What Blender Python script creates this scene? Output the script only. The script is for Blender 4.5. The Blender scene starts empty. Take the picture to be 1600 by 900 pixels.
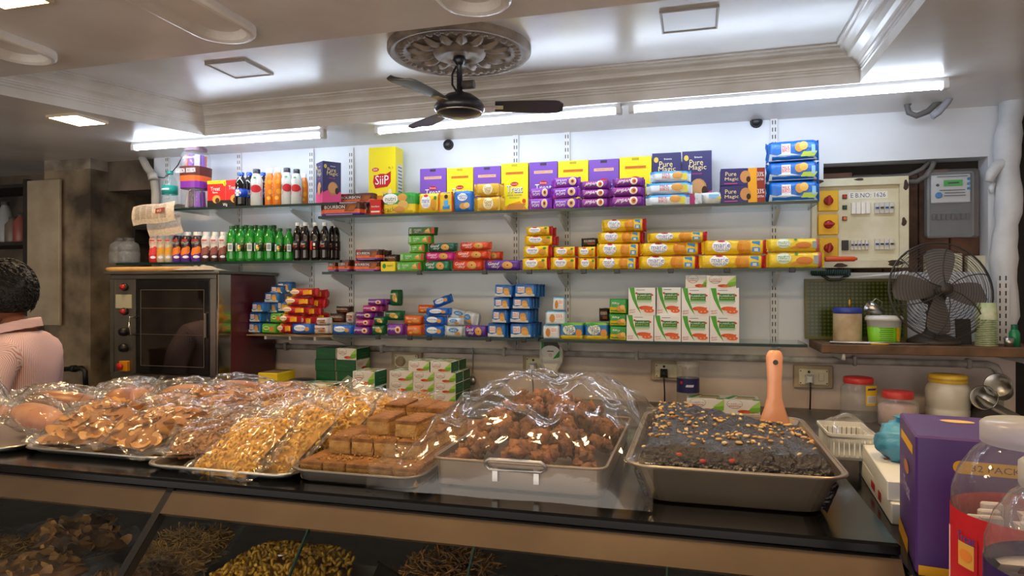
import bpy, bmesh, math, random
from mathutils import Vector, Matrix, noise
random.seed(7)
R = math.radians
SC = bpy.context.scene
COL = SC.collection
EYE = 1.55                      # camera height above the shop floor
F_PX, YAW, HORIZON = 1050.0, 15.2, 453.0
SY, CY = math.sin(R(YAW)), math.cos(R(YAW))

# ------------------------------------------------------------------ camera
cd = bpy.data.cameras.new('camera')
cd.sensor_width = 36.0
cd.lens = F_PX / 1600 * 36.0
cd.shift_y = (HORIZON - 450) / 1600
cd.clip_start = 0.02
cam = bpy.data.objects.new('camera', cd)
cam.location = (0, 0, EYE)
cam.rotation_euler = (R(90), 0, R(YAW))
COL.objects.link(cam)
SC.camera = cam

# ------------------------------------------------------------------ world, exposure
wd = bpy.data.worlds.new('world')
SC.world = wd
wd.use_nodes = True
wd.node_tree.nodes['Background'].inputs[0].default_value = (1.0, 0.90, 0.80, 1)
wd.node_tree.nodes['Background'].inputs[1].default_value = 1.75
SC.view_settings.view_transform = 'Standard'
SC.view_settings.look = 'None'
SC.view_settings.gamma = 1.0
SC.view_settings.use_curve_mapping = False
SC.view_settings.exposure = 0.55
SC.cycles.transparent_max_bounces = 24
SC.cycles.max_bounces = 7
TUBE_POWER, WARM_POWER = 22.0, 70.0

# ------------------------------------------------------------------ photo pixel -> place
def ray(u, v):
    a = (u - 800) / F_PX; b = (HORIZON - v) / F_PX
    return (-SY + a * CY, CY + a * SY, b)
def at(u, v, Y):
    d = ray(u, v); t = Y / d[1]
    return Vector((d[0] * t, Y, EYE + d[2] * t))
def atz(u, v, z):
    d = ray(u, v); t = z / d[2]
    return Vector((d[0] * t, d[1] * t, EYE + z))
def px(u, Y):
    """metres per photo pixel, upright, at wall depth Y"""
    return Y / ray(u, 450)[1] / F_PX

# ------------------------------------------------------------------ materials
def lin(c):
    if isinstance(c, str):
        c = c.lstrip('#'); c = tuple(int(c[i:i + 2], 16) / 255 for i in (0, 2, 4))
        return tuple(x / 12.92 if x <= .04045 else ((x + .055) / 1.055) ** 2.4 for x in c) + (1,)
    return tuple(c[:3]) + (1,)
MATS = {}
def mat(name, col, rough=.5, metal=0., var=0., vscale=8., bump=0., bscale=40., spec=.5, coat=0., col2=None, trans=0., sheen=0., detail=4.):
    if name in MATS: return MATS[name]
    m = bpy.data.materials.new(name); m.use_nodes = True
    nt = m.node_tree; b = nt.nodes['Principled BSDF']; L = nt.links
    b.inputs['Base Color'].default_value = lin(col)
    b.inputs['Roughness'].default_value = rough
    b.inputs['Metallic'].default_value = metal
    b.inputs['Specular IOR Level'].default_value = spec
    b.inputs['Coat Weight'].default_value = coat
    b.inputs['Transmission Weight'].default_value = trans
    tc = None
    if var or col2 or bump:
        tc = nt.nodes.new('ShaderNodeTexCoord')
    if var or col2:
        n = nt.nodes.new('ShaderNodeTexNoise'); n.inputs['Scale'].default_value = vscale; n.inputs['Detail'].default_value = detail
        L.new(tc.outputs['Object'], n.inputs['Vector'])
        r = nt.nodes.new('ShaderNodeValToRGB')
        c = lin(col); d = lin(col2) if col2 else tuple(x * (1 - var) for x in c[:3]) + (1,)
        r.color_ramp.elements[0].position = .36; r.color_ramp.elements[1].position = .64
        r.color_ramp.elements[0].color = d; r.color_ramp.elements[1].color = c
        L.new(n.outputs['Fac'], r.inputs['Fac']); L.new(r.outputs['Color'], b.inputs['Base Color'])
    if bump:
        n2 = nt.nodes.new('ShaderNodeTexNoise'); n2.inputs['Scale'].default_value = bscale; n2.inputs['Detail'].default_value = 5
        L.new(tc.outputs['Object'], n2.inputs['Vector'])
        bm_ = nt.nodes.new('ShaderNodeBump'); bm_.inputs['Strength'].default_value = bump; bm_.inputs['Distance'].default_value = .01
        L.new(n2.outputs['Fac'], bm_.inputs['Height']); L.new(bm_.outputs['Normal'], b.inputs['Normal'])
    MATS[name] = m
    return m
def ink(hexcol, rough=.45):
    return mat('ink_' + hexcol.strip('#') + ('' if rough == .45 else str(rough)), hexcol, rough, spec=.3)
def emit(name, col, s):
    if name in MATS: return MATS[name]
    m = bpy.data.materials.new(name); m.use_nodes = True; nt = m.node_tree
    nt.nodes.remove(nt.nodes['Principled BSDF'])
    e = nt.nodes.new('ShaderNodeEmission'); e.inputs[0].default_value = lin(col); e.inputs[1].default_value = s
    nt.links.new(e.outputs[0], nt.nodes['Material Output'].inputs[0])
    MATS[name] = m; return m
def film(name, tint=(1, 1, 1), rough=.08, bump=.5, bscale=18., milky=.04, ior=1.5):
    """thin clear plastic or glass sheet: passes light straight, mirrors by Fresnel"""
    if name in MATS: return MATS[name]
    m = bpy.data.materials.new(name); m.use_nodes = True; nt = m.node_tree; L = nt.links
    nt.nodes.remove(nt.nodes['Principled BSDF'])
    t = nt.nodes.new('ShaderNodeBsdfTransparent'); t.inputs[0].default_value = tuple(tint) + (1,)
    g = nt.nodes.new('ShaderNodeBsdfGlossy'); g.inputs['Roughness'].default_value = rough
    fr = nt.nodes.new('ShaderNodeFresnel')
    ge = nt.nodes.new('ShaderNodeNewGeometry'); mr = nt.nodes.new('ShaderNodeMapRange')      # a sheet has no inside: same index from both faces
    mr.inputs[3].default_value = ior; mr.inputs[4].default_value = 1 / ior
    L.new(ge.outputs['Backfacing'], mr.inputs[0]); L.new(mr.outputs[0], fr.inputs['IOR'])
    mx = nt.nodes.new('ShaderNodeMixShader')
    L.new(fr.outputs[0], mx.inputs[0]); L.new(t.outputs[0], mx.inputs[1]); L.new(g.outputs[0], mx.inputs[2])
    last = mx
    if milky:
        d = nt.nodes.new('ShaderNodeBsdfDiffuse'); d.inputs[0].default_value = (.9, .9, .9, 1)
        m2 = nt.nodes.new('ShaderNodeMixShader'); m2.inputs[0].default_value = milky
        L.new(mx.outputs[0], m2.inputs[1]); L.new(d.outputs[0], m2.inputs[2]); last = m2
    if bump:
        tc = nt.nodes.new('ShaderNodeTexCoord'); n = nt.nodes.new('ShaderNodeTexNoise')
        n.inputs['Scale'].default_value = bscale; n.inputs['Detail'].default_value = 3; n.inputs['Distortion'].default_value = 1.2
        L.new(tc.outputs['Object'], n.inputs['Vector'])
        b = nt.nodes.new('ShaderNodeBump'); b.inputs['Strength'].default_value = bump; b.inputs['Distance'].default_value = .02
        L.new(n.outputs['Fac'], b.inputs['Height']); L.new(b.outputs[0], g.inputs['Normal']); L.new(b.outputs[0], fr.inputs['Normal'])
    L.new(last.outputs[0], nt.nodes['Material Output'].inputs[0])
    MATS[name] = m; return m
def wrap_mat(name, base, xb=(), zb=(), rough=.30, bump=.55):
    """printed foil: colour bands along the pack (fractions of its length) and across its height"""
    if name in MATS: return MATS[name]
    m = mat(name, base, rough, spec=.6, bump=bump, bscale=38.)
    nt = m.node_tree; L = nt.links; b = nt.nodes['Principled BSDF']
    tc = nt.nodes.new('ShaderNodeTexCoord'); sp = nt.nodes.new('ShaderNodeSeparateXYZ')
    L.new(tc.outputs['Generated'], sp.inputs[0])
    def ramp(src, bands, bcol):
        r = nt.nodes.new('ShaderNodeValToRGB'); cr = r.color_ramp; cr.interpolation = 'CONSTANT'
        pts = [(0., bcol)]
        for a, c, k in sorted(bands):
            pts.append((a, k)); pts.append((c, bcol))
        pts = [p for i, p in enumerate(pts) if i == len(pts) - 1 or abs(pts[i + 1][0] - p[0]) > 1e-4]
        cr.elements[0].position = pts[0][0]; cr.elements[0].color = lin(pts[0][1])
        cr.elements[1].position = 1.0; cr.elements[1].color = lin(pts[-1][1])
        for p, k in pts[1:]:
            if p >= .999: continue
            e = cr.elements.new(p); e.color = lin(k)
        L.new(sp.outputs[src], r.inputs[0]); return r
    out = ramp(0, xb, base).outputs[0]
    for (a, c, k) in zb:
        r = ramp(2, [(a, c, '#ffffff')], '#000000')
        mx = nt.nodes.new('ShaderNodeMix'); mx.data_type = 'RGBA'
        L.new(r.outputs[0], mx.inputs[0]); L.new(out, mx.inputs[6]); mx.inputs[7].default_value = lin(k)
        out = mx.outputs[2]
    L.new(out, b.inputs['Base Color'])
    return m

# ------------------------------------------------------------------ mesh building
class MB:
    def __init__(s): s.v = []; s.f = []; s.m = []; s.s = []
    def add(s, vs, fs, mi=0, smooth=False):
        o = len(s.v); s.v += [tuple(p) for p in vs]
        for f in fs: s.f.append(tuple(i + o for i in f)); s.m.append(mi); s.s.append(smooth)
        return s
    def box(s, x0, x1, y0, y1, z0, z1, mi=0, b=0.):
        if b <= 0:
            vs = [(x, y, z) for z in (z0, z1) for y in (y0, y1) for x in (x0, x1)]
            return s.add(vs, [(0, 2, 3, 1), (4, 5, 7, 6), (0, 1, 5, 4), (2, 6, 7, 3), (0, 4, 6, 2), (1, 3, 7, 5)], mi)
        b = min(b, (x1 - x0) / 2.01, (y1 - y0) / 2.01, (z1 - z0) / 2.01)
        rings = []
        for (z, i) in ((z0, b), (z0 + b, 0), (z1 - b, 0), (z1, b)):
            rings.append([(x0 + i, y0 + b + i * 0, z), (x0 + b + i * 0, y0 + i, z), (x1 - b, y0 + i, z), (x1 - i, y0 + b, z),
                          (x1 - i, y1 - b, z), (x1 - b, y1 - i, z), (x0 + b, y1 - i, z), (x0 + i, y1 - b, z)])
        return s.loft(rings, mi, caps=True)
    def loft(s, rings, mi=0, caps=True, closed=True, smooth=False):
        n = len(rings[0]); vs = [p for r in rings for p in r]; fs = []
        for k in range(len(rings) - 1):
            for i in range(n if closed else n - 1):
                j = (i + 1) % n
                fs.append((k * n + i, k * n + j, (k + 1) * n + j, (k + 1) * n + i))
        s.add(vs, fs, mi, smooth)
        if caps:
            o = len(s.v) - len(vs)
            s.f.append(tuple(o + i for i in reversed(range(n)))); s.m.append(mi); s.s.append(False)
            s.f.append(tuple(o + (len(rings) - 1) * n + i for i in range(n))); s.m.append(mi); s.s.append(False)
        return s
    def lathe(s, prof, c=(0, 0, 0), seg=20, mi=0, axis='z', smooth=True, caps=True):
        rings = []
        for (r, h) in prof:
            ring = []
            for i in range(seg):
                a = 2 * math.pi * i / seg; x, y = r * math.cos(a), r * math.sin(a)
                p = (x, y, h) if axis == 'z' else ((x, -h, y) if axis == 'y' else (h, x, y))
                ring.append((c[0] + p[0], c[1] + p[1], c[2] + p[2]))
            rings.append(ring)
        return s.loft(rings, mi, caps, smooth=smooth)
    def tube(s, pts, r, seg=8, mi=0, closed=False, smooth=True):
        pts = [Vector(p) for p in pts]; n = len(pts); rings = []; up = None
        for i, p in enumerate(pts):
            if closed: d = pts[(i + 1) % n] - pts[i - 1]
            else: d = pts[min(i + 1, n - 1)] - pts[max(i - 1, 0)]
            d.normalize()
            if up is None:
                up = Vector((0, 0, 1)) if abs(d.z) < .9 else Vector((1, 0, 0))
            a = d.cross(up)
            if a.length < 1e-4: a = d.cross(Vector((.3, .9, .1)))
            a.normalize(); b = a.cross(d); up = b
            rr = r[i] if isinstance(r, (list, tuple)) else r
            rings.append([tuple(p + a * rr * math.cos(2 * math.pi * k / seg) + b * rr * math.sin(2 * math.pi * k / seg)) for k in range(seg)])
        if closed:
            rings.append(rings[0]); return s.loft(rings, mi, False, smooth=smooth)
        return s.loft(rings, mi, True, smooth=smooth)
    def prism(s, poly, y0, y1, mi=0, plane='xz'):
        n = len(poly)
        def P(p, y):
            return (p[0], y, p[1]) if plane == 'xz' else ((y, p[0], p[1]) if plane == 'yz' else (p[0], p[1], y))
        vs = [P(p, y0) for p in poly] + [P(p, y1) for p in poly]
        fs = [tuple(range(n)), tuple(reversed(range(n, 2 * n)))] + [(i, i + n, (i + 1) % n + n, (i + 1) % n) for i in range(n)]
        return s.add(vs, fs, mi)
    def grid(s, fn, nu, nv, mi=0, smooth=True):
        vs = [fn(i / nu, j / nv) for j in range(nv + 1) for i in range(nu + 1)]
        fs = [(j * (nu + 1) + i, j * (nu + 1) + i + 1, (j + 1) * (nu + 1) + i + 1, (j + 1) * (nu + 1) + i) for j in range(nv) for i in range(nu)]
        return s.add(vs, fs, mi, smooth)
    def ball(s, c, r, seg=10, rings=6, mi=0, fn=None):
        rx, ry, rz = (r, r, r) if isinstance(r, (int, float)) else r
        vs = []
        for j in range(rings + 1):
            th = math.pi * j / rings
            for i in range(seg):
                ph = 2 * math.pi * i / seg
                d = Vector((math.sin(th) * math.cos(ph), math.sin(th) * math.sin(ph), -math.cos(th)))
                k = fn(d) if fn else 1.
                vs.append((c[0] + d.x * rx * k, c[1] + d.y * ry * k, c[2] + d.z * rz * k))
        fs = [(j * seg + i, j * seg + (i + 1) % seg, (j + 1) * seg + (i + 1) % seg, (j + 1) * seg + i) for j in range(rings) for i in range(seg)]
        return s.add(vs, fs, mi, True)
    def mesh(s, name, mats):
        me = bpy.data.meshes.new(name); me.from_pydata(s.v, [], s.f)
        for m in (mats if isinstance(mats, (list, tuple)) else [mats]): me.materials.append(m)
        me.polygons.foreach_set('material_index', s.m); me.polygons.foreach_set('use_smooth', s.s)
        bm = bmesh.new(); bm.from_mesh(me); bmesh.ops.remove_doubles(bm, verts=bm.verts, dist=1e-6)
        bmesh.ops.recalc_face_normals(bm, faces=bm.faces); bm.to_mesh(me); bm.free()
        me.update(); return me
    def build(s, name, mats, parent=None, loc=None, rot=None):
        return put(name, s.mesh(name, mats), parent, loc, rot)
def put(name, me, parent=None, loc=None, rot=None, scale=None):
    o = bpy.data.objects.new(name, me); COL.objects.link(o)
    if parent is not None: o.parent = parent
    if loc is not None: o.location = loc
    if rot is not None: o.rotation_euler = rot
    if scale is not None: o.scale = scale
    return o
def tag(o, label, cat, group=None, kind=None):
    o['label'] = label
    if cat: o['category'] = cat
    if group: o['group'] = group
    if kind: o['kind'] = kind
    return o
def struct(o, label=None):
    o['kind'] = 'structure'
    if label: o['label'] = label
    return o
def thing(name, label, cat, loc=(0, 0, 0), rz=0., group=None, rot=None):
    o = bpy.data.objects.new(name, None); COL.objects.link(o)
    o.empty_display_size = .05
    o.location = loc; o.rotation_euler = rot if rot else (0, 0, rz)
    return tag(o, label, cat, group)

# ------------------------------------------------------------------ lettering and printed shapes
TXT = {}
def text2d(s):
    if s in TXT: return TXT[s]
    cu = bpy.data.curves.new('t', 'FONT'); cu.body = s; cu.resolution_u = 2; cu.align_x = 'LEFT'
    ob = bpy.data.objects.new('t', cu); COL.objects.link(ob)
    dg = bpy.context.evaluated_depsgraph_get()
    me = bpy.data.meshes.new_from_object(ob.evaluated_get(dg))
    vs = [(v.co.x, v.co.y) for v in me.vertices]; fs = [tuple(p.vertices) for p in me.polygons]
    bpy.data.objects.remove(ob); bpy.data.curves.remove(cu); bpy.data.meshes.remove(me)
    if vs:
        x0 = min(p[0] for p in vs); x1 = max(p[0] for p in vs); y0 = min(p[1] for p in vs); y1 = max(p[1] for p in vs)
        w, h = max(x1 - x0, 1e-5), max(y1 - y0, 1e-5)
        vs = [((p[0] - x0) / w - .5, (p[1] - y0) / h - .5) for p in vs]
    TXT[s] = (vs, fs); return TXT[s]
def shape2d(it):
    k = it[0]
    if k == 't': vs, fs = text2d(it[1]); cx, cz, w, h, c = it[2:7]; sl = it[7] if len(it) > 7 else 0
    elif k == 'e':
        vs = [(0, 0)] + [(r_ * math.cos(2 * math.pi * i / 14), r_ * math.sin(2 * math.pi * i / 14)) for r_ in (.27, .5) for i in range(14)]
        fs = [(0, 1 + i, 1 + (i + 1) % 14) for i in range(14)] + [(1 + i, 15 + i, 15 + (i + 1) % 14, 1 + (i + 1) % 14) for i in range(14)]
        cx, cz, w, h, c = it[1:6]; sl = 0
    elif k == 'r':
        n = 6; vs = [(-.5 + i / n, -.5) for i in range(n + 1)] + [(-.5 + i / n, .5) for i in range(n + 1)]
        fs = [(i, i + 1, i + n + 2, i + n + 1) for i in range(n)]; cx, cz, w, h, c = it[1:6]; sl = it[6] if len(it) > 6 else 0
    else:
        vs = it[1]; fs = [tuple(range(len(vs)))]; return vs, fs, it[2]
    return [(cx + x * w + sl * y * w, cz + y * h + (0 if k != 't' or len(it) < 9 else it[8] * x * h)) for x, y in vs], fs, c
def print_mesh(name, items, W, H, proj):
    """items in fractions (x -.5...5, z 0..1); proj(x_m, z_m, lift) -> 3d point"""
    mb = MB(); cols = []
    for n, it in enumerate(items):
        vs, fs, c = shape2d(it)
        if c not in cols: cols.append(c)
        mb.add([proj(x * W, z * H, .0005 + n * .00022) for x, z in vs], fs, cols.index(c))
    me = bpy.data.meshes.new(name); me.from_pydata(mb.v, [], mb.f)
    for c in cols: me.materials.append(ink(c))
    me.polygons.foreach_set('material_index', mb.m); me.update()
    return me
# ================================================================== the setting
def E(z): return EYE + z
WALL_Y = 3.2
CEIL = .76
m_wall = mat('wall_paint', '#dfe3e8', .45, var=.0, col2='#cdd2da', vscale=1.6, bump=.12, bscale=9.)
m_wall2 = mat('wall_paint_low', '#ddd2cb', .55, col2='#bfaea3', vscale=3.5, bump=.2, bscale=14., detail=8.)
m_ceil = mat('ceiling_paint', '#e3e1df', .25, col2='#d2cdc8', vscale=2.2, bump=.06, bscale=5.)
m_trim = mat('plaster_moulding', '#e2e1df', .28, col2='#d0ccc5', vscale=6., bump=.05, bscale=30.)
m_grime = mat('grimy_plaster', '#8f7f68', .8, col2='#3b332b', vscale=4., bump=.5, bscale=14., detail=9.)
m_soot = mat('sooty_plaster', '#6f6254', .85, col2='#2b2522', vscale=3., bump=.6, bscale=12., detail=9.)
m_dark = mat('dark_recess', '#2a2522', .8, col2='#171412', vscale=5.)
m_floor = mat('floor_tile', '#5c544c', .5, col2='#4a433c', vscale=3.)

struct(MB().box(-5.2, 3.2, -2.5, 4.6, -.12, 0).build('floor', m_floor))
# --- back wall: white plaster with the recess of the meter board
X_L, RX0, RX1 = -3.01, .545, 1.172
RZ0, RZ1 = E(.075), E(.553)
mb = MB()
mb.box(X_L, RX0, WALL_Y, WALL_Y + .12, E(-.245), E(.78))
mb.box(RX0, RX1, WALL_Y, WALL_Y + .12, RZ1, E(.78)); mb.box(RX0, RX1, WALL_Y, WALL_Y + .12, E(-.245), RZ0)
mb.box(RX1, 1.27, WALL_Y, WALL_Y + .12, E(-.245), E(.78))
wb = struct(mb.build('wall_back', m_wall))
struct(MB().box(X_L, 1.27, WALL_Y, WALL_Y + .12, 0, E(-.245)).build('wall_back_lower', m_wall2))
# recess: dark boards
m_board = mat('old_dark_wood', '#72503e', .75, col2='#3c2a20', vscale=7., bump=.4, bscale=25., detail=8.)
rec = struct(MB().box(RX0 - .02, RX1 + .02, WALL_Y + .1, WALL_Y + .14, RZ0 - .02, RZ1 + .02).build('wall_recess', m_dark))
x = RX0
for i, w in enumerate((.135, .12, .14, .12, .112)):
    MB().box(x + .002, x + w - .003, WALL_Y + .078 + .004 * (i % 2), WALL_Y + .098, RZ0 + .004, RZ1 - .03 - .012 * (i % 3), b=.003).build('plank', m_board, rec)
    x += w
# right end: narrow dark gap and wall beyond
struct(MB().box(1.27, 1.40, WALL_Y + .05, WALL_Y + .2, 0, E(.78)).build('wall_corner', m_dark))
struct(MB().box(1.40, 1.5, -2.5, WALL_Y + .2, 0, E(.78)).build('wall_right', m_wall2))
# --- left: pillar, passage, lintel
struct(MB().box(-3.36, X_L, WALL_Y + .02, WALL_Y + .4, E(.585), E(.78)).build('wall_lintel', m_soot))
struct(MB().box(-3.70, -3.36, WALL_Y - .1, WALL_Y + .4, 0, E(.70)).build('wall_pillar', m_grime))
struct(MB().box(-3.70, -3.36, WALL_Y - .1, WALL_Y + .4, E(.70), E(.78)).build('wall_pillar_head', mat('pillar_head', '#a39a8c', .7, col2='#6b6054', vscale=6., bump=.4)))
struct(MB().box(-4.4, -2.0, 4.1, 4.2, 0, E(.78)).build('wall_passage', mat('passage_wall', '#7d8288', .8, col2='#5a5e63', vscale=9., bump=.3)))
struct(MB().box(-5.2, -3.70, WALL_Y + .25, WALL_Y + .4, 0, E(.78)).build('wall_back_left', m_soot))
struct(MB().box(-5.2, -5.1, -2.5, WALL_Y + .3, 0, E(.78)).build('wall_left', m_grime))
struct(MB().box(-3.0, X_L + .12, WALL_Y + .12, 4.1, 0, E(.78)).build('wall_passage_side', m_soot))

# --- ceiling: low plaster band with a recessed coffer
CO = [(-2.33, 2.80), (.585, 2.715), (.585, 1.80), (-2.66, 1.84)]        # lower edge of the coffer
mb = MB()
xa, xb_, ya, yb = -5.2, 1.5, -2.5, 4.2
def q(a, b, c, d): mb.add([(p[0], p[1], E(CEIL)) for p in (a, b, c, d)], [(0, 1, 2, 3)])
q((xa, yb), (xb_, yb), CO[1], CO[0]); q((xb_, yb), (xb_, ya), CO[2], CO[1])
q((xb_, ya), (xa, ya), CO[3], CO[2]); q((xa, ya), (xa, yb), CO[0], CO[3])
mb.box(xa, xb_, ya, yb, E(.94), E(1.0))
struct(mb.build('ceiling', m_ceil))
def inset(poly, d):
    out = []
    n = len(poly)
    for i in range(n):
        p0, p1, p2 = Vector(poly[i - 1]), Vector(poly[i]), Vector(poly[(i + 1) % n])
        e1 = (p1 - p0).normalized(); e2 = (p2 - p1).normalized()
        n1 = Vector((e1.y, -e1.x)); n2 = Vector((e2.y, -e2.x))
        k = n1 + n2; k = k / max(k.dot(n1), .2)
        out.append(p1 + k * d)
    return out
prof = [(0, .76), (0, .797), (.004, .799), (.004, .803), (0, .805), (0, .809), (.006, .811), (.006, .817), (.012, .819), (.014, .826), (.024, .836),
        (.04, .842), (.052, .844), (.054, .849), (.05, .852), (.056, .860), (.07, .868), (.08, .870), (.084, .8735), (.082, .876), (.094, .878), (.094, .884), (.1, .884)]
rings = []
for d, z in prof: rings.append([(p.x, p.y, E(z)) for p in inset(CO, d)])
struct(MB().loft(rings, caps=False).build('trim_1', m_trim))
up = inset(CO, .098)
struct(MB().add([(p.x, p.y, E(.884)) for p in up], [(0, 1, 2, 3)]).build('ceiling_coffer', mat('coffer_paint', '#e9eaea', .28, col2='#dadada', vscale=3., bump=.1, bscale=12.)))
# plaster loops on the front ceiling
def stadium(cx, y0, y1, hw, n=14):
    p = [(cx + hw * math.cos(a), y1 - hw + hw * math.sin(a)) for a in [math.pi * i / n for i in range(n + 1)]]
    return p + [(cx + hw * math.cos(a), y0 + hw + hw * math.sin(a)) for a in [math.pi + math.pi * i / n for i in range(n + 1)]]
for i, cx in enumerate((-2.05, -1.31, -.545, .2)):
    out = stadium(cx, .75, 1.735, .095)
    rr = []
    for d, z in ((0, .761), (0, .742), (.006, .737), (.016, .735), (.026, .741), (.034, .752), (.042, .7605)):
        rr.append([(p[0], p[1], E(z)) for p in stadium(cx, .75 + d, 1.735 - d, .095 - d)])
    struct(MB().loft(rr, caps=False, smooth=False).build('trim_%d' % (i + 2), m_trim))
# square inset fittings in the coffer
def fitting(u0, v0, label):
    p = atz(u0, v0, .884); s = .085
    t = thing('ceiling_light_cover', label, 'light cover', (p.x, p.y, E(.884)))
    MB().box(-s, s, -s, s, -.004, .0, b=.002).build('pane', mat('frosted_pane', '#e4e8ec', .35), t)
    fr = MB()
    for a in ((-s - .006, s + .006, -s - .006, -s), (-s - .006, s + .006, s, s + .006), (-s - .006, -s, -s, s), (s, s + .006, -s, s)):
        fr.box(*a, -.007, 0)
    fr.build('frame', mat('light_cover_frame', '#b5b0a8', .5), t)
fitting(375, 107, 'square unlit light cover in the coffer left of the ceiling fan')
fitting(1077, 30, 'square unlit light cover in the coffer right of the ceiling fan')

# --- warm square lamps in the low ceiling
m_warm = emit('warm_lamp_glow', (1.0, .68, .34), WARM_POWER)
def warm_lamp(x, y, label):
    t = thing('ceiling_lamp', label, 'ceiling lamp', (x, y, E(CEIL)), group='warm square ceiling lamps')
    s = .075
    MB().box(-s, s, -s, s, -.010, -.004).build('diffuser', m_warm, t)
    fr = MB()
    for a in ((-s - .008, s + .008, -s - .008, -s), (-s - .008, s + .008, s, s + .008), (-s - .008, -s, -s, s), (s, s + .008, -s, s)):
        fr.box(*a, -.011, 0)
    fr.build('frame', mat('lamp_frame', '#c9b9a0', .4), t)
warm_lamp(-2.64, 2.37, 'glowing warm square lamp in the low ceiling above the pillar')
warm_lamp(-1.70, 1.30, 'glowing warm square lamp in the front ceiling, top left corner')
for x, w in ((-.93, 'sponge slices'), (-.18, 'deep film-covered tray'), (.57, 'purple carton')): warm_lamp(x, 1.30, 'warm square lamp in the front ceiling above the ' + w)

# --- fluorescent tubes along the soffit
m_tube = emit('tube_glow', (.72, .84, 1.0), TUBE_POWER)
m_whiteplastic = mat('white_plastic', '#d9dcdf', .4)
def tube_light(ua, va, ub, vb, label):
    a = atz(ua, va, .735); b = atz(ub, vb, .735)
    L = (b - a).length; rz = math.atan2(b.y - a.y, b.x - a.x)
    t = thing('tube_light', label, 'tube light', a, rz, 'tube lights along the ceiling edge')
    MB().box(-.01, L + .01, -.014, .018, .010, .030, b=.003).build('batten', m_whiteplastic, t)
    MB().lathe([(.013, .012), (.0132, .02), (.0132, L - .02), (.013, L - .012)], seg=12, axis='x').build('tube', m_tube, t)
    for x0 in (-.012, L - .012):
        MB().box(x0, x0 + .024, -.016, .016, -.016, .014, b=.003).build('end_cap', m_whiteplastic, t)
tube_light(210, 231, 505, 211, 'glowing tube light at the left, above the drink bottles')
tube_light(590, 205, 967, 173, 'glowing middle tube light under the ceiling fan')
tube_light(987, 171, 1477, 133, 'long glowing tube light at the right, ending beside the cables')

# --- ceiling rose and fan
mc = atz(718, 76, .884); MX, MY = mc.x, mc.y
m_rose = mat('rose_plaster', '#a99c8e', .6, col2='#7d7064', vscale=12., bump=.2, bscale=50.)
t = thing('ceiling_rose', 'round ornate plaster ceiling rose above the fan', 'ceiling rose', (MX, MY, E(.884)))
RR = .262
MB().lathe([(RR, 0), (RR, -.018), (RR - .008, -.026), (RR - .02, -.026), (RR - .026, -.018), (RR - .03, -.018), (RR - .04, -.024), (RR - .055, -.022),
            (RR - .07, -.014), (.16, -.010), (.10, -.012), (.09, -.03), (.075, -.036), (.06, -.03), (.05, -.026), (.03, -.03), (.0, -.03)], seg=48, caps=False).build('disc', m_rose, t)
leaf = MB()
leaf.grid(lambda a, b: ((a - .5) * .05 * math.sin(math.pi * min(1, b * .9 + .12)) * (1 - .25 * abs(math.sin(b * 9))), .09 + b * .10, -.012 - .016 * math.sin(b * math.pi) - .006 * math.cos((a - .5) * 6)), 6, 8)
lm = leaf.mesh('acanthus_leaf', m_rose)
for i in range(16): put('acanthus_leaf', lm, t, rot=(0, 0, i * math.pi / 8))
bead = MB().ball((0, RR - .048, -.024), (.010, .013, .006), 6, 4).mesh('bead', m_rose)
for i in range(44): put('bead', bead, t, rot=(0, 0, i * 2 * math.pi / 44))

m_fan = mat('dark_fan_enamel', '#23232e', .3, coat=.3)
m_blade = mat('fan_blade', '#2b2b33', .45)
m_steel = mat('steel', '#b9b6b0', .28, metal=1., var=.12, vscale=20.)
t = thing('ceiling_fan', 'dark three-bladed ceiling fan hanging from the plaster rose', 'ceiling fan', (MX, MY, E(.884)))
MB().lathe([(.022, -.03), (.026, -.045), (.014, -.06), (.011, -.065), (.011, -.155), (.018, -.16), (.018, -.175), (.011, -.18)], seg=12).build('rod', m_fan, t)
MB().lathe([(.016, 0), (.016, .045)], (.012, .0, -.135), seg=10, axis='x').build('capacitor', mat('capacitor', '#544c46', .6), t)
MB().tube([(-.01, 0, -.06), (-.03, .005, -.09), (-.028, 0, -.13), (-.012, 0, -.155)], .004, 6).build('wire', m_dark, t)
MB().lathe([(.02, -.165), (.05, -.172), (.082, -.195), (.092, -.212), (.092, -.225), (.085, -.232), (.07, -.244), (.04, -.252), (0, -.254)], seg=28, caps=False).build('motor', m_fan, t)
MB().lathe([(.082, -.233), (.084, -.237), (.080, -.239)], seg=28, caps=False).build('motor_ring', m_steel, t)
bl = MB()
out = []
for k in range(15):
    s = k / 14; x = .13 + s * .25; w = .035 + .02 * math.sin(min(1, s * 1.2) * math.pi * .5)
    if s > .85: w *= math.sqrt(max(.05, 1 - ((s - .85) / .15) ** 2 * .9))
    out.append((x, w))
bl.loft([[(x, -w, .012), (x, w, -.004), (x, w, -.007), (x, -w, .009)] for x, w in out])
blm = bl.mesh('fan_blade', m_blade)
arm = MB().box(.08, .16, -.016, .016, -.004, .002, b=.001).mesh('blade_bracket', m_steel)
for a in (2, 122, 242):
    put('blade_bracket', arm, t, (0, 0, -.213), (0, 0, R(a + YAW))); put('fan_blade', blm, t, (0, 0, -.213), (0, 0, R(a + YAW)))

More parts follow.
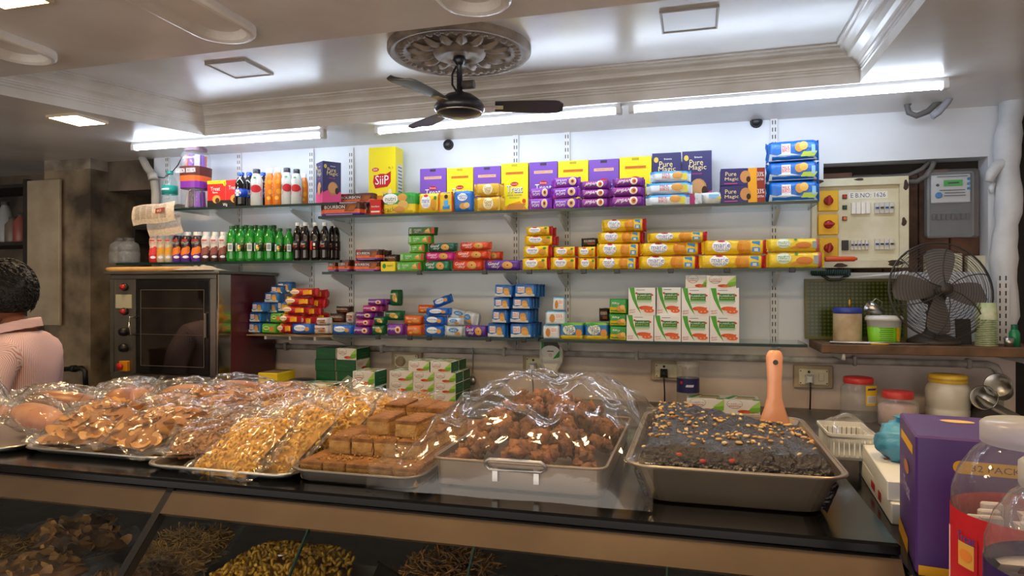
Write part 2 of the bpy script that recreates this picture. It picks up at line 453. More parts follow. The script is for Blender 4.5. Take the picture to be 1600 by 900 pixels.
# --- round black wall lamps holes / vents under the soffit
for (u, v, lab) in ((700, 226, 'small round black fitting on wall under the middle tube light'), (1182, 190, 'small round black fitting on wall beside the right slotted upright')):
    p = at(u, v, WALL_Y - .01); t = thing('wall_fitting', lab, 'wall fitting', p)
    MB().lathe([(.024, -.012), (.024, .0), (.022, .012), (.013, .02), (0, .022)], axis='y', seg=16, caps=False).build('dome', mat('black_plastic', '#16161a', .4), t)
    MB().lathe([(.027, -.012), (.027, -.004), (.022, -.002)], axis='y', seg=16).build('ring', mat('dark_grey_plastic', '#2c2c32', .5), t)

# --- slotted shelf uprights
m_upr = mat('white_powder_coat', '#d8d9da', .4, var=.06)
m_slot = mat('slot_shadow', '#3a3a3c', .7)
def upright(u, vt, vb, label):
    a = at(u, vt, WALL_Y - .006); b = at(u, vb, WALL_Y - .006)
    t = thing('shelf_upright', label, 'shelf upright', (a.x, WALL_Y, b.z), group='slotted shelf uprights')
    H = a.z - b.z
    MB().box(-.014, .014, -.013, 0, 0, H).build('channel', m_upr, t)
    sl = MB(); z = .02
    while z < H - .02:
        for s in (-1, 1): sl.box(s * .006 - .002, s * .006 + .002, -.0135, -.0128, z, z + .018)
        z += .032
    sl.build('slots', m_slot, t)
    return a.x
UPX = [upright(262, 243, 310, 'short slotted wall upright behind the water bottle'),
       upright(374, 240, 470, 'slotted wall upright behind the blue-capped cola bottles'),
       upright(487, 233, 530, 'slotted wall upright behind the egg biscuit carton'),
       upright(549, 231, 545, 'slotted wall upright beside the tall yellow carton'),
       upright(806, 211, 545, 'slotted wall upright left of the two close together mid wall'),
       upright(886, 207, 545, 'slotted wall upright right of the two close together mid wall'),
       upright(1209, 183, 550, 'slotted wall upright behind the blue milk biscuit packs')]

# --- glass shelves
m_glass = film('shelf_glass', (.86, .95, .91), .03, 0, milky=.03)
m_edge = mat('glass_edge', '#0d2b28', .3)
m_clip = mat('shelf_clip', '#1b1b1d', .4)
m_brk = mat('bracket_white', '#d7d8da', .4)
SH1, SH2, SH3, SHL1, SHL2 = .360, .088, -.218, .425, .145
YF = 2.92
def shelf(name, x0, x1, z, label, brackets, clips=(), mats=None, th=.012, yf=YF):
    t = thing(name, label, 'shelf', (x0, yf, E(z)))
    W, D = x1 - x0, WALL_Y - .02 - yf
    mb = MB()
    mb.add([(0, .002, 0), (W, .002, 0), (W, D, 0), (0, D, 0), (0, .002, -th), (W, .002, -th), (W, D, -th), (0, D, -th)], [(0, 1, 2, 3), (7, 6, 5, 4)])
    mb.build('glass_sheet', mats or m_glass, t)
    e = MB(); e.box(0, W, 0, .0025, -th, 0); e.box(0, .002, .0025, D, -th, 0); e.box(W - .002, W, .0025, D, -th, 0)
    e.build('glass_edge', m_edge, t)
    for bx in brackets:
        b = MB()
        b.prism([(D, -th - .001), (.09, -th - .001), (.075, -th - .008), (.10, -th - .02), (D, -th - .065)], bx - x0 - .006, bx - x0 + .006, plane='yz')
        b.build('bracket', m_brk, t)
    for u in clips:
        c = at(u, 450, yf).x - x0
        MB().box(c - .012, c + .012, -.004, .014, -th - .005, .003, b=.002).build('clip', m_clip, t)
def XA(u, Y=YF): return at(u, 450, Y).x
shelf('glass_shelf', XA(497), XA(1279), SH1, 'long upper glass shelf holding the yellow and purple cartons', [UPX[3], UPX[4], UPX[5], UPX[6]])
shelf('glass_shelf', XA(503), XA(1290), SH2, 'long middle glass shelf holding yellow biscuit rolls', [UPX[3], UPX[4], UPX[5], UPX[6]], (655, 757, 827, 875, 912, 964, 1048, 1136, 1238))
shelf('glass_shelf', XA(520), XA(841), SH3, 'lower glass shelf with small snack packs, left half', [UPX[3], UPX[4]], (590, 640, 670, 763, 818))
shelf('glass_shelf', XA(843), XA(1262), SH3 - .002, 'lower glass shelf with the white sweet boxes, right half', [UPX[5], UPX[6]])
shelf('glass_shelf', XA(272), XA(527), SHL1, 'short upper glass shelf at left with blue-capped bottles', [UPX[1], UPX[2]])
shelf('glass_shelf', XA(181), XA(531), SHL2, 'short glass shelf at left with green soda bottles', [UPX[1], UPX[2]])
t = thing('cardboard_shelf', 'cardboard covered shelf end beside the maroon oven side', 'shelf', (XA(385), YF, E(SH3)))
W = XA(519) - XA(385)
MB().grid(lambda a, b: (a * W, -.004 + b * .26 + .004 * math.sin(a * 23), -.005 + .0025 * math.sin(a * 17)), 24, 2).box(0, W, 0, .26, -.012, -.006).build('cardboard', mat('cardboard', '#a98a66', .8, var=.2, vscale=20.), t)
for x in (.09, .23, .37): MB().prism([(.26, -.013), (.02, -.013), (.02, -.03), (.26, -.05)], x, x + .012, plane='yz').build('bracket', m_brk, t)

# --- conduit and socket boxes on the lower wall
m_pipe = mat('painted_conduit', '#c9c5c0', .55, col2='#8f8780', vscale=12., bump=.2, detail=7.)
cz = E(-.305)
t = thing('wall_conduit', 'painted conduit pipe running along the wall below the shelves', 'pipe')
xr = XA(1545, WALL_Y - .03)
pts = [(XA(425, 3.18), WALL_Y - .016, cz), (xr, WALL_Y - .016, cz - .002), (xr + .03, WALL_Y - .016, cz - .012), (xr + .042, WALL_Y - .016, cz - .04), (xr + .042, WALL_Y - .016, cz - .32)]
MB().tube(pts, .0155, 10).build('pipe', m_pipe, t)
for u in (447, 597, 788, 995, 1335, 1513):
    x = XA(u, 3.18); MB().box(x - .008, x + .008, WALL_Y - .036, WALL_Y, cz - .021, cz + .021, b=.003).build('clamp', m_pipe, t)
m_sock = mat('socket_board', '#b3a083', .6, var=.25, vscale=14.)
m_sockp = mat('socket_plate', '#d8cfb4', .45, var=.1)
m_blk = mat('black_rubber', '#121214', .5)
def socket(u0, u1, v0, v1, label, plug=None, knob=False):
    a = at(u0, v0, WALL_Y - .02); b = at(u1, v1, WALL_Y - .02)
    W, H = b.x - a.x, a.z - b.z
    t = thing('wall_socket', label, 'wall socket', (a.x, WALL_Y, b.z))
    MB().box(0, W, -.022, 0, 0, H, b=.004).build('back_box', m_sock, t)
    MB().box(W * .12, W * .88, -.03, -.02, H * .16, H * .84, b=.003).build('plate', m_sockp, t)
    for cx, cz_ in ((.17, .24), (.83, .24), (.17, .76), (.83, .76)):
        MB().lathe([(.003, 0), (.003, .0315)], (W * cx, 0, H * cz_), 8, axis='y').build('screw', m_slot, t)
    if knob:
        MB().lathe([(.026, .03), (.024, .04), (.016, .044), (0, .045)], (W * .33, 0, H * .5), 16, axis='y', caps=False).build('regulator_knob', m_sock, t)
        MB().box(W * .62, W * .76, -.034, -.03, H * .35, H * .65, b=.002).build('switch', m_sockp, t)
        return t
    MB().lathe([(.006, .0305), (.006, .0312)], (W * .38, 0, H * .72), 10, axis='y').build('pin_hole', m_blk, t)
    for s in (-1, 1): MB().lathe([(.004, .0305), (.004, .0312)], (W * .38 + s * .012, 0, H * .5), 8, axis='y').build('pin_hole', m_blk, t)
    MB().box(W * .62, W * .76, -.036, -.03, H * .33, H * .68, b=.002).build('switch', m_sockp, t)
    if plug:
        col, drop = plug
        pm = m_blk if col == 'b' else m_whiteplastic
        MB().loft([[(W * .38 + sx * r, y, H * .42 + sz * r) for sx, sz in ((-1, -1.2), (1, -1.2), (.9, 1), (-.9, 1))] for r, y in ((.017, -.031), (.018, -.045), (.012, -.062), (.006, -.066))]).build('plug', pm, t)
        MB().tube([(W * .38, -.06, H * .38), (W * .39, -.062, H * .1), (W * .40, -.045, -.05), (W * .39, -.03, -drop)], .0035, 6).build('cable', m_blk, t)
    return t
socket(612, 659, 548, 581, 'brown fan regulator board on the wall behind the white boxes', knob=True)
socket(817, 862, 553, 586, 'wall socket with a small plug beside the hanging white dispenser', ('w', .12))
socket(1017, 1072, 563, 596, 'wall socket with a black plug and hanging black cable', ('b', .2))
socket(1240, 1302, 570, 608, 'wall socket with a white plug, behind the peach spatula', ('w', .2))
# ================================================================== goods: packs, cartons, bottles
def pack_mesh(name, L, D, H, n, m, fin=.07, seed=0, crump=0.):
    rnd = random.Random(seed + hash(name) % 1 + len(name) * 7); N = 16
    st = [(-.5, .04, .98), (-.5 + fin * .5, .05, .92), (-.5 + fin * .72, .35, .84), (-.5 + fin, .78, .95), (-.5 + fin + .05, .98, 1.), (-.3, .985, .995), (-.15, 1, 1)]
    st += [(0, 1, 1)] + [(-a, b, c) for a, b, c in reversed(st)]
    rings = []
    for s, kd, kh in st:
        ring = []; end = abs(s) > .5 - fin * .8
        for i in range(N):
            a = 2 * math.pi * i / N; ca, sa = math.cos(a), math.sin(a)
            y = math.copysign(abs(ca) ** (2 / n), ca); z = math.copysign(abs(sa) ** (2 / n), sa)
            j = 1 - (crump or (.05 if n < 5 else .02)) * rnd.random() * (1 if not end else 0)
            jx = (.5 - (i % 2)) * .016 * L + (rnd.random() - .5) * .014 * L if abs(s) > .49 else 0
            jy = (rnd.random() - .5) * .16 * D if end else 0
            ring.append((s * L + jx, D / 2 + D / 2 * y * kd * j + jy, H / 2 + H / 2 * z * kh * (j if z > 0 else 1)))
        rings.append(ring)
    return MB().loft(rings, smooth=n < 5).mesh(name, m)
PR = {}
def product(key, name, cat, look, L, D, H, m, prints=(), n=4.2, kind='pack', side=(), top=(), fin=.07, pname='printed_front', crump=0.):
    PR[key] = dict(name=name, cat=cat, look=look, L=L, D=D, H=H)
    if kind == 'pack':
        me = pack_mesh(name, L, D, H, n, m, fin, crump=crump)
        def proj(x, z, l):
            k = max(0., 1 - min(1, abs(2 * z / H - 1)) ** n) ** (1 / n)
            return (x, D / 2 - D / 2 * k - l - (.0016 if n < 3 else .0004), z)
    else:
        me = MB().box(-L / 2, L / 2, 0, D, 0, H, b=.0012).mesh(name, m)
        def proj(x, z, l): return (x, -l, z)
    ch = []
    if prints: ch.append((pname, print_mesh(pname, prints, L, H, proj)))
    if side: ch.append(('printed_side', print_mesh('printed_side', side, D, H, lambda x, z, l: (L / 2 + l, x + D / 2, z))))
    if top: ch.append(('printed_top', print_mesh('printed_top', top, L, D, lambda x, z, l: (x, z, H + l))))
    PR[key]['mesh'] = me; PR[key]['ch'] = ch
def inst(key, loc, scale=(1, 1, 1), rot=(0, 0, 0), label='', group=None):
    p = PR[key]
    o = put(p['name'], p['mesh'], None, loc, rot, scale)
    tag(o, label, p['cat'], group)
    for cn, me in p['ch']: put(cn, me, o)
    return o
def place(key, u0, u1, v0, v1, zb, label, group=None, Y=None, jit=0., dscale=1., rz=0., tilt=0.):
    """front face u0..u1, v0..v1 of the photograph at depth Y; stands at zb. Returns its top."""
    p = PR[key]; Y = Y or YF + .015
    a = at(u0, v0, Y); b = at(u1, v1, Y); h = a.z - b.z
    if zb is None: zb = b.z
    sx, sz = (b.x - a.x) / p['L'], h / p['H']
    inst(key, ((a.x + b.x) / 2, Y, zb), (sx, dscale, sz), (0, tilt, rz), label, group)
    return zb + h
ORD = {1: [''], 2: ['lower one', 'upper one'], 3: ['bottom one', 'middle one', 'top one'], 4: ['bottom one', 'second from bottom', 'third from bottom', 'top one'],
       5: ['bottom one', 'second from bottom', 'middle one', 'second from top', 'top one'], 6: ['bottom one', 'second from bottom', 'third from bottom', 'third from top', 'second from top', 'top one']}
def stack(items, zb, where, group, Y=None, rows=0):
    """items bottom to top: (product, u0, u1, v0, v1)"""
    z = zb; n = len(items)
    for i, (k, u0, u1, v0, v1) in enumerate(items):
        y = Y or YF + .015
        o = ORD[n][i]
        lab = PR[k]['look'] + (', ' + o + ' in the ' + where if o else ', ' + where)
        wob = 6 if PR[k]['L'] < .145 and PR[k]['cat'] == 'biscuit pack' else 2.5
        z2 = place(k, u0, u1, v0, v1, z, lab, group, y + random.uniform(0, .008), rz=R(random.uniform(-wob, wob)), tilt=R(random.uniform(-1, 1) * wob * .3))
        p = PR[k]; a = at(u0, v0, y); b = at(u1, v1, y)
        for r in range(rows):
            yy = y + (r + 1) * (p['D'] * 1.03)
            inst(k, ((a.x + b.x) / 2 + random.uniform(-.004, .004), yy, z), ((b.x - a.x) / p['L'], 1, (z2 - z) / p['H']), (0, 0, R(random.uniform(-3, 3))),
                 PR[k]['look'].split(' with ')[0] + ', ' + (o + ' ' if o else '') + ('behind' if r == 0 else 'rearmost behind') + ' the ' + where, 'packs behind the ' + where)
        z = z2

W_, K_ = '#f4f4f2', '#18181c'
# ---- cartons
def carton(key, look, L, D, H, col, prints, rough=.4, **k):
    product(key, 'biscuit_carton', 'carton', look, L, D, H, mat('card_' + col.strip('#'), col, rough, spec=.4), prints, kind='box', **k)
def treat(key, col, look, pill, sub):
    carton(key, look, .135, .09, .225, col,
           [('r', 0, .80, .66, .055, pill), ('t', '12 PACKS INSIDE 10 g EACH', 0, .80, .58, .025, K_ if pill != '#e8762c' else W_),
            ('r', 0, .955, .22, .05, '#3d3348' if col != '#f2e11c' else '#b9a80e'), ('e', 0, .585, .30, .085, '#c8202a'), ('t', 'Britannia', 0, .585, .22, .03, W_),
            ('t', 'Treat', 0.015, .475, .60, .15, '#1d4f9c'), ('t', 'Treat', 0, .49, .58, .14, W_), ('t', sub, 0, .36, .56, .03, '#5a3a7c' if col == '#f2e11c' else '#cdb7ea'),
            ('t', 'BOURBON', 0, .31, .36, .024, '#5a3a7c' if col == '#f2e11c' else '#cdb7ea'),
            ('p', [(-.5, 0), (.5, 0), (.5, .06), (.2, .24), (-.12, .2), (-.5, .1)], '#e3941f'), ('r', .05, .13, .62, .12, '#c98136', .2), ('e', .36, .24, .14, .09, '#d8481f')])
treat('treat_p', '#7a4fb4', 'purple wafer carton', '#e8b48c', 'CREME WAFERS'); treat('treat_y', '#f2e11c', 'yellow wafer carton', '#d87a24', 'CREME WAFERS')
carton('siip', 'tall yellow carton with a red brand badge', .135, .10, .27, '#f0dd1e',
       [('e', 0, .52, .66, .2, '#c21f2c'), ('p', [(-.33, .5), (-.30, .6), (.1, .60), (.33, .65), (.33, .50), (.2, .43), (-.25, .41)], '#c21f2c'), ('t', 'SiiP', 0, .53, .5, .13, W_),
        ('e', -.24, .68, .26, .06, '#d8362f'), ('t', 'new', -.24, .68, .16, .03, W_), ('t', 'Rs. 5', .33, .70, .16, .03, '#a0291c'), ('r', -.02, .27, .56, .075, '#d9832e', -.02), ('r', .18, .33, .3, .05, '#efc07a', -.3),
        ('e', .3, .36, .14, .08, '#f4e4c0'), ('e', .15, .14, .3, .09, '#cf7a28'), ('t', '20 g', -.42, .04, .07, .03, K_)],
       side=[('r', 0.06, .5, .62, .52, '#d9dcd8')] + [('r', .06, .72 - i * .05, .5, .018, '#6b6f70') for i in range(10)])
def magic(key, look, L, D, H):
    pr = [('p', [(-.5, 0), (.5, 0), (.5, .3), (.2, .22), (-.1, .34), (-.5, .24)], '#e0508c'), ('t', 'Pure', -.02, .80, .46, .10, '#e8d59a'), ('t', 'Magic', .02, .70, .6, .11, '#e8d59a'),
          ('e', -.36, .88, .16, .1, '#d8b84a'), ('t', 'Britannia', .05, .89, .26, .03, W_), ('t', 'CHOCO LUSH', 0, .60, .34, .025, '#e0508c'), ('e', .05, .35, .56, .33, '#b78152'), ('e', .03, .37, .46, .26, '#c99663'), ('e', .26, .3, .2, .16, '#3a1f18')]
    carton(key, look, L, D, H, '#2b2860', pr, side=pr)
magic('magic_v', 'navy biscuit carton with a gold script name', .14, .09, .235)
magic('magic_d', 'navy biscuit carton', .10, .10, .21)
carton('magic_h', 'flat navy and orange biscuit carton', .20, .085, .07, '#2b2860',
       [('r', .31, .5, .38, 1., '#e3a02a'), ('r', .41, .5, .18, 1., '#8c2f22'), ('t', 'Pure', -.27, .68, .25, .24, '#e8d59a'), ('t', 'Magic', -.25, .36, .31, .24, '#e8d59a'), ('e', .06, .5, .24, .72, '#c08850'), ('e', .13, .35, .1, .35, '#3a1f18'),
        ('t', '33%', .40, .62, .15, .26, W_), ('t', 'EXTRA', .40, .33, .14, .12, W_), ('r', -.27, .12, .3, .05, '#c24d8e')])
carton('treat_r', 'red and black biscuit carton with a yellow top band', .16, .09, .125, '#d81f22',
       [('r', 0, .14, 1., .28, '#1d1a1e'), ('r', -.2, .94, .6, .12, '#f2d21e'), ('t', '2 PACKS OF 10 g EACH', -.26, .94, .36, .07, '#a01818'), ('e', .06, .88, .1, .18, '#f2d21e'), ('t', '5', .06, .88, .05, .12, '#a01818'),
        ('t', 'Treat', -.24, .70, .3, .14, W_), ('t', 'Burst', -.24, .57, .16, .07, W_), ('e', -.2, .32, .26, .3, '#d9a04a'), ('e', -.17, .27, .14, .2, '#4a2416'), ('t', 'Treat', .32, .72, .26, .14, W_), ('e', .38, .32, .26, .3, '#d9a04a'), ('e', .4, .27, .14, .2, '#4a2416'),
        ('r', .1, .62, .006, .7, '#f08a80'), ('t', 'Wg', .08, .1, .14, .14, W_)])
carton('redbox', 'small plain red packet', .055, .06, .075, '#cc2420', [('t', 'bourbon', 0, .55, .7, .12, W_), ('r', 0, .2, .8, .1, '#f0e0d0')])
carton('yellowbox', 'small yellow packet', .07, .05, .045, '#ecd51c', [('e', -.25, .55, .25, .5, '#2f8f3c'), ('t', 'nutri', .15, .6, .4, .25, '#356b2a')])
TAM, TAM2 = '\u0b95\u0b9f\u0bb2\u0bc8\u0bae\u0bbf\u0b9f\u0bcd\u0b9f\u0bbe\u0baf\u0bcd', '\u0ba8\u0bbf\u0bb2\u0b95\u0bcd\u0b95\u0b9f\u0bb2\u0bc8'
sweet_side = [('r', 0, .5, .8, .7, '#f0f0ec'), ('p', [(-.5, 1), (-.3, 1), (0, .4), (-.5, .6)], '#3f9a3a')]
def arc(): return [(-.47, 1.0), (-.28, 1.0), (-.25, .72), (-.17, .42), (-.02, .03), (-.2, .28), (-.36, .60)]
product('sweetbox', 'sweet_box', 'sweet box', 'white sweet box with green arc and orange sweets', .14, .11, .14, mat('card_white', '#eceae6', .4),
        [('p', arc(), '#4fa636'), ('r', .09, .68, .54, .24, '#2f7d3a', .02), ('t', TAM, .09, .735, .50, .085, W_), ('t', TAM2, .09, .63, .46, .075, '#e8e05a'), ('r', .09, .53, .56, .05, '#8cc08a', .02), ('r', .09, .47, .5, .04, '#b9d8b4', .02),
         ('e', -.2, .80, .09, .07, '#c83a2c'), ('e', .38, .74, .09, .07, '#c83a2c'), ('r', -.05, .92, .32, .018, '#4a5a9a'), ('e', .13, .27, .5, .15, '#d9532a'), ('r', .2, .26, .38, .11, '#e0632e', .1), ('e', .27, .17, .38, .16, '#e46a38'),
         ('e', .2, .16, .05, .04, '#f2c8a0'), ('e', .33, .17, .05, .04, '#f2c8a0'), ('t', 'Vikram', -.36, .19, .22, .07, '#b8232c', .1, .5), ('t', 'Sweet', -.35, .11, .2, .065, '#b8232c', .1, .5)], kind='box', side=[('p', [(-.5, 0), (-.3, 0), (-.42, 1), (-.5, 1)], '#cfd6d4')])
sm = [('p', [(.06, .1), (.5, .95), (.5, .25), (.3, .12)], '#7ab83c'), ('p', [(.2, .45), (.5, 1), (.5, .55)], '#a8d468'), ('e', -.2, .72, .44, .62, '#3c4a44'), ('e', -.2, .73, .42, .58, '#efece6'), ('t', TAM, -.2, .74, .36, .14, '#3a3f9a'), ('r', -.2, .58, .32, .05, '#c24848'),
      ('e', .06, .22, .36, .24, '#c24a28'), ('e', .14, .18, .2, .16, '#d8683c'), ('t', 'Vikram Sweet', .36, .2, .2, .14, '#a8282c')]
sm_top = [('p', [(-.5, .2), (-.2, .95), (-.05, .95), (-.36, .1)], '#3f9a3a'), ('r', .15, .68, .5, .22, '#3d8a44'), ('r', .12, .36, .56, .2, '#e08a3c'), ('r', .4, .1, .2, .2, '#3f9a3a')]
product('sweetbar', 'sweet_box', 'sweet box', 'small white and green sweet box', .15, .10, .075, mat('card_white2', '#e9e6df', .4), sm, kind='box', side=[('r', 0, .5, .97, .95, '#155a34'), ('r', .1, .5, .5, .02, '#6fae7c'), ('r', .1, .3, .5, .02, '#6fae7c')], top=sm_top)
product('sweetgreen', 'sweet_box', 'sweet box', 'dark green end of a sweet box', .13, .15, .062, mat('card_green', '#14532f', .35), [('p', [(-.49, .5), (-.2, .62), (.2, .44), (.49, .6), (.49, .52), (0, .38)], '#1d6a3e')], kind='box', side=[('r', 0, .5, .96, .94, '#ece9e2')] + sm)
# ---- flow-wrapped packs
def pk(key, look, L, D, H, base, prints, xb=(), zb=(), n=4.2, fin=.08, name='biscuit_pack'):
    product(key, name, 'biscuit pack', look, L, D, H, wrap_mat('foil_' + key, base, xb, zb), prints, n=n, fin=fin, crump={'chips': .2, 'white_s': .13, 'brown_s': .15, 'cream_s': .13, 'milk_flat': .15, 'blue_s': .09, 'milk_s': .06}.get(key, 0))
BI, BI2 = '#d59a4a', '#b87a30'
pk('bourbon', 'brown chocolate biscuit pack', .2, .07, .06, '#4a251c', [('t', 'BOURBON', -.12, .62, .46, .22, W_), ('e', -.28, .84, .16, .14, '#c8202a'), ('r', .24, .55, .2, .5, '#8a4a26', .5), ('r', .27, .5, .14, .34, '#a35f34', .5), ('r', -.02, .09, .6, .06, '#c9a8e0')], zb=((0, .2, '#5c2c8c'), (.2, .46, '#e0642a')), n=6)
pk('nutri_g', 'green and yellow cracker pack', .18, .07, .095, '#e8c81e', [('e', -.22, .7, .42, .5, W_), ('t', 'nutri', -.22, .70, .28, .2, '#2f7d3a'), ('t', 'choice', -.22, .54, .24, .08, '#2f7d3a'), ('t', 'cracker', -.2, .22, .5, .2, '#7a6a14'), ('e', .1, .75, .26, .36, BI), ('e', .12, .42, .28, .4, '#e2b768'), ('e', .02, .2, .3, .3, BI)], zb=((.45, 1., '#2f9a3c'),), n=5)
pk('marie_s', 'yellow white-patched biscuit pack', .12, .06, .06, '#efc71a', [('e', -.12, .55, .44, .66, W_), ('t', 'marie', -.12, .6, .32, .22, '#2a5aa8'), ('t', 'GOLD', -.12, .38, .24, .14, '#7a9ad0'), ('e', -.12, .84, .2, .13, '#c8202a'), ('e', .22, .4, .26, .6, '#d99a2c'), ('e', .30, .72, .12, .2, '#3a8a3a')], xb=((.9, 1., '#c8202a'),), n=3)
pk('marie_b', 'yellow, red and blue biscuit pack', .08, .06, .1, '#e8c020', [('r', .05, .55, .5, .8, '#2f86cc'), ('e', .05, .75, .26, .2, '#3a2a22'), ('r', .05, .42, .3, .3, '#5ab0e8'), ('r', .43, .5, .14, .96, '#c8242c'), ('r', -.4, .5, .2, .94, '#e07a1c')], n=5)
pk('goodday_b', 'blue cookie pack with silver foil ends', .1, .06, .1, '#1f6ec4', [('e', 0, .68, .5, .36, W_), ('t', 'Good', 0, .76, .42, .16, '#1c4a94'), ('t', 'day', .02, .62, .34, .16, '#1c4a94'), ('e', .06, .26, .4, .3, BI), ('e', .22, .3, .3, .26, '#e8c078')], n=4)
pk('gold', 'shiny gold cookie roll', .17, .06, .06, '#d8a724', [('e', .02, .5, .34, .8, '#f2e6b8'), ('t', 'Good', .02, .62, .24, .26, '#7a5a14'), ('t', 'day', .03, .4, .2, .24, '#7a5a14'), ('r', .32, .5, .1, .9, '#e8c65a'), ('r', -.3, .5, .1, .9, '#e8c65a')], n=3, fin=.14)
pk('pops', 'violet jam biscuit pack', .13, .05, .048, '#8a2fb8', [('r', -.12, .5, .5, .86, '#c648c0', .1), ('t', 'JIMJAM', -.14, .6, .36, .24, W_), ('t', 'POPS', -.12, .34, .3, .24, W_), ('e', .25, .5, .26, .78, '#ead9b8'), ('e', .25, .5, .2, .6, '#d9b884'), ('e', .25, .5, .1, .32, '#8a2a2c')], n=3.4, fin=.12)
pk('jimjam', 'purple jam biscuit roll', .15, .045, .04, '#7a2a8c', [('r', 0, .68, .7, .4, '#a83a98'), ('r', -.36, .5, .02, .9, '#e8d8ee'), ('t', 'JIMJAM', -.1, .55, .42, .42, W_, .15, .12), ('e', .2, .55, .24, .8, '#efe4d0'), ('e', .21, .54, .14, .5, '#c87a3c'), ('e', .22, .53, .06, .22, '#a02c2c')], n=2.6)
pk('milk_w', 'white and blue milk biscuit pack', .2, .06, .05, '#dfe9ef', [('r', -.22, .5, .3, .84, '#2a86cc'), ('t', 'MILK', -.1, .66, .2, .24, '#c8202a'), ('t', 'BIKIS', -.1, .38, .2, .24, '#c8202a'), ('e', .18, .55, .26, .66, BI), ('r', .34, .42, .14, .6, '#e0d24a')], zb=((.72, 1., '#4aa3dc'),), n=3)
pk('milk_flat', 'crumpled white foil pack', .17, .06, .045, '#d9dde0', [('r', .05, .6, .3, .3, '#7fb4d8'), ('e', .2, .45, .12, .3, '#d8c24a')], n=2.4, fin=.16)
pk('milk_big', 'large blue milk biscuit pack', .24, .09, .085, '#1769c2', [('p', [(-.46, .04), (-.44, .36), (-.3, .28), (-.14, .4), (.1, .26), (.4, .2), (.46, .04)], '#d4e8f4'), ('r', -.13, .56, .17, .5, W_), ('t', 'MILK', -.13, .66, .14, .17, '#c8202a'), ('t', 'BIKIS', -.13, .5, .15, .17, '#c8202a'), ('e', .12, .62, .17, .46, BI), ('e', .2, .68, .16, .42, '#e8b45c'), ('r', .3, .28, .26, .22, '#b9cf4a', .2), ('r', .38, .5, .07, .4, '#8fc0e8')], n=3.6, fin=.06)
pk('marie_g', 'long yellow biscuit roll', .26, .06, .058, '#efc71a', [('e', -.2, .55, .3, .84, W_), ('t', 'marie', -.19, .62, .25, .3, '#2a5aa8'), ('t', 'GOLD', -.19, .34, .2, .2, '#6a90cc'), ('e', -.2, .9, .12, .12, '#c8202a'), ('e', .1, .5, .12, .8, '#d98a22'), ('e', .17, .5, .12, .8, '#e09a34'), ('r', .33, .52, .12, .7, '#3a92d0'), ('r', .33, .3, .06, .2, W_)], xb=((.92, 1., '#c8202a'), (.56, .74, '#e0a020')), n=2.6, fin=.05)
pk('nutri_y', 'yellow oat biscuit roll with pink end', .23, .062, .07, '#efd02a', [('e', -.2, .6, .26, .7, '#dfe9d4'), ('t', 'nutri', -.2, .68, .2, .26, '#3a8a6a'), ('t', 'choice', -.2, .44, .18, .12, '#3a8a6a'), ('e', .16, .45, .3, .5, '#d9843c'), ('r', .1, .3, .3, .2, '#e8a05a', .3), ('r', .36, .5, .08, .5, '#9aa4a8'), ('e', .02, .88, .06, .16, '#3a8a3a')], xb=((.88, .96, '#d86a6a'),), n=2.6, fin=.05)
def fifty(key, look, base, c2):
    pk(key, look, .17, .06, .055, base, [('t', '50', -.36, .66, .09, .3, W_), ('t', '50', -.36, .34, .09, .3, W_), ('t', 'CLASSIC', -.1, .6, .26, .2, W_), ('t', 'SALT', -.14, .36, .14, .14, W_), ('p', [(.1, .3), (.34, .2), (.3, .75)], BI), ('p', [(.14, .5), (.3, .42), (.28, .82)], '#e8c078'), ('r', .42, .5, .1, .7, '#c03a2c'), ('r', 0, .06, .9, .06, c2)], n=5.5, fin=.05)
fifty('fifty', 'lime green salted biscuit pack', '#4aa82c', '#c8d84a'); fifty('fifty_d', 'dark green salted biscuit pack', '#2d5a26', '#5a6a2a')
def gday(key, look, base, n=3.2, hl='#f0e0b8'):
    pk(key, look, .18, .058, .056, base, [('t', 'Good', -.22, .66, .28, .3, W_, .1), ('t', 'day', -.16, .34, .22, .3, W_, .1), ('e', .14, .5, .26, .7, BI), ('e', .2, .46, .2, .6, '#dca95a'), ('e', .16, .5, .05, .14, '#7a3a1c'), ('r', -.3, .9, .16, .1, '#c8202a')], n=n, fin=.07)
gday('gd_green', 'bottle green cookie pack', '#14734a'); gday('gd_pink', 'bright pink cookie pack', '#d02a8c'); gday('gd_orange', 'orange-red cookie roll', '#d8471e', 2.7)
gday('gd_purple', 'purple chocolate cookie roll', '#5a2a8c', 2.7); gday('gd_dgreen', 'dark teal cookie roll', '#0f5a44', 2.6)
def small(key, look, base, prints, zb=(), L=.1, D=.065, H=.07, n=5., fin=.06, xb=()):
    pk(key, look, L, D, H, base, prints, xb=xb, zb=zb, n=n, fin=fin)
small('milk_s', 'small blue milk biscuit pack', '#2a78c8', [('p', [(-.42, .06), (-.42, .3), (-.2, .22), (.1, .34), (.42, .2), (.42, .06)], '#e6eef0'), ('r', -.16, .56, .3, .44, '#eaf0f2'), ('t', 'MILK', -.16, .64, .26, .15, '#c8302c'), ('t', 'BIKIS', -.16, .48, .26, .15, '#c8302c'), ('e', .18, .52, .3, .44, BI), ('e', .2, .34, .32, .34, '#e0b060')], zb=((.8, 1., '#16509c'),))
small('lime_s', 'small lime green biscuit pack', '#62b82a', [('e', -.12, .55, .4, .4, '#d8e88a'), ('r', .2, .45, .26, .5, '#e08a3c'), ('r', -.12, .56, .26, .1, '#2a6a1c')], H=.06)
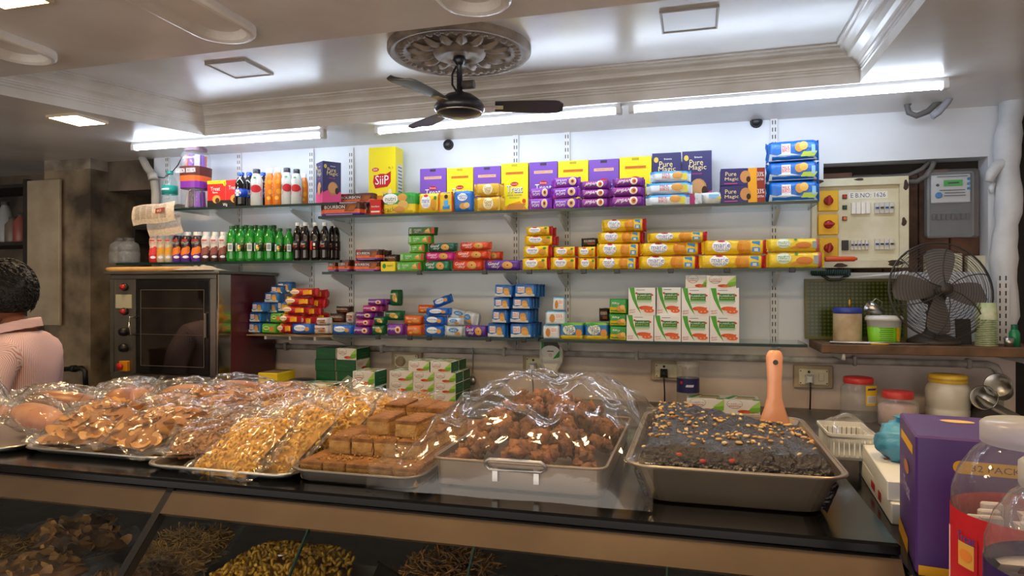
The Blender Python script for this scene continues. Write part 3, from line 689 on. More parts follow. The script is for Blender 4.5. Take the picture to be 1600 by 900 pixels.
small('chips', 'shiny red and yellow snack bag', '#c8202c', [('e', -.2, .55, .36, .5, '#f0dcc0'), ('t', 'bikis', -.2, .56, .26, .2, '#a01c24'), ('p', [(.1, .2), (.4, .3), (.3, .8), (.12, .7)], '#e8a024'), ('r', .4, .5, .1, .5, '#f0c41c')], xb=((.0, .3, '#e8b01c'),), L=.14, D=.09, H=.07, n=2.6, fin=.14)
small('blue_s', 'small shiny blue cookie packet', '#1c6cd0', [('e', -.05, .55, .5, .6, '#dfe8f0'), ('t', 'Good day', -.05, .56, .4, .2, '#1c4a94'), ('e', .25, .45, .2, .4, BI)], L=.13, n=2.8, fin=.13)
small('white_s', 'small white and brown wafer packet', '#cfc9c2', [('r', 0, .6, .6, .2, '#8a4a3a'), ('e', .1, .34, .4, .2, '#b06a3c'), ('t', 'bourbon', -.05, .6, .4, .12, W_)], L=.11, n=2.6, fin=.12)
small('brown_s', 'small dark brown biscuit packet', '#3a221c', [('t', 'BOURBON', 0, .6, .6, .2, '#d8c0a8'), ('r', .1, .3, .4, .2, '#8a4a2a')], L=.12, n=3, fin=.12)
small('purple_s', 'small purple jam biscuit packet', '#7a2a98', [('e', .18, .5, .3, .6, '#e8d0a8'), ('e', .18, .5, .14, .3, '#9a3030'), ('t', 'JIMJAM', -.14, .55, .42, .24, W_)], L=.13, n=3, fin=.12)
small('pink_s', 'small magenta jam biscuit packet', '#b8388c', [('e', .2, .5, .28, .6, '#e8d0a8'), ('e', .2, .5, .14, .3, '#9a3030'), ('t', 'JIMJAM', -.12, .55, .42, .24, W_)], L=.13, n=3, fin=.12)
small('green_s', 'small dark green cookie packet', '#17643a', [('e', .05, .5, .4, .5, '#c8a04a'), ('t', 'Good day', -.1, .72, .5, .18, W_), ('e', .2, .36, .2, .3, '#e8d07a')], L=.1, n=3, fin=.1)
small('orange_s', 'small orange cookie packet', '#d8641c', [('t', 'Good day', -.05, .66, .5, .22, W_), ('e', .15, .4, .36, .4, BI), ('e', -.15, .3, .2, .2, '#f0c05a')], L=.12, n=3, fin=.1)
small('cream_s', 'small white-blue cream biscuit packet', '#d5dee6', [('e', 0, .6, .5, .4, '#2a86cc'), ('t', 'milk', 0, .6, .3, .2, W_), ('e', .2, .3, .3, .3, BI)], L=.12, n=2.8, fin=.12)
small('almond', 'white almond biscuit pack with blue edge', '#dfe6ea', [('e', -.14, .46, .26, .6, '#c98a3c'), ('r', .2, .62, .34, .34, '#f4f4f0'), ('t', 'MILK', .2, .7, .28, .12, '#c8302c'), ('t', 'BIKIS', .2, .57, .28, .12, '#c8302c')], zb=((.88, 1., '#7fc0e4'), (0, .1, '#a8d0e4')))
small('nice', 'blue and yellow coconut biscuit pack', '#2c7cc4', [('e', -.1, .58, .5, .6, '#e8f0d8'), ('t', 'NICE', -.1, .66, .34, .24, '#1c4a94'), ('t', 'TIME', -.06, .42, .34, .24, '#1c4a94'), ('e', .28, .4, .26, .44, '#d9963c'), ('p', [(-.45, .9), (-.2, .98), (.1, .9), (-.2, .8)], '#3f9a3a')], zb=((0, .25, '#e8c81e'), (.85, 1., '#7ab83c')), L=.12)
small('gy', 'green and yellow biscuit pack', '#2f9a3c', [('p', [(-.42, .06), (.42, .06), (.42, .36), (-.42, .44)], '#ecc81c'), ('t', 'fifty', -.1, .68, .4, .18, W_), ('e', .14, .34, .4, .4, BI), ('e', .26, .44, .26, .3, '#e8c078')], L=.09)

U = E(SH1) + .0005; S2 = E(SH2) + .0005; S3 = E(SH3) + .0005; S3R = E(SH3) - .0015
g1, g2, g3 = 'biscuit packs on the upper shelf', 'biscuit packs on the middle shelf', 'snack packs on the lower shelf'
# ---- upper shelf: cartons at the back
BY = 3.06
carts = [('treat_p', 656, 697, 264), ('treat_y', 698, 739, 263), ('treat_p', 740, 782, 261), ('treat_y', 783, 825, 256), ('treat_p', 827, 871, 254), ('treat_y', 872, 919, 252), ('treat_p', 920, 967, 250), ('treat_y', 968, 1018, 246)]
pos = ['first in the row, beside the tall yellow carton', 'second in the row, behind the blue cookie pack', 'third in the row, behind the gold rolls', 'fourth in the row, with its wafer picture fully visible',
       'fifth in the row, above the lowest violet packs', 'sixth in the row, behind the violet packs', 'seventh in the row, behind purple rolls', 'last in the row, next to the navy cartons']
for (k, u0, u1, vt), w in zip(carts, pos):
    a = at(u0, vt, BY); b = at(u1, 330, BY)
    inst(k, ((a.x + b.x) / 2, BY, U), ((b.x - a.x) / .135, 1, (a.z - U) / .225), (0, 0, R(random.uniform(-1.5, 1.5))), PR[k]['look'] + ', ' + w, 'wafer cartons in a row on the upper shelf')
for u0, u1, vt, w in ((1019, 1064, 240, 'behind the white milk packs'), (1066, 1112, 237, 'right of its twin, biscuit picture visible')):
    a = at(u0, vt, BY); b = at(u1, 330, BY)
    inst('magic_v', ((a.x + b.x) / 2, BY, U), ((b.x - a.x) / .14, 1, (a.z - U) / .235), (0, 0, 0), 'upright navy biscuit carton, ' + w, 'navy cartons on the upper shelf')
a = at(576, 231, 3.04); b = at(618, 330, 3.04)
inst('siip', ((a.x + b.x) / 2, 3.04, U), ((b.x - a.x) / .135, .9, (a.z - U) / .27), (0, 0, 0), 'tall yellow carton with a red badge on the upper shelf')
# front row, upper shelf
place('bourbon', 497, 566, 315, 335, U, 'brown chocolate biscuit pack at the left end of the upper shelf', g1)
place('bourbon', 524, 588, 306, 322, U + .062, 'purple-edged chocolate biscuit pack lying on top behind the front one', g1, Y=YF + .09)
place('bourbon', 545, 592, 315, 335, U, 'chocolate biscuit pack mostly hidden behind the red packet', g1, Y=YF + .10)
place('redbox', 578, 595, 311, 334, U, 'small plain red packet beside the green cracker pack', g1)
place('nutri_g', 594, 652, 301, 333, U, 'green and yellow cracker pack on the upper shelf', g1)
place('marie_s', 652, 687, 300, 331, U, 'yellow square biscuit pack beside the cracker pack, upper shelf', g1)
place('marie_b', 685, 707, 299, 331, U, 'yellow pack with blue panel and red edge, upper shelf', g1)
place('goodday_b', 707, 738, 297, 330, U, 'blue cookie pack standing before a yellow carton', g1)
stack([('gold', 738, 786, 308, 330), ('gold', 738, 784, 289, 308)], U, 'pair before the purple carton', g1)
stack([('pops', 823, 860, 307, 324), ('pops', 825, 860, 292, 307)], U, 'left end pile of two', g1)
stack([('pops', 859, 904, 307, 323), ('pops', 859, 905, 292, 307), ('pops', 861, 906, 278, 292)], U, 'violet pile before the sixth carton', g1)
stack([('jimjam', 905, 952, 308, 322), ('jimjam', 905, 952, 296, 308), ('jimjam', 906, 951, 284, 296)], U, 'pile beside the violet packs', g1, rows=1)
stack([('jimjam', 952, 1006, 304, 319), ('jimjam', 952, 1006, 291, 304), ('jimjam', 957, 1005, 279, 291)], U, 'pile beside the white milk packs', g1, rows=1)
stack([('milk_w', 1009, 1077, 301, 317), ('milk_w', 1010, 1081, 285, 301), ('milk_w', 1016, 1079, 270, 285)], U, 'pile before the navy cartons', g1)
place('milk_flat', 1086, 1140, 295, 313, U, 'crumpled white foil pack lying before the navy carton', g1)
stack([('magic_h', 1126, 1196, 287, 312), ('magic_h', 1126, 1195, 263, 287)], U, 'pair beside the blue packs', 'flat navy cartons')
stack([('milk_big', 1198, 1282, 281, 311), ('milk_big', 1198, 1281, 254, 281), ('milk_big', 1198, 1281, 225, 254)], U, 'pile at the right end', 'large blue packs at the right end')
# ---- middle shelf, left half
stack([('bourbon', 510, 526, 405, 423)], S2, 'narrow, at the far left end of the middle shelf', g2)
stack([('bourbon', 526, 547, 404, 423)], S2, 'narrow, second from the left end, middle shelf', g2)
stack([('bourbon', 548, 595, 406, 423), ('bourbon', 551, 595, 389, 406)], S2, 'left pair on the middle shelf', g2, rows=1)
place('yellowbox', 595, 617, 408, 423, S2, 'small yellow packet beside the lime green packs, middle shelf', g2)
place('brown_s', 596, 622, 396, 410, S2 + .042, 'dark crumpled packet above the small yellow packet', g2, Y=YF + .07)
stack([('fifty', 617, 659, 408, 423), ('fifty', 622, 663, 395, 408), ('fifty', 637, 664, 382, 395), ('fifty', 635, 674, 369, 382), ('fifty_d', 635, 680, 357, 369)], S2, 'tall green pile', g2)
stack([('gd_green', 659, 703, 406, 422), ('gd_pink', 662, 709, 393, 406), ('gd_dgreen', 667, 711, 380, 393)], S2, 'pile beside the tall green pile', g2)
stack([('gd_orange', 704, 755, 405, 422), ('gd_orange', 709, 763, 391, 405), ('gd_orange', 716, 765, 379, 391)], S2, 'orange pile', g2)
place('gd_orange', 750, 783, 393, 407, S2 + .05, 'orange-red roll poking out behind the orange pile', g2, Y=YF + .085)
place('gd_purple', 755, 813, 405, 421, S2, 'purple chocolate cookie roll lying on the middle shelf', g2)
# ---- middle shelf, right half
stack([('marie_s', 814, 858, 401, 421), ('marie_s', 815, 860, 383, 401), ('marie_s', 819, 866, 368, 383), ('marie_s', 820, 861, 355, 368)], S2, 'short pack pile of four', g2, rows=1)
stack([('marie_s', 860, 902, 400, 420), ('marie_s', 864, 901, 384, 400)], S2, 'low pile beside pile of four', g2)
stack([('marie_s', 903, 932, 400, 419), ('marie_s', 901, 932, 383, 400)], S2, 'low pile touching the long rolls', g2)
place('brown_s', 907, 935, 369, 383, S2 + .105, 'dark shaded packet on top behind two low yellow piles', g2, Y=YF + .07)
stack([('marie_g', 932, 997, 401, 420), ('marie_g', 932, 1001, 380, 401), ('marie_g', 934, 1004, 363, 380), ('marie_g', 939, 1008, 345, 363)], S2, 'tallest yellow pile', g2, rows=1)
stack([('marie_g', 996, 1092, 398, 419), ('marie_g', 1000, 1097, 379, 398), ('marie_g', 1011, 1104, 365, 379)], S2, 'pile right of the tallest yellow pile', g2)
stack([('marie_g', 1093, 1197, 397, 418), ('marie_g', 1097, 1199, 375, 397)], S2, 'pair left of the oat rolls', g2)
stack([('nutri_y', 1198, 1288, 392, 417), ('nutri_y', 1199, 1285, 372, 392)], S2, 'pair at the right end', g2)
# ---- lower shelf
st = [('milk_s', 386, 407, 504, 521), ('milk_s', 388, 407, 488, 504), ('milk_s', 391, 412, 472, 488)]
stack(st, S3, 'front of the stepped blue pile', 'small blue packs by the oven', rows=1)
for (k, u0, u1, v0, v1, y, lab) in (('milk_s', 406, 428, 486, 504, .10, 'small blue pack behind the lime packs, lower of the stepped pile'), ('milk_s', 411, 436, 456, 473, .08, 'small blue pack on the third step of the blue pile'),
        ('milk_s', 412, 434, 472, 489, .09, 'small blue pack in the heart of the stepped blue pile'), ('milk_s', 430, 448, 470, 487, .10, 'small blue pack touching the red bags'), ('milk_s', 421, 442, 446, 459, .10, 'small blue pack next to the top of the blue pile'), ('milk_s', 431, 454, 440, 457, .13, 'topmost small blue pack of the stepped pile')):
    place(k, u0, u1, v0, v1, None, lab, 'small blue packs by the oven', Y=YF + y)
stack([('lime_s', 407, 431, 507, 522)], S3, 'on the lower shelf before the blue pile', g3)
place('lime_s', 421, 440, 492, 507, S3 + .052, 'small lime green pack on top, against the red bags', g3, Y=YF + .05)
stack([('chips', 430, 455, 507, 523), ('chips', 432, 466, 492, 507), ('chips', 437, 476, 478, 492), ('chips', 442, 482, 464, 478), ('chips', 448, 490, 450, 464)], S3, 'red pile', 'red snack bags')
k = 0
for (u0, u1, v0, v1, y) in ((462, 488, 493, 509, .05), (466, 494, 479, 494, .06), (474, 500, 464, 480, .08), (478, 504, 452, 467, .1), (482, 505, 487, 503, .1)):
    k += 1
    place('chips', u0, u1, v0, v1, None, 'crumpled red snack bag behind the red pile, ' + ('lowest', 'second from below', 'third from below', 'highest', 'rightmost')[k - 1], 'red bags behind the red pile', Y=YF + y, rz=R(random.uniform(-25, 25)), tilt=R(random.uniform(-12, 12)))
stack([('blue_s', 453, 488, 508, 525)], S3, 'lying before the red bags', g3)
stack([('white_s', 487, 513, 508, 523), ('white_s', 490, 513, 496, 508)], S3, 'pair on cardboard', g3)
place('brown_s', 511, 539, 493, 508, S3 + .055, 'small dark brown packet heaped above the pale blue packet', g3, Y=YF + .07)
place('brown_s', 521, 547, 484, 496, S3 + .10, 'small dark brown packet on top of the brown heap', g3, Y=YF + .08)
place('white_s', 538, 553, 489, 508, S3 + .05, 'brown and white packet wedged beside the magenta packets', g3, Y=YF + .07)
stack([('blue_s', 514, 552, 507, 523)], S3, 'lying right of the white wafer packets', g3)
stack([('purple_s', 549, 579, 510, 524), ('pink_s', 551, 580, 498, 510), ('purple_s', 552, 584, 487, 498), ('pink_s', 563, 592, 476, 487), ('purple_s', 571, 600, 466, 476)], S3, 'leaning violet pile', g3, rows=1)
stack([('green_s', 579, 601, 507, 524), ('green_s', 582, 601, 494, 507)], S3, 'small green pair', g3)
place('green_s', 598, 628, 490, 506, S3 + .07, 'wide dark green packet above the purple packet', g3, Y=YF + .05)
place('green_s', 607, 624, 464, 490, S3 + .14, 'dark green packet standing on end on the green heap', g3, Y=YF + .07)
stack([('purple_s', 600, 632, 505, 524)], S3, 'between the green and orange packets', g3)
stack([('orange_s', 632, 660, 507, 525), ('orange_s', 629, 660, 492, 507)], S3, 'pair beside blue packets', g3)
place('orange_s', 650, 678, 478, 492, S3 + .105, 'small orange packet behind the top of the blue heap', g3, Y=YF + .07)
stack([('blue_s', 660, 694, 508, 526), ('blue_s', 660, 694, 492, 508), ('blue_s', 664, 702, 480, 492)], S3, 'blue heap', g3)
place('blue_s', 676, 706, 469, 483, S3 + .145, 'dark blue packet tilted on top of the blue heap', g3, Y=YF + .06, tilt=R(-20))
stack([('cream_s', 693, 724, 509, 527), ('cream_s', 696, 721, 496, 509)], S3, 'pair beside the blue heap', g3)
for (u0, u1, v0, v1, rz, lab) in ((700, 728, 482, 500, 20, 'white and blue cream packet crumpled on top of its heap'), (716, 742, 486, 508, -30, 'white and blue cream packet sliding down the heap')):
    place('cream_s', u0, u1, v0, v1, None, lab, g3, Y=YF + .07, rz=R(rz), tilt=R(12))
stack([('gd_purple', 724, 760, 508, 527)], S3, 'on the lower shelf beside the milk packs', g3)
stack([('milk_s', 759, 790, 504, 527), ('milk_s', 766, 793, 482, 504), ('milk_s', 770, 797, 463, 482), ('milk_s', 770, 801, 443, 463)], S3, 'left tower of two', 'small blue packs in two towers', rows=2)
stack([('milk_s', 795, 832, 503, 527), ('milk_s', 794, 828, 481, 503), ('milk_s', 798, 830, 462, 481), ('milk_s', 802, 838, 441, 462)], S3, 'right tower of two', 'small blue packs in two towers', rows=2)
stack([('almond', 846, 875, 508, 531), ('almond', 851, 884, 486, 508), ('almond', 862, 882, 464, 486)], S3R, 'almond tower', g3)
stack([('nice', 874, 913, 504, 531)], S3R, 'touching the almond tower', g3)
stack([('nice', 913, 952, 504, 532)], S3R, 'touching the green tower', g3)
place('brown_s', 935, 952, 482, 504, S3R + .078, 'small dark packet on end behind the coconut biscuit packs', g3, Y=YF + .08)
stack([('gy', 951, 980, 510, 533), ('gy', 951, 980, 490, 510), ('gy', 950, 980, 467, 490)], S3R, 'green tower beside the sweet boxes', g3, rows=1)
# white sweet boxes, two rows of four
cols = ['first column', 'second column', 'third column', 'last column']
for i, (u0, u1, v0, v1, vt, ub0, ub1, y) in enumerate(((979, 1021, 493, 534, 450, 982, 1024, 0), (1022, 1064, 494, 535, 450, 1026, 1064, .03), (1065, 1108, 495, 536, 451, 1065, 1109, 0), (1109, 1155, 495, 537, 451, 1109, 1155, 0))):
    z = place('sweetbox', u0, u1, v0, v1, S3R, 'white sweet box with green arc, bottom row, ' + cols[i], 'white sweet boxes', Y=YF + .012)
    place('sweetbox', ub0, ub1, vt, v0, z, 'white sweet box with green arc, upper row, ' + cols[i], 'white sweet boxes', Y=YF + .012 + y)
zt = at(1130, 451, YF + .012).z
place('sweetbar', 1104, 1150, 431, 451, zt, 'small flat sweet box on top, right of the shaded one', 'small boxes on the white sweet boxes', Y=YF + .012)
place('sweetbar', 1071, 1110, 430, 451, zt, 'small flat shaded sweet box set back on top', 'small boxes on the white sweet boxes', Y=YF + .075)

# ---- bottles
def bottle_mesh(kind):
    if kind == 'soda': body = [(0, .004), (.022, 0), (.029, .006), (.031, .02), (.030, .05), (.0305, .052), (.0305, .105), (.030, .107), (.031, .125), (.029, .142), (.020, .165), (.0125, .178), (.0125, .186)]; lab = (.0308, .055, .103); cap = (.0155, .182, .2)
    elif kind == 'shake': body = [(0, .003), (.024, 0), (.028, .005), (.030, .03), (.0275, .075), (.026, .10), (.029, .125), (.0285, .15), (.022, .168), (.018, .175)]; lab = None; cap = (.0195, .172, .196)
    elif kind == 'can': body = [(0, .003), (.024, 0), (.027, .006), (.0275, .10), (.027, .14), (.019, .165), (.015, .178)]; lab = None; cap = (.0165, .175, .2)
    else: body = [(0, .004), (.028, 0), (.036, .008), (.037, .09), (.035, .10), (.037, .12), (.037, .16), (.03, .195), (.016, .225), (.0135, .235)]; lab = (.0375, .105, .158); cap = (.017, .232, .25)
    return body, lab, cap
BT = {}
def bottle_kind(key, kind, look, bm, capm, labm=None, prints=(), sleeve=None, film_top=None):
    body, lab, cap = bottle_mesh(kind); parts = []
    b = MB().lathe(body, seg=18, caps=False).mesh('bottle', bm)
    c = MB().lathe([(cap[0], cap[1]), (cap[0], cap[2] - .002), (cap[0] - .002, cap[2]), (0, cap[2])], seg=16, caps=False).mesh('cap', capm); parts.append(('cap', c))
    if lab and labm:
        parts.append(('label', MB().lathe([(lab[0], lab[1]), (lab[0] + .0004, lab[1]), (lab[0] + .0004, lab[2]), (lab[0], lab[2])], seg=18, caps=False).mesh('label', labm)))
        z0, z1, r = lab[1], lab[2], lab[0] + .0008
        rf = lambda z: r
    else:
        z0, z1 = .004, body[-1][1]
        def rf(z):
            for (r0, h0), (r1, h1) in zip(body, body[1:]):
                if h0 <= z <= h1 and h1 > h0: return r0 + (r1 - r0) * (z - h0) / (h1 - h0) + .0012
            return .02
    if prints:
        W = .062
        def proj(x, z, l):
            rr = rf(z0 + z) + l; a = x / .031
            return (rr * math.sin(a), -rr * math.cos(a), z0 + z)
        parts.append(('printed_label', print_mesh('printed_label', prints, W, z1 - z0, proj)))
    BT[key] = dict(mesh=b, parts=parts, r=max(p[0] for p in body), h=cap[2], look=look)
def bottle(key, u0, u1, v0, v1, zb, label, group, Y=None, rz=None):
    p = BT[key]; Y = Y or YF + .05
    a = at(u0, v0, Y); b = at(u1, v1, Y)
    s = (b.x - a.x) / (2 * p['r']); h = (a.z - zb) / p['h']
    o = put('drink_bottle', p['mesh'], None, ((a.x + b.x) / 2, Y, zb), (0, 0, R(random.uniform(-12, 12)) if rz is None else rz), (s, s, h))
    tag(o, label, 'bottle', group)
    for n, me in p['parts']: put(n, me, o)
m_gb = mat('green_bottle', '#22a52c', .12, coat=.6, trans=.35); m_gcap = mat('green_cap', '#12502c', .4)
m_cola = mat('cola', '#160c0a', .1, coat=.6); m_wcap = mat('white_cap', '#dfe0e0', .4); m_bcap = mat('blue_cap', '#1c54c8', .4); m_kcap = mat('black_cap', '#1d1d22', .4)
bottle_kind('lime', 'soda', '', m_gb, m_gcap, ink('#123a1c'), [('r', -.3, .5, .4, .9, '#dfe6df'), ('p', [(.0, .1), (.2, .1), (.5, .9), (.3, .9)], '#a8d42c'), ('e', .12, .5, .3, .5, '#e8e04a'), ('t', '7', .06, .5, .14, .5, W_), ('e', .2, .56, .12, .3, '#d8342c'), ('r', -.3, .5, .3, .6, '#8a9a90')])
bottle_kind('lime2', 'soda', '', m_gb, m_gcap, ink('#123a1c'), [('p', [(-.5, .1), (-.3, .1), (0, .9), (-.2, .9)], '#a8d42c'), ('r', .2, .5, .4, .9, '#e6ebe6'), ('r', .2, .5, .3, .6, '#93a29a'), ('e', -.3, .55, .16, .36, '#d8342c')])
bottle_kind('cola', 'soda', '', m_cola, m_wcap, ink('#1c1214'), [('t', 'Thums', -.05, .68, .62, .24, W_, .2, .15), ('t', 'Up', .1, .38, .34, .26, '#e8762c', .2, .15), ('e', -.3, .5, .2, .4, '#c8282c')])
bottle_kind('cola2', 'soda', '', m_cola, m_wcap, ink('#1c1214'), [('r', -.2, .5, .4, .96, '#c8282c'), ('r', .24, .6, .2, .3, W_), ('e', .25, .2, .2, .2, '#e8762c')])
bottle_kind('pepsi', 'soda', '', m_cola, m_bcap, ink('#1c48b8'), [('e', 0, .5, .62, .8, W_), ('p', [(-.29, .56), (-.2, .8), (0, .88), (.2, .8), (.29, .56), (.1, .6), (-.1, .62)], '#d8283c'), ('p', [(-.29, .42), (-.2, .2), (0, .12), (.2, .2), (.29, .42), (.1, .36), (-.1, .34)], '#1c48b8'), ('t', 'PEPSI', 0, .48, .44, .16, K_)])
def shake(key, base, top, bot, splash):
    bottle_kind(key, 'shake', '', mat('sleeve_' + key, base, .35, coat=.3), m_wcap, None,
                [('e', .05, .40, .9, .26, splash), ('e', .3, .5, .4, .16, splash), ('e', -.2, .30, .5, .14, splash), ('e', .12, .17, .5, .1, '#dfe0f0'), ('r', 0, .80, .5, .05, '#c8302c'), ('t', "Winkin' Cow", 0, .73, .7, .045, top), ('t', 'THICK SHAKE', 0, .67, .6, .03, top)])
    body = bottle_mesh('shake')[0]; z0 = .003
    BT[key]['parts'].insert(0, ('sleeve_base', MB().lathe([(r + .0005, h) for r, h in body[1:5]] + [(.0275 + .0005, .076)], seg=18, caps=False).mesh('sleeve_base', mat('sleeve_low_' + key, bot, .35, coat=.3))))
shake('shake_p', '#35202a', W_, '#5c2a98', '#e07a30'); shake('shake_w', '#d8d3d2', '#6a2a24', '#4a2824', '#8a5048')
shake('shake_r', '#d8c4bc', '#8a2a24', '#c0242c', '#d8444c'); shake('shake_y', '#c9c2b4', '#6a4a24', '#bfb29c', '#dba03a')
bottle_kind('zapp', 'can', '', mat('silver_bottle', '#c9ccc6', .3), m_kcap, None, [('e', .2, .5, .9, .24, '#c0242c'), ('p', [(-.3, .3), (.6, .26), (.7, .5), (.0, .56)], '#d83a3c'), ('t', 'ZAPP', -.45, .5, .5, .14, '#2a2a30', 0, .8), ('e', .1, .84, .3, .06, '#4a8a3a')])
bottle_kind('mango', 'can', '', mat('mango_bottle', '#e07a1c', .3), m_wcap, None, [('e', .3, .7, .4, .14, '#f0a52c'), ('e', .4, .4, .5, .16, '#f0a52c'), ('e', .2, .2, .4, .12, '#f3b84a')] + [('t', c, -.38, .30 + i * .1, .26, .08, W_) for i, c in enumerate('OGNAM')])
bottle_kind('water', 'water', '', film('clear_pet', (.86, .95, .98), .05, .3, 40, .05), mat('teal_cap', '#1f8f84', .4), mat('teal_label', '#16968c', .4), [('r', 0, .55, .8, .2, '#dff0ee')])
UL, UL2 = E(SHL1) + .0005, E(SHL2) + .0005
bottle('water', 256, 275, 268, 322, UL, 'clear water bottle with teal cap and label beside the jar', None, Y=YF + .12)
gb = 'drink bottles on the upper left shelf'
bottle('pepsi', 369, 385, 270, 320, UL, 'blue-capped cola bottle beside the red carton', gb, rz=0); bottle('pepsi', 382, 397, 270, 320, UL, 'blue-capped cola bottle set back, half hidden by a silver bottle', gb, YF + .12); bottle('pepsi', 403, 418, 270, 320, UL, 'blue-capped cola bottle between silver and mango bottles', gb, YF + .11)
bottle('zapp', 393, 409, 265, 319, UL, 'silver black-capped bottle between the blue-capped cola bottles', gb, YF + .04); bottle('mango', 415, 428, 264, 319, UL, 'orange mango drink bottle, left of two', gb, rz=0); bottle('mango', 427, 441, 263, 319, UL, 'orange mango drink bottle, right of two', gb, rz=0)
bottle('zapp', 441, 456, 263, 318, UL, 'silver black-capped bottle right of the mango bottles', gb, rz=.2); bottle('zapp', 456, 471, 265, 318, UL, 'silver black-capped bottle nearest the navy egg carton', gb, rz=0); bottle('mango', 470, 481, 272, 318, UL, 'orange bottle half hidden behind the last silver bottle', gb, YF + .12)
gs = 'milkshake bottles on the lower left shelf'
for k, u0, u1, lab in (('shake_r', 235, 248, 'red-based milkshake bottle at the left end below the newspaper'), ('shake_y', 247, 259, 'yellow vanilla shake bottle next to the red-based one'), ('shake_y', 259, 271, 'yellow vanilla shake bottle next to the purple ones'),
                       ('shake_p', 271, 285, 'purple milkshake bottle, left of three'), ('shake_p', 285, 300, 'purple milkshake bottle, middle of three'), ('shake_p', 301, 317, 'purple milkshake bottle, right of three'),
                       ('shake_w', 316, 330, 'white and brown shake bottle, left of three'), ('shake_w', 330, 343, 'white and brown shake bottle, middle of three'), ('shake_w', 343, 356, 'white and brown shake bottle beside the green sodas')):
    bottle(k, u0, u1, 363, 408, UL2, lab, gs, rz=R(YAW * .8))
gl = 'green soda bottles on the lower left shelf'
wn = ['first', 'second', 'third', 'fourth', 'fifth', 'sixth', 'seventh']
for i, u in enumerate((363, 378, 392, 407, 422)): bottle('lime' if i % 2 else 'lime2', u - 7.6, u + 7.6, 353, 407, UL2, 'green soda bottle in the front row, %s from the milkshakes' % wn[i], gl)
for i, u in enumerate((370, 385, 400, 414, 428)): bottle('lime2', u - 7, u + 7, 352, 405, UL2, 'green soda bottle in the second row, %s from the milkshakes' % wn[i], 'green sodas in the second row', YF + .12)
bottle('lime', 431, 444, 357, 407, UL2, 'shorter green soda bottle with a yellow logo', gl, rz=0); bottle('lime2', 445, 458, 357, 407, UL2, 'shorter green soda bottle touching the cola bottles', gl)
gc = 'dark cola bottles on the lower left shelf'
for i, (u0, u1, y, k) in enumerate(((459, 471, .05, 'cola'), (471, 484, .05, 'cola'), (486, 500, .05, 'cola2'), (501, 514, .05, 'cola'), (513, 524, .10, 'cola'), (520, 531, .15, 'cola2'))):
    bottle(k, u0, u1, 348, 407, UL2, 'white-capped dark cola bottle, %s counting from the green sodas' % wn[i], gc, YF + y)
bottle('cola', 466, 477, 350, 405, UL2, 'white-capped dark cola bottle half hidden in the second row', gc, YF + .13)
place('treat_r', 324, 373, 281, 322, UL, 'red and black biscuit carton beside the jar', None, Y=YF + .05)
a = at(479, 255, YF + .03); b = at(522, 320, YF + .03); h = a.z - UL
inst('magic_d', ((a.x + b.x) / 2 - .0, YF + .022, UL), (.93, .93, h / .21), (0, 0, R(-42 + YAW * .2)), 'navy and pink egg biscuit carton turned corner-on at shelf end')
# jar of chocolate biscuits with a flared sleeve
p = at(305, 300, YF + .07); t = thing('biscuit_jar', 'tall clear jar of purple biscuit packets with a brown sleeve', 'jar', (p.x, YF + .075, UL))
s = px(305, YF + .07); hj = at(305, 232, YF + .07).z - UL; rj = 19.5 * s
def sq(r, z, k=.30):
    o = []
    for i in range(20):
        an = 2 * math.pi * i / 20; c, d = math.cos(an), math.sin(an); q_ = 1 / (abs(c) ** 4 + abs(d) ** 4) ** .25
        o.append((r * c * (1 + (q_ - 1) * k * 2), r * d * (1 + (q_ - 1) * k * 2), z))
    return o
m_pet = film('jar_plastic', (.95, .95, .97), .06, .25, 30, .06)
MB().loft([sq(rj * .92, .002), sq(rj, .012), sq(rj, hj * .3), sq(rj * .96, hj * .32), sq(rj, hj * .34), sq(rj, hj * .80), sq(rj * .96, hj * .9), sq(rj * .72, hj * .955), sq(rj * .72, hj)], smooth=True, caps=False).build('jar_body', m_pet, t)
MB().loft([sq(rj * .76, hj * .95), sq(rj * .76, hj), sq(rj * .7, hj + .004)]).build('lid', mat('jar_lid', '#7a5a62', .4), t)
slv = MB(); slv.loft([sq(rj * 1.03, hj * .33), sq(rj * 1.04, hj * .44)], 0, False); slv.loft([sq(rj * 1.04, hj * .44), sq(rj * 1.06, hj * .53)], 1, False); slv.loft([sq(rj * 1.06, hj * .53), sq(rj * 1.09, hj * .68)], 2, False)
so = slv.build('sleeve', [ink('#7a2f98'), ink('#e0642a'), ink('#5a2a22')], t)
pm = print_mesh('printed_sleeve', [('t', 'BOURBON', -.24, .52, .42, .34, W_), ('t', 'BOURBON', .26, .52, .42, .34, W_)], rj * 2, hj * .22, lambda x, z, l: (x, -rj * 1.12 - l - .003, hj * .46 + z + hj * .03))
put('printed_sleeve', pm, t)
cm = [MB().box(-.012, .012, -.008, .008, 0, hj * .27, b=.003).mesh('packet', ink(c)) for c in ('#6a2a98', '#8a4ab8', '#b8b4bc', '#c05a34', '#4a2a4a')]
for lv in (0, .36, .68):
    for i in range(9):
        an = 2 * math.pi * i / 9; put('packet', cm[(i * 2 + int(lv * 10)) % 5], t, (rj * .66 * math.cos(an), rj * .66 * math.sin(an), .006 + lv * hj * .95), (R(random.uniform(-5, 5)), 0, an + math.pi / 2), (1, 1, .8 if lv > .6 else 1))
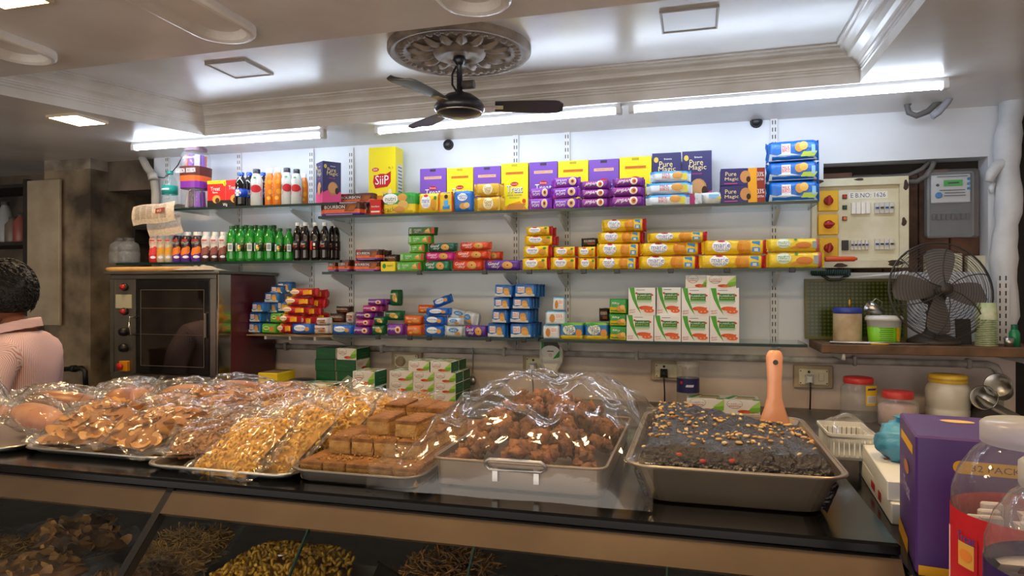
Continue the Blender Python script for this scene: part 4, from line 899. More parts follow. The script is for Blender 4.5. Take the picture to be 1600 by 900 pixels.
# newspaper draped over the shelf end
t = thing('newspaper', 'folded newspaper draped over the end of the left glass shelf', 'newspaper', at(240, 340, YF - .03))
m_news = mat('newsprint', '#cfc3b4', .9, col2='#b9ab9c', vscale=90., detail=8.)
s = px(240, YF)
def news(a, b, k=0):
    x = (a - .5) * 80 * s; w = b * 2 - 1
    z = (18 - 30 * b + 6 * a + 1.2 * math.sin(a * 7 + k)) * s - .03 * k
    y = -.012 * math.sin(b * math.pi) * (1 - .4 * k) + .006 * math.cos(a * 5 + k)
    return (x + k * .03, y + .03 * k, z)
MB().grid(lambda a, b: news(a, b), 20, 12).build('front_sheet', m_news, t)
MB().grid(lambda a, b: (lambda p: (p[0] * .8 + .01 + .02 * b, p[1] + .03, p[2] - 14 * s))(news(a, b, .4)), 16, 8).build('inner_sheet', m_news, t)
MB().grid(lambda a, b: ((a - .5) * 66 * s, .05 + b * .14, 19 * s + .006 * math.sin(a * 6) + .012 * a), 12, 4).build('fold_over_shelf', m_news, t)
cols_ = [('r', -.36 + .16 * c, .9 - i * .05, .13, .014, '#6a6058') for c in range(5) for i in range(14) if not (c in (3,) and 3 < i < 8)] + [('r', .22, .62, .2, .26, '#8a3a2c'), ('t', '40', .2, .62, .1, .14, '#d8c8b8')]
put('newsprint_columns', print_mesh('newsprint_columns', cols_, 1, 1, lambda x, z, l: (lambda p: (p[0], p[1] - .002 - l * .3, p[2]))(news(x + .5, 1 - z))), t)
# ================================================================== right: wooden shelf, meter board, table fan
m_wood = mat('raw_plank', '#7a5b42', .7, col2='#54402f', vscale=9., bump=.3, bscale=30., detail=8.)
ZS = E(-.214)
t = thing('wooden_shelf', 'thick wooden plank shelf carrying the table fan', 'shelf', (XA(1284, 2.88), 2.88, ZS))
W = 1.27 - XA(1284, 2.88)
MB().box(0, W, 0, .31, -.036, 0, b=.003).build('plank', m_wood, t)
for u in (1310, 1590):
    x = at(u, 450, 3.0).x - XA(1284, 2.88); MB().box(x - .006, x + .006, .02, .3, -.062, -.036).lathe([(.007, 0), (.007, .03)], (x, .02, -.062), 8).build('bracket', m_brk, t)
def on(u, Y): return Vector((at(u, 450, Y).x, Y, ZS))
# distribution board
m_cream = mat('cream_enamel', '#dcd9c0', .45, col2='#c9c2a2', vscale=7., bump=.1)
m_rust = mat('chipped_rust', '#4c3a2c', .8, col2='#2b211b', vscale=20.)
a = at(1268, 281, WALL_Y - .03); b = at(1419, 418, WALL_Y - .03)
DX, DZ, DW, DH = a.x, b.z, b.x - a.x, a.z - b.z
t = thing('distribution_board', 'cream electrical distribution board with three red rotary switches', 'switchboard', (DX, WALL_Y + .07, DZ))
fy = -.11
fr = MB(); bw = DW * .09
fr.box(0, DW, fy, 0, 0, bw, b=.002); fr.box(0, DW, fy, 0, DH - bw, DH, b=.002); fr.box(0, DW * .05, fy, 0, bw, DH - bw); fr.box(DW - bw, DW, fy, 0, bw, DH - bw)
fr.build('frame', m_cream, t)
MB().box(DW * .05, DW - bw, fy + .022, 0, bw, DH - bw).build('panel', m_cream, t)
for (cx, cz_, w, h) in ((.02, .06, .1, .08), (.3, .03, .14, .05), (.86, .05, .16, .07), (.95, .5, .05, .1), (.06, .97, .12, .05), (.5, .98, .1, .03), (.97, .9, .05, .12)):
    o = MB().prism([(DW * (cx + w * .5 * math.cos(k) * (1 + .3 * math.sin(k * 3 + cx * 9))), DH * (cz_ + h * .5 * math.sin(k))) for k in [i * .628 for i in range(10)]], fy - .0006, fy + .001).build('paint_chip', m_rust, t)
m_ry = mat('switch_yellow', '#e8b51c', .4); m_red = mat('switch_red', '#a8231f', .35)
for k, zc in enumerate((.755, .49, .225)):
    x0, x1 = DW * .07, DW * .285; z0, z1 = DH * (zc - .115), DH * (zc + .115); xc = (x0 + x1) / 2; zz = (z0 + z1) / 2
    pl = MB().box(x0, x1, fy + .006, fy + .024, z0, z1, b=.003).build('rotary_switch', m_ry, t)
    MB().lathe([(.019, -fy - .006), (.018, -fy + .006), (.006, -fy + .008)], (xc, 0, zz), 20, axis='y').build('dial', m_red, pl)
    ang = (90, 0, 80)[k]
    hb = MB().box(-.021, .021, -.018, 0, -.006, .006, b=.003).build('handle', m_red, pl, (xc, fy - .004, zz), (0, R(-ang), 0))
for k, (c, zc) in enumerate((('#c8282c', .80), ('#1f4a3c', .68), ('#e0662a', .555))):
    x = DW * .355; z = DH * zc
    pl = MB().box(x - .009, x + .009, fy + .014, fy + .024, z - .009, z + .009, b=.001).build('indicator', m_kcap, t); MB().box(x - .006, x + .006, fy + .011, fy + .015, z - .006, z + .006).build('lens', mat('lens_' + c.strip('#'), c, .2), pl)
put('lettering', print_mesh('lettering', [('r', .60, .81, .40, .075, '#e4e2d2'), ('t', 'E B.NO: 1626', .60, .81, .36, .05, '#2a3f8a')], DW, DH, lambda x, z, l: (x, fy + .0215 - l, z)), t)
for (x0, x1, z0, z1, n, c) in ((.42, .62, .60, .73, 4, '#e6e4dc'), (.66, .86, .60, .72, 4, '#c8c6be'), (.41, .60, .20, .31, 5, '#d5d2c6'), (.66, .86, .20, .32, 4, '#d5d2c6')):
    w = (x1 - x0) * DW / n
    for i in range(n):
        xx = x0 * DW + i * w
        br = MB().box(xx + .0006, xx + w - .0006, fy + .008, fy + .024, z0 * DH, z1 * DH, b=.0012).build('breaker', ink(c), t)
        if c != '#e6e4dc': MB().box(xx + w * .2, xx + w * .8, fy + .002, fy + .01, (z0 + z1) / 2 * DH - .003, (z0 + z1) / 2 * DH + .004).build('toggle', ink('#2a4a9a' if i % 2 == 0 else '#3a3a40'), br)
MB().box(.355 * DW - .012, .355 * DW + .014, fy + .008, fy + .024, .2 * DH, .31 * DH, b=.001).build('main_breaker', m_kcap, t)
# electricity meter
a = at(1449, 266, WALL_Y); b = at(1530, 371, WALL_Y)
MWd, MH = b.x - a.x, a.z - b.z
t = thing('electricity_meter', 'clear-cased electricity meter with a green display', 'electricity meter', (a.x, WALL_Y + .075, b.z))
MB().box(MWd * .04, MWd * .96, -.05, 0, MH * .02, MH * .98, b=.008).build('base', mat('meter_grey', '#8d9196', .5), t)
MB().box(MWd * .1, MWd * .86, -.062, -.05, MH * .52, MH * .93, b=.003).build('face', mat('meter_face', '#c9ced2', .4), t)
MB().box(MWd * .34, MWd * .70, -.066, -.06, MH * .76, MH * .85).build('display', mat('lcd_green', '#3fae52', .3), t)
for zc in (.86, .79, .72): MB().lathe([(.006, .062), (.006, .068)], (MWd * .82, 0, MH * zc), 12, axis='y').build('button', mat('meter_blue', '#2f86c4', .4), t)
MB().lathe([(.013, .062), (.013, .068), (.008, .07)], (MWd * .24, 0, MH * .63), 16, axis='y').build('blue_seal', mat('meter_blue', '#2f86c4', .4), t)
MB().lathe([(.006, .062), (.006, .066)], (MWd * .22, 0, MH * .78), 12, axis='y').build('screw', m_slot, t)
put('lettering', print_mesh('lettering', [('r', .5, .70, .5, .012, '#4a4e54'), ('r', .55, .66, .4, .012, '#4a4e54'), ('r', .55, .62, .42, .012, '#4a4e54'), ('r', .52, .805, .22, .02, '#1c3a24'), ('r', .5, .90, .6, .012, '#5a5e64')], MWd, MH, lambda x, z, l: (x, -.0668 - l, z)), t)
for i in range(8): MB().box(MWd * (.12 + i * .095), MWd * (.19 + i * .095), -.06, -.05, MH * .27, MH * .36, b=.002).build('terminal', mat('meter_terminal', '#55585c', .5), t)
MB().box(0, MWd, -.085, -.05, 0, MH, b=.01).build('clear_cover', film('meter_cover', (.93, .94, .95), .12, .2, 25, .05), t)
# cables above the boards
t = thing('cable_bundle', 'grey cables curving over the top of the distribution board', 'cable')
def cab(name, uv, r, m, y=WALL_Y + .02, parent=t):
    MB().tube([tuple(at(u, v, y)) for u, v in uv], r, 8).build(name, m, parent)
m_cg = mat('cable_grey', '#5d5a58', .6); m_cg2 = mat('cable_dark', '#37302c', .6)
cab('cable', [(1300, 283), (1340, 279), (1395, 276), (1420, 274), (1440, 265), (1452, 254)], .010, m_cg, WALL_Y + .03); cab('cable', [(1410, 284), (1432, 284), (1446, 276), (1456, 262), (1460, 252)], .011, m_cg, WALL_Y + .01); cab('cable', [(1290, 290), (1330, 284), (1400, 281), (1424, 281)], .008, m_cg2, WALL_Y + .04)
t2 = thing('ceiling_cable', 'looped grey cable hanging at the end of the right tube light', 'cable')
cab('cable_loop', [(1470, 150), (1446, 152), (1425, 156), (1417, 165), (1420, 176), (1432, 181), (1450, 174), (1462, 163), (1474, 152)], .012, m_cg, WALL_Y - .12, t2)
cab('bracket', [(1490, 142), (1480, 160), (1466, 176), (1456, 182)], .013, mat('dusty_metal', '#8f9198', .5), WALL_Y - .16, t2)
# white plastered column and pipe at right
m_lump = mat('white_lumpy_paint', '#d5d9de', .45, col2='#b4bac2', vscale=5., bump=.5, bscale=9., detail=6.)
def lumpy(u0, u1, v0, v1, Y, r):
    a = at(u0, v0, Y); b = at(u1, v1, Y); pts = []; rs = []
    for i in range(25):
        s_ = i / 24; p = a.lerp(b, s_); pts.append((p.x + .006 * math.sin(s_ * 17), p.y, p.z)); rs.append(r * (1 + .10 * math.sin(s_ * 31) + .06 * math.sin(s_ * 67)))
    return pts, rs
t = thing('painted_pipe', 'thick white painted pipe with lumpy elbow at the right wall end', 'pipe')
p_, r_ = lumpy(1580, 1566, 120, 545, WALL_Y - .045, .045); MB().tube(p_, r_, 14).build('column', m_lump, t)
MB().tube([tuple(at(u, v, WALL_Y - .06)) for u, v in ((1576, 252), (1566, 254), (1556, 262), (1549, 272), (1545, 284))], [.026, .024, .024, .022, .014], 10).build('elbow', m_lump, t)
MB().tube([tuple(at(u, v, WALL_Y - .04)) for u, v in ((1552, 286), (1549, 294), (1550, 302))], [.012, .012, .008], 8).build('drip', m_lump, t)
t = thing('loose_upright', 'loose white slotted rail leaning behind the paper cups', 'shelf rail', (at(1565, 450, 3.1).x, 3.1, ZS))
s = px(1565, 3.1)
MB().box(-8 * s, 8 * s, -.012, 0, 0, 98 * s).build('channel', m_upr, t)
sl = MB()
for i in range(9):
    for sx in (-1, 1): sl.box(sx * 4 * s - .0025, sx * 4 * s + .0025, -.0128, -.0118, .012 + i * .03, .03 + i * .03)
sl.build('slots', m_slot, t)
# table fan
fc = at(1473, 455, 2.97); rf_ = 77 * px(1473, 2.97)
m_iron = mat('old_fan_iron', '#4a4440', .5, metal=.3, var=.3, vscale=20.); m_fbl = mat('fan_blade_grey', '#6d6967', .5, var=.2)
t = thing('table_fan', 'old dark metal table fan with four blades in a wire cage', 'table fan', (fc.x - .01, 2.98, ZS))
base_c = 0
MB().lathe([(.09, 0), (.094, .008), (.088, .018), (.06, .034), (.035, .045), (.028, .06), (.024, .11), (.028, .13), (0, .135)], (-.01, .03, 0), 24, caps=False).build('base', m_iron, t)
hz = fc.z - ZS
MB().tube([(-.01, .035, .10), (-.006, .04, hz * .7), (0, .06, hz)], [.022, .02, .024], 10).build('neck', m_iron, t)
head = bpy.data.objects.new('fan_head', None); COL.objects.link(head); head.parent = t; head.location = (0, 0, hz); head.rotation_euler = (R(-10), 0, R(10))
MB().lathe([(0, -.10), (.03, -.095), (.045, -.07), (.048, -.03), (.04, -.012), (.012, -.008), (.012, .012)], seg=18, axis='y', caps=False).build('motor', m_iron, head)
bm_ = MB()
bm_.grid(lambda a, b: ((a - .5) * rf_ * (.20 + .32 * math.sin(min(1, b * 1.05) * math.pi * .62)) * (1 if b < .85 else math.sqrt(max(.02, 1 - ((b - .85) / .16) ** 2))), -.003 - .022 * (a - .5), .018 + b * rf_ * .80), 8, 12)
bme = bm_.mesh('blade', m_fbl)
for k in range(4): put('blade', bme, head, rot=(0, R(90 * k + 6), 0))
MB().lathe([(.022, .004), (.02, .02), (.012, .03), (0, .032)], seg=16, axis='y', caps=False).build('hub', m_iron, head)
def ringpts(r, y, n=40): return [(r * math.cos(2 * math.pi * i / n), y, r * math.sin(2 * math.pi * i / n)) for i in range(n)]
MB().tube(ringpts(rf_, -.012), .0038, 6, closed=True).build('cage_rim', m_iron, head)
cg = MB()
for k in range(16):
    r = rf_ * (.16 + .80 * k / 15); cg.tube(ringpts(r, -.012 - .045 * math.sqrt(max(0, 1 - (r / rf_) ** 2))), .0011, 4, closed=True)
cg.build('front_wires', m_iron, head)
cg = MB()
for k in range(10):
    r = rf_ * (.3 + .66 * k / 9); cg.tube(ringpts(r, .0 + .06 * math.sqrt(max(0, 1 - (r / rf_) ** 2)), 32), .0011, 4, closed=True)
cg.build('rear_wires', m_iron, head)
for k in range(6):
    an = k * math.pi / 3 + .3
    MB().tube([(r * math.cos(an + .5 * (1 - r / rf_)), -.014 - .045 * math.sqrt(max(0, 1 - (r / rf_) ** 2)), r * math.sin(an + .5 * (1 - r / rf_))) for r in [rf_ * q_ for q_ in (.1, .3, .5, .7, .85, 1.)]], .0022, 5).build('cage_spoke', m_iron, head)
MB().lathe([(.024, .054), (.024, .060), (.0, .062)], seg=16, axis='y', caps=False).build('badge', m_iron, head)
# fuse boxes behind the fan
t = thing('fuse_box', 'cream fuse box on the dark boards behind the fan', 'fuse box', at(1442, 434, WALL_Y + .07))
s = px(1480, WALL_Y)
MB().box(0, 50 * s, -.05, 0, 0, 38 * s, b=.004).build('case', m_cream, t); MB().box(58 * s, 88 * s, -.045, 0, -6 * s, 34 * s, b=.004).build('second_case', m_cream, t)
for x in (10, 24, 38): MB().lathe([(.004, .05), (.004, .052)], (x * s, 0, 30 * s), 8, axis='y').build('screw', m_slot, t)
# framed picture with green checks
a = at(1257, 436, WALL_Y - .03); b = at(1417, 541, WALL_Y - .03)
t = thing('framed_board', 'green and gold checkered framed board leaning on the wall', 'framed board', (a.x, WALL_Y - .025, ZS), rot=(R(-3), 0, 0))
Wd, Hd = b.x - a.x, a.z - ZS
m_chk = bpy.data.materials.new('gold_checks'); m_chk.use_nodes = True
nt = m_chk.node_tree; bs = nt.nodes['Principled BSDF']; tc = nt.nodes.new('ShaderNodeTexCoord'); vo = nt.nodes.new('ShaderNodeTexVoronoi'); vo.inputs['Scale'].default_value = 62; vo.inputs['Randomness'].default_value = 0.
rr = nt.nodes.new('ShaderNodeValToRGB'); rr.color_ramp.elements[0].color = lin('#8f8a34'); rr.color_ramp.elements[1].color = lin('#22330f'); rr.color_ramp.elements[1].position = .6
nt.links.new(tc.outputs['Object'], vo.inputs['Vector']); nt.links.new(vo.outputs['Distance'], rr.inputs[0]); nt.links.new(rr.outputs[0], bs.inputs['Base Color']); bs.inputs['Roughness'].default_value = .2
MB().box(.008, Wd - .008, -.006, 0, .008, Hd - .008).build('checked_panel', m_chk, t)
fr = MB(); fr.box(0, Wd, -.014, 0, 0, .012); fr.box(0, Wd, -.014, 0, Hd - .012, Hd); fr.box(0, .012, -.014, 0, .012, Hd - .012); fr.box(Wd - .012, Wd, -.014, 0, .012, Hd - .012)
fr.build('frame', mat('olive_frame', '#5d5a1e', .35), t)
t = thing('paper_roll', 'white sheet lying on top of the checkered board', 'paper', (at(1310, 434, 3.13).x, 3.13, ZS + Hd + .001))
MB().grid(lambda a, b: (a * .27, b * .05, .02 * a + .012 * math.sin(b * 3) * a), 12, 4).build('sheet', mat('white_paper', '#dfe3e6', .6), t)
t = thing('cable_coil', 'dark green coiled hose hanging below the distribution board', 'hose')
pts = [tuple(at(1268 + 60 * i / 120, 426 + 4.2 * math.sin(i * .9), WALL_Y - .05 + .012 * math.cos(i * .9))) for i in range(121)]
MB().tube(pts, .0045, 5).build('coil', mat('green_black_hose', '#1c3a36', .4), t)
MB().tube([tuple(at(u, v, WALL_Y - .045)) for u, v in ((1284, 430), (1296, 437), (1312, 437), (1326, 430))], .007, 6).build('lower_loop', m_cg2, t)
t = thing('orange_tube', 'orange-red plastic stick lying at the end of the middle shelf', 'stick', at(1289, 405, YF + .12)); L_ = 46 * px(1310, YF + .12)
MB().lathe([(.010, 0), (.0105, .004), (.0105, L_ * .92), (.006, L_ * .95), (.006, L_)], seg=12, axis='x').build('stick', mat('orange_plastic', '#d8562c', .4), t)
# things standing on the plank
s = px(1324, 3.0); p = on(1324, 3.0)
t = thing('cream_jar', 'stained cream jar with a blue lid on the wooden shelf', 'jar', p)
hj = 50 * s
MB().lathe([(0, .001), (19 * s, 0), (20.5 * s, .005), (20.5 * s, hj - .012), (19 * s, hj - .006), (18 * s, hj)], seg=24, caps=False).build('body', mat('cream_plastic', '#d8c6a4', .5, col2='#a8906c', vscale=9., detail=7.), t)
MB().lathe([(20.5 * s, hj - .012), (21 * s, hj - .01), (21 * s, hj + .008), (19 * s, hj + .012), (0, hj + .012)], seg=24, caps=False).build('lid', mat('blue_lid', '#2a3f9a', .4), t)
MB().lathe([(.007, 0), (.005, .012), (.007, .02), (.003, .032)], (.008, 0, hj + .012), 8).build('knob', mat('brass', '#b08a3c', .4, metal=.8), t)
s = px(1381, 2.98); p = on(1381, 2.98)
t = thing('plastic_bucket', 'white plastic tub with a green label on the wooden shelf', 'tub', p); hb = 42 * s
MB().lathe([(0, .001), (20 * s, 0), (21 * s, .004), (24.5 * s, hb - .016), (26.5 * s, hb - .015), (26.5 * s, hb - .004), (25 * s, hb)], seg=28, caps=False).build('tub', mat('white_tub', '#d6d8d6', .4), t)
MB().lathe([(25 * s, hb - .002), (25 * s, hb + .004), (0, hb + .006)], seg=28, caps=False).build('lid', mat('tub_lid', '#c9cdd0', .4), t)
MB().lathe([(21.6 * s, .008), (23.6 * s, hb * .62), (23.8 * s, hb * .62), (21.8 * s, .008)], seg=28, caps=False).build('label', mat('lime_label', '#7fc81e', .4), t)
put('label_print', print_mesh('label_print', [('r', -.05, .86 - i * .12, .5 - .05 * (i % 2), .03, '#2f5a1c') for i in range(7)] + [('r', .4, .5, .14, .8, '#e8a024')], 40 * s, hb * .6, lambda x, z, l: (lambda r_: (r_ * math.sin(x / r_), -r_ * math.cos(x / r_), z + .008))(24.2 * s + l)), t)
t = thing('steel_mug', 'small steel mug tipped on the lid of the white tub', 'mug', (p.x - .035, p.y + .005, p.z + hb + .03), rot=(R(8), R(-62), 0)); s2 = s
MB().lathe([(0, -.028), (.020, -.028), (.024, .028), (.0225, .028), (.019, -.025), (0, -.025)], seg=20, caps=False).build('cup', m_steel, t)
MB().tube([(.02, 0, .02), (.04, 0, .014), (.04, 0, -.014), (.02, 0, -.02)], .0025, 6).build('handle', m_steel, t)
p = on(1365, 2.90); t = thing('steel_rod', 'thin steel rod lying along the front of the wooden shelf', 'rod', (at(1297, 450, 2.9).x, 2.905, ZS + .006)); L_ = 137 * px(1365, 2.9)
MB().lathe([(.006, 0), (.006, L_ * .72), (.0045, L_ * .73), (.004, L_)], seg=10, axis='x').build('rod', m_steel, t)
t = thing('yellow_pencil', 'short yellow pencil stub at the front of the wooden shelf', 'pencil', (at(1361, 450, 2.887).x, 2.889, ZS + .004)); MB().lathe([(.0035, 0), (.0035, .055), (.002, .06), (.0004, .066)], seg=6, axis='x').build('pencil', mat('pencil_yellow', '#d8a81c', .4), t)
# stack of paper cups
s = px(1541, 2.97); p = on(1541, 2.97); t = thing('paper_cup_stack', 'tall stack of pale green paper cups on the wooden shelf', 'paper cups', p)
cupm = MB().lathe([(14.5 * s, 0), (15.4 * s, .001), (15.4 * s, .004), (13 * s, .0045)], seg=20, caps=False).mesh('cup', mat('cup_green', '#9fb878', .6, col2='#c8d0b0', vscale=30.))
for i in range(14): put('cup', cupm, t, (0, 0, .0046 * i * 1.55))
MB().lathe([(15.2 * s, .1), (14.6 * s, .125), (12.6 * s, .165), (12 * s, .165), (13 * s, .1)], seg=20, caps=False).build('cup', mat('cup_print', '#a9c47c', .6, col2='#dfe4d0', vscale=22.), t)
s = px(1565, 2.96); t = thing('steel_tumbler', 'little steel tumbler beside the paper cup stack', 'tumbler', on(1565, 2.96) + Vector((.012, -.03, 0))); MB().lathe([(0, 0), (.014, 0), (.017, .034), (.016, .034), (.013, .002), (0, .002)], seg=16, caps=False).build('cup', m_steel, t)
t = thing('green_bottle', 'small dark green bottle at the right end of the wooden shelf', 'bottle', on(1585, 2.96)); MB().lathe([(0, 0), (.018, 0), (.018, .05), (.012, .062), (.009, .065)], seg=14, caps=False).build('body', mat('teal_bottle', '#1f8a5c', .3), t); MB().lathe([(.011, .064), (.011, .082), (0, .084)], seg=12, caps=False).build('cap', mat('green_cap2', '#12604a', .4), t)
t = thing('slate_tile', 'dark grey tile leaning behind the fan base', 'tile', on(1508, 3.03), rot=(R(-8), 0, 0)); MB().box(-.024, .024, 0, .012, 0, .1, b=.001).build('slab', mat('dark_slate', '#37353a', .6), t); MB().box(-.028, -.024, .001, .011, 0, .1).build('edge', m_cg2, t)

# ================================================================== wall-side worktop and what stands on it
WT = -.52
m_wt = mat('worktop_stone', '#6b625a', .4, col2='#4c453f', vscale=6.)
t = thing('worktop', 'stone worktop along the back wall under the shelves', 'worktop', (-2.95, 2.62, 0))
MB().box(0, 4.2, 0, .57, E(WT) - .04, E(WT), b=.004).build('slab', m_wt, t)
for x in (.05, 1.3, 2.6, 4.05): MB().box(x, x + .1, .08, .56, 0, E(WT) - .04).build('support', m_wall2, t)
ZW = E(WT) + .0005
# sweet boxes: green stack
gsb = 'sweet boxes stacked below the shelves'
y0 = 3.0
for i in range(4):
    zt = 603 - 15.5 * i
    for c, (u0, u1) in enumerate(((492, 523), (525, 556))):
        k = 'sweetbar' if (i == 3 and c == 1) else 'sweetgreen'
        a = at(u0, zt - 15, y0); b = at(u1, zt, y0)
        inst(k, ((a.x + b.x) / 2 + .004 * (i % 2), y0, ZW + .0575 * i), ((b.x - a.x) / PR[k]['L'] * .98, 1 if k == 'sweetgreen' else 1.4, .057 / PR[k]['H']), (0, 0, R(-1.5 * (i % 2))),
             ('dark green sweet box end' if k == 'sweetgreen' else 'white-faced sweet box') + ', %s, %s column of the green stack' % (('bottom layer', 'second layer', 'third layer', 'top layer')[i], ('left', 'right')[c]), gsb)
for (u0, u1, v0, v1, y, zb, lab) in ((470, 517, 602, 622, 2.84, 0, 'white sweet box lying before the green stack'), (551, 584, 622, 644, 2.80, 0, 'sweet box under another, right of the green stack'), (551, 585, 601, 622, 2.82, .072, 'sweet box on top of another, right of the green stack')):
    a = at(u0, v0, y); b = at(u1, v1, y); inst('sweetbar', ((a.x + b.x) / 2, y, ZW + zb), ((b.x - a.x) / .15, 1.3, .07 / .075), (0, 0, 0), lab, gsb)
# big white stack
y0 = 2.86; hb = .048
for i, row in enumerate((((608, 645), (645, 678), (678, 712)), ((608, 645), (645, 678), (678, 712)), ((608, 645), (645, 678), (678, 712)), ((638, 671), (672, 705)))):
    for c, (u0, u1) in enumerate(row):
        for r in range(2):
            a = at(u0, 600, y0); b = at(u1, 600, y0)
            inst('sweetbar', ((a.x + b.x) / 2, y0 + r * .105, ZW + .0 + hb * i), ((b.x - a.x) / .15 * .985, 1, hb / .075 * .99), (0, 0, R(random.uniform(-1, 1))),
                 'small white and green sweet box, %s layer, column %s of the white stack%s' % (('lowest', 'second', 'third', 'top')[i], ('one', 'two', 'three')[c], '' if r == 0 else ', rear'), 'sweet boxes in the big white stack')
for (u0, u1, lab) in ((1073, 1131, 'flat sweet box behind the plum cake, left of two'), (1131, 1188, 'flat sweet box behind the plum cake, right of two')):
    y = 2.95; a = at(u0, 600, y); b = at(u1, 600, y); inst('sweetbar', ((a.x + b.x) / 2, y, ZW), ((b.x - a.x) / .15, 1.3, .06 / .075), (0, 0, 0), lab, gsb)
# ladle hanging
t = thing('hanging_ladle', 'steel ladle hanging on the wall beside the white box stack', 'ladle', at(739, 565, 3.16))
MB().tube([(0, 0, .07), (0, 0, -.06), (0, -.01, -.07)], .0035, 6).build('handle', m_steel, t); MB().ball((0, -.012, -.092), (.024, .018, .024), 12, 8).build('bowl', m_steel, t)
# inverted dispenser
p = at(862, 560, WALL_Y - .06); s = px(862, WALL_Y - .06); t = thing('handwash_dispenser', 'white upside-down dispenser bottle with green label on the wall', 'dispenser', p)
MB().loft([[(x * s, y * .9, z * s) for x, y in ((-w, -.02), (-w * .7, -.03), (w * .7, -.03), (w, -.02), (w, .02), (w * .7, .03), (-w * .7, .03), (-w, .02))] for z, w in ((-27, 9), (-17, 10), (-15, 12), (-6, 17), (0, 18), (27, 18), (28, 17))]).build('bottle', mat('dispenser_white', '#d9d6d2', .35), t)
put('label_print', print_mesh('label_print', [('r', 0, .78, .84, .4, '#4a463e'), ('r', -.36, .7, .12, .5, '#2f9a3c'), ('e', 0, .5, .86, .6, '#e6e4e0'), ('p', [(.1, .1), (.42, .2), (.42, .55)], '#2f9a3c'), ('r', 0, .5, .3, .05, '#3a4a3a'), ('e', 0, .3, .14, .16, '#c84a3c'), ('e', 0, .3, .1, .11, '#e6e4e0')], 34 * s, 30 * s, lambda x, z, l: (x, -.028 - l, z - 3 * s)), t)
MB().box(-.006, .006, -.01, .0, -.12, -27 * s).build('tube', mat('grey_tube', '#8a8580', .5), t); MB().box(-.04, .04, .027, .06, -.01, .04, b=.004).build('wall_bracket', m_whiteplastic, t)
# small jar with blue label
def lathe_jar(name, label, u, Y, zb, prof, bodym, lid=None, lidm=None, cat='jar', seg=24, extra=None):
    t = thing(name, label, cat, (at(u, 450, Y).x, Y, zb)); MB().lathe(prof, seg=seg, caps=False).build('body', bodym, t)
    if lid: MB().lathe(lid, seg=seg, caps=False).build('lid', lidm, t)
    return t
m_clear = film('clear_jar', (.93, .94, .94), .07, .25, 30, .10)
s = px(1075, 3.05)
t = lathe_jar('clear_canister', 'clear canister with a dark blue label beside the black plug', 1075, 3.05, ZW, [(0, 0), (16 * s, 0), (17 * s, .004), (17 * s, .19), (15.5 * s, .195)], m_clear, [(17.4 * s, .185), (17.4 * s, .205), (0, .206)], film('clear_lid', (.9, .9, .92), .1, 0, 30, .2), 'canister')
zl = at(1075, 612, 3.05).z - ZW
MB().lathe([(17.3 * s, zl), (17.3 * s, zl + 22 * s)], seg=24, caps=False).build('label', mat('navy_label', '#23265c', .4), t)
put('label_print', print_mesh('label_print', [('r', .1, .5, .4, .16, '#cfd2e6', .1), ('r', -.35, .72, .14, .2, '#c8302c')], 30 * s, 22 * s, lambda x, z, l: (lambda r_: (r_ * math.sin(x / r_), -r_ * math.cos(x / r_), z + zl))(17.6 * s + l)), t)
# jars at right
m_redlid = mat('red_lid', '#c0322e', .4); m_yl = mat('yellow_lid', '#d8b43a', .4)
Yj = 2.95; s = px(1341, Yj); hj = at(1341, 589, Yj).z - ZW
t = lathe_jar('tall_jar', 'tall empty clear jar with a red lid and yellow label', 1341, Yj, ZW, [(0, 0), (24 * s, 0), (26 * s, .006)] + [((25.6 + .7 * (i % 2)) * s, .02 + i * .018) for i in range(int((hj - .07) / .018))] + [(25 * s, hj - .045), (20 * s, hj - .028), (20 * s, hj - .02)], m_clear, [(21 * s, hj - .024), (21.5 * s, hj - .02), (21.5 * s, hj - .004), (20 * s, hj), (0, hj)], m_redlid)
put('label', print_mesh('label', [('r', .3, .5, .42, 1, '#e0b81e'), ('r', .3, .3, .34, .4, '#d5d2ca'), ('r', .3, .82, .3, .1, '#2a3a7a', .1)] + [('r', .3, .42 - i * .06, .28, .015, '#5a5a5a') for i in range(5)], 52 * s, 30 * s, lambda x, z, l: (lambda r_: (r_ * math.sin(x / r_), -r_ * math.cos(x / r_), z + hj * .40))(27 * s + l)), t)
Yj = 2.86; s = px(1403, Yj); hj = at(1403, 611, Yj).z - ZW
t = lathe_jar('low_jar', 'squat clear jar of powder with a bright red lid', 1403, Yj, ZW, [(0, 0), (27 * s, 0), (29 * s, .01), (29 * s, hj - .05), (25 * s, hj - .03), (21 * s, hj - .024)], m_clear, [(22 * s, hj - .026), (22 * s, hj - .004), (20 * s, hj), (0, hj)], m_redlid)
MB().lathe([(0, .004), (27 * s, .004), (27 * s, hj - .055), (20 * s, hj - .045), (0, hj - .04)], seg=20, caps=False).build('contents', mat('pinkish_powder', '#c8a89a', .9, bump=.5), t)
Yj = 2.95; s = px(1481, Yj); hj = at(1481, 585, Yj).z - ZW
t = lathe_jar('white_jar', 'big cloudy white jar with a yellow lid', 1481, Yj, ZW, [(0, 0), (28 * s, 0), (30 * s, .008), (30 * s, .06), (29 * s, .064), (30 * s, .07), (31 * s, hj - .06), (29 * s, hj - .045), (24 * s, hj - .03), (24 * s, hj - .02)], mat('cloudy_plastic', '#d2ccba', .3, var=.08), [(26 * s, hj - .03), (26.5 * s, hj - .026), (26.5 * s, hj - .006), (24 * s, hj), (0, hj)], m_yl)
MB().lathe([(26.8 * s, hj - .02), (26.8 * s, hj - .012)], seg=24, caps=False).build('lid_band', mat('yellow_dark', '#b8942c', .4), t)
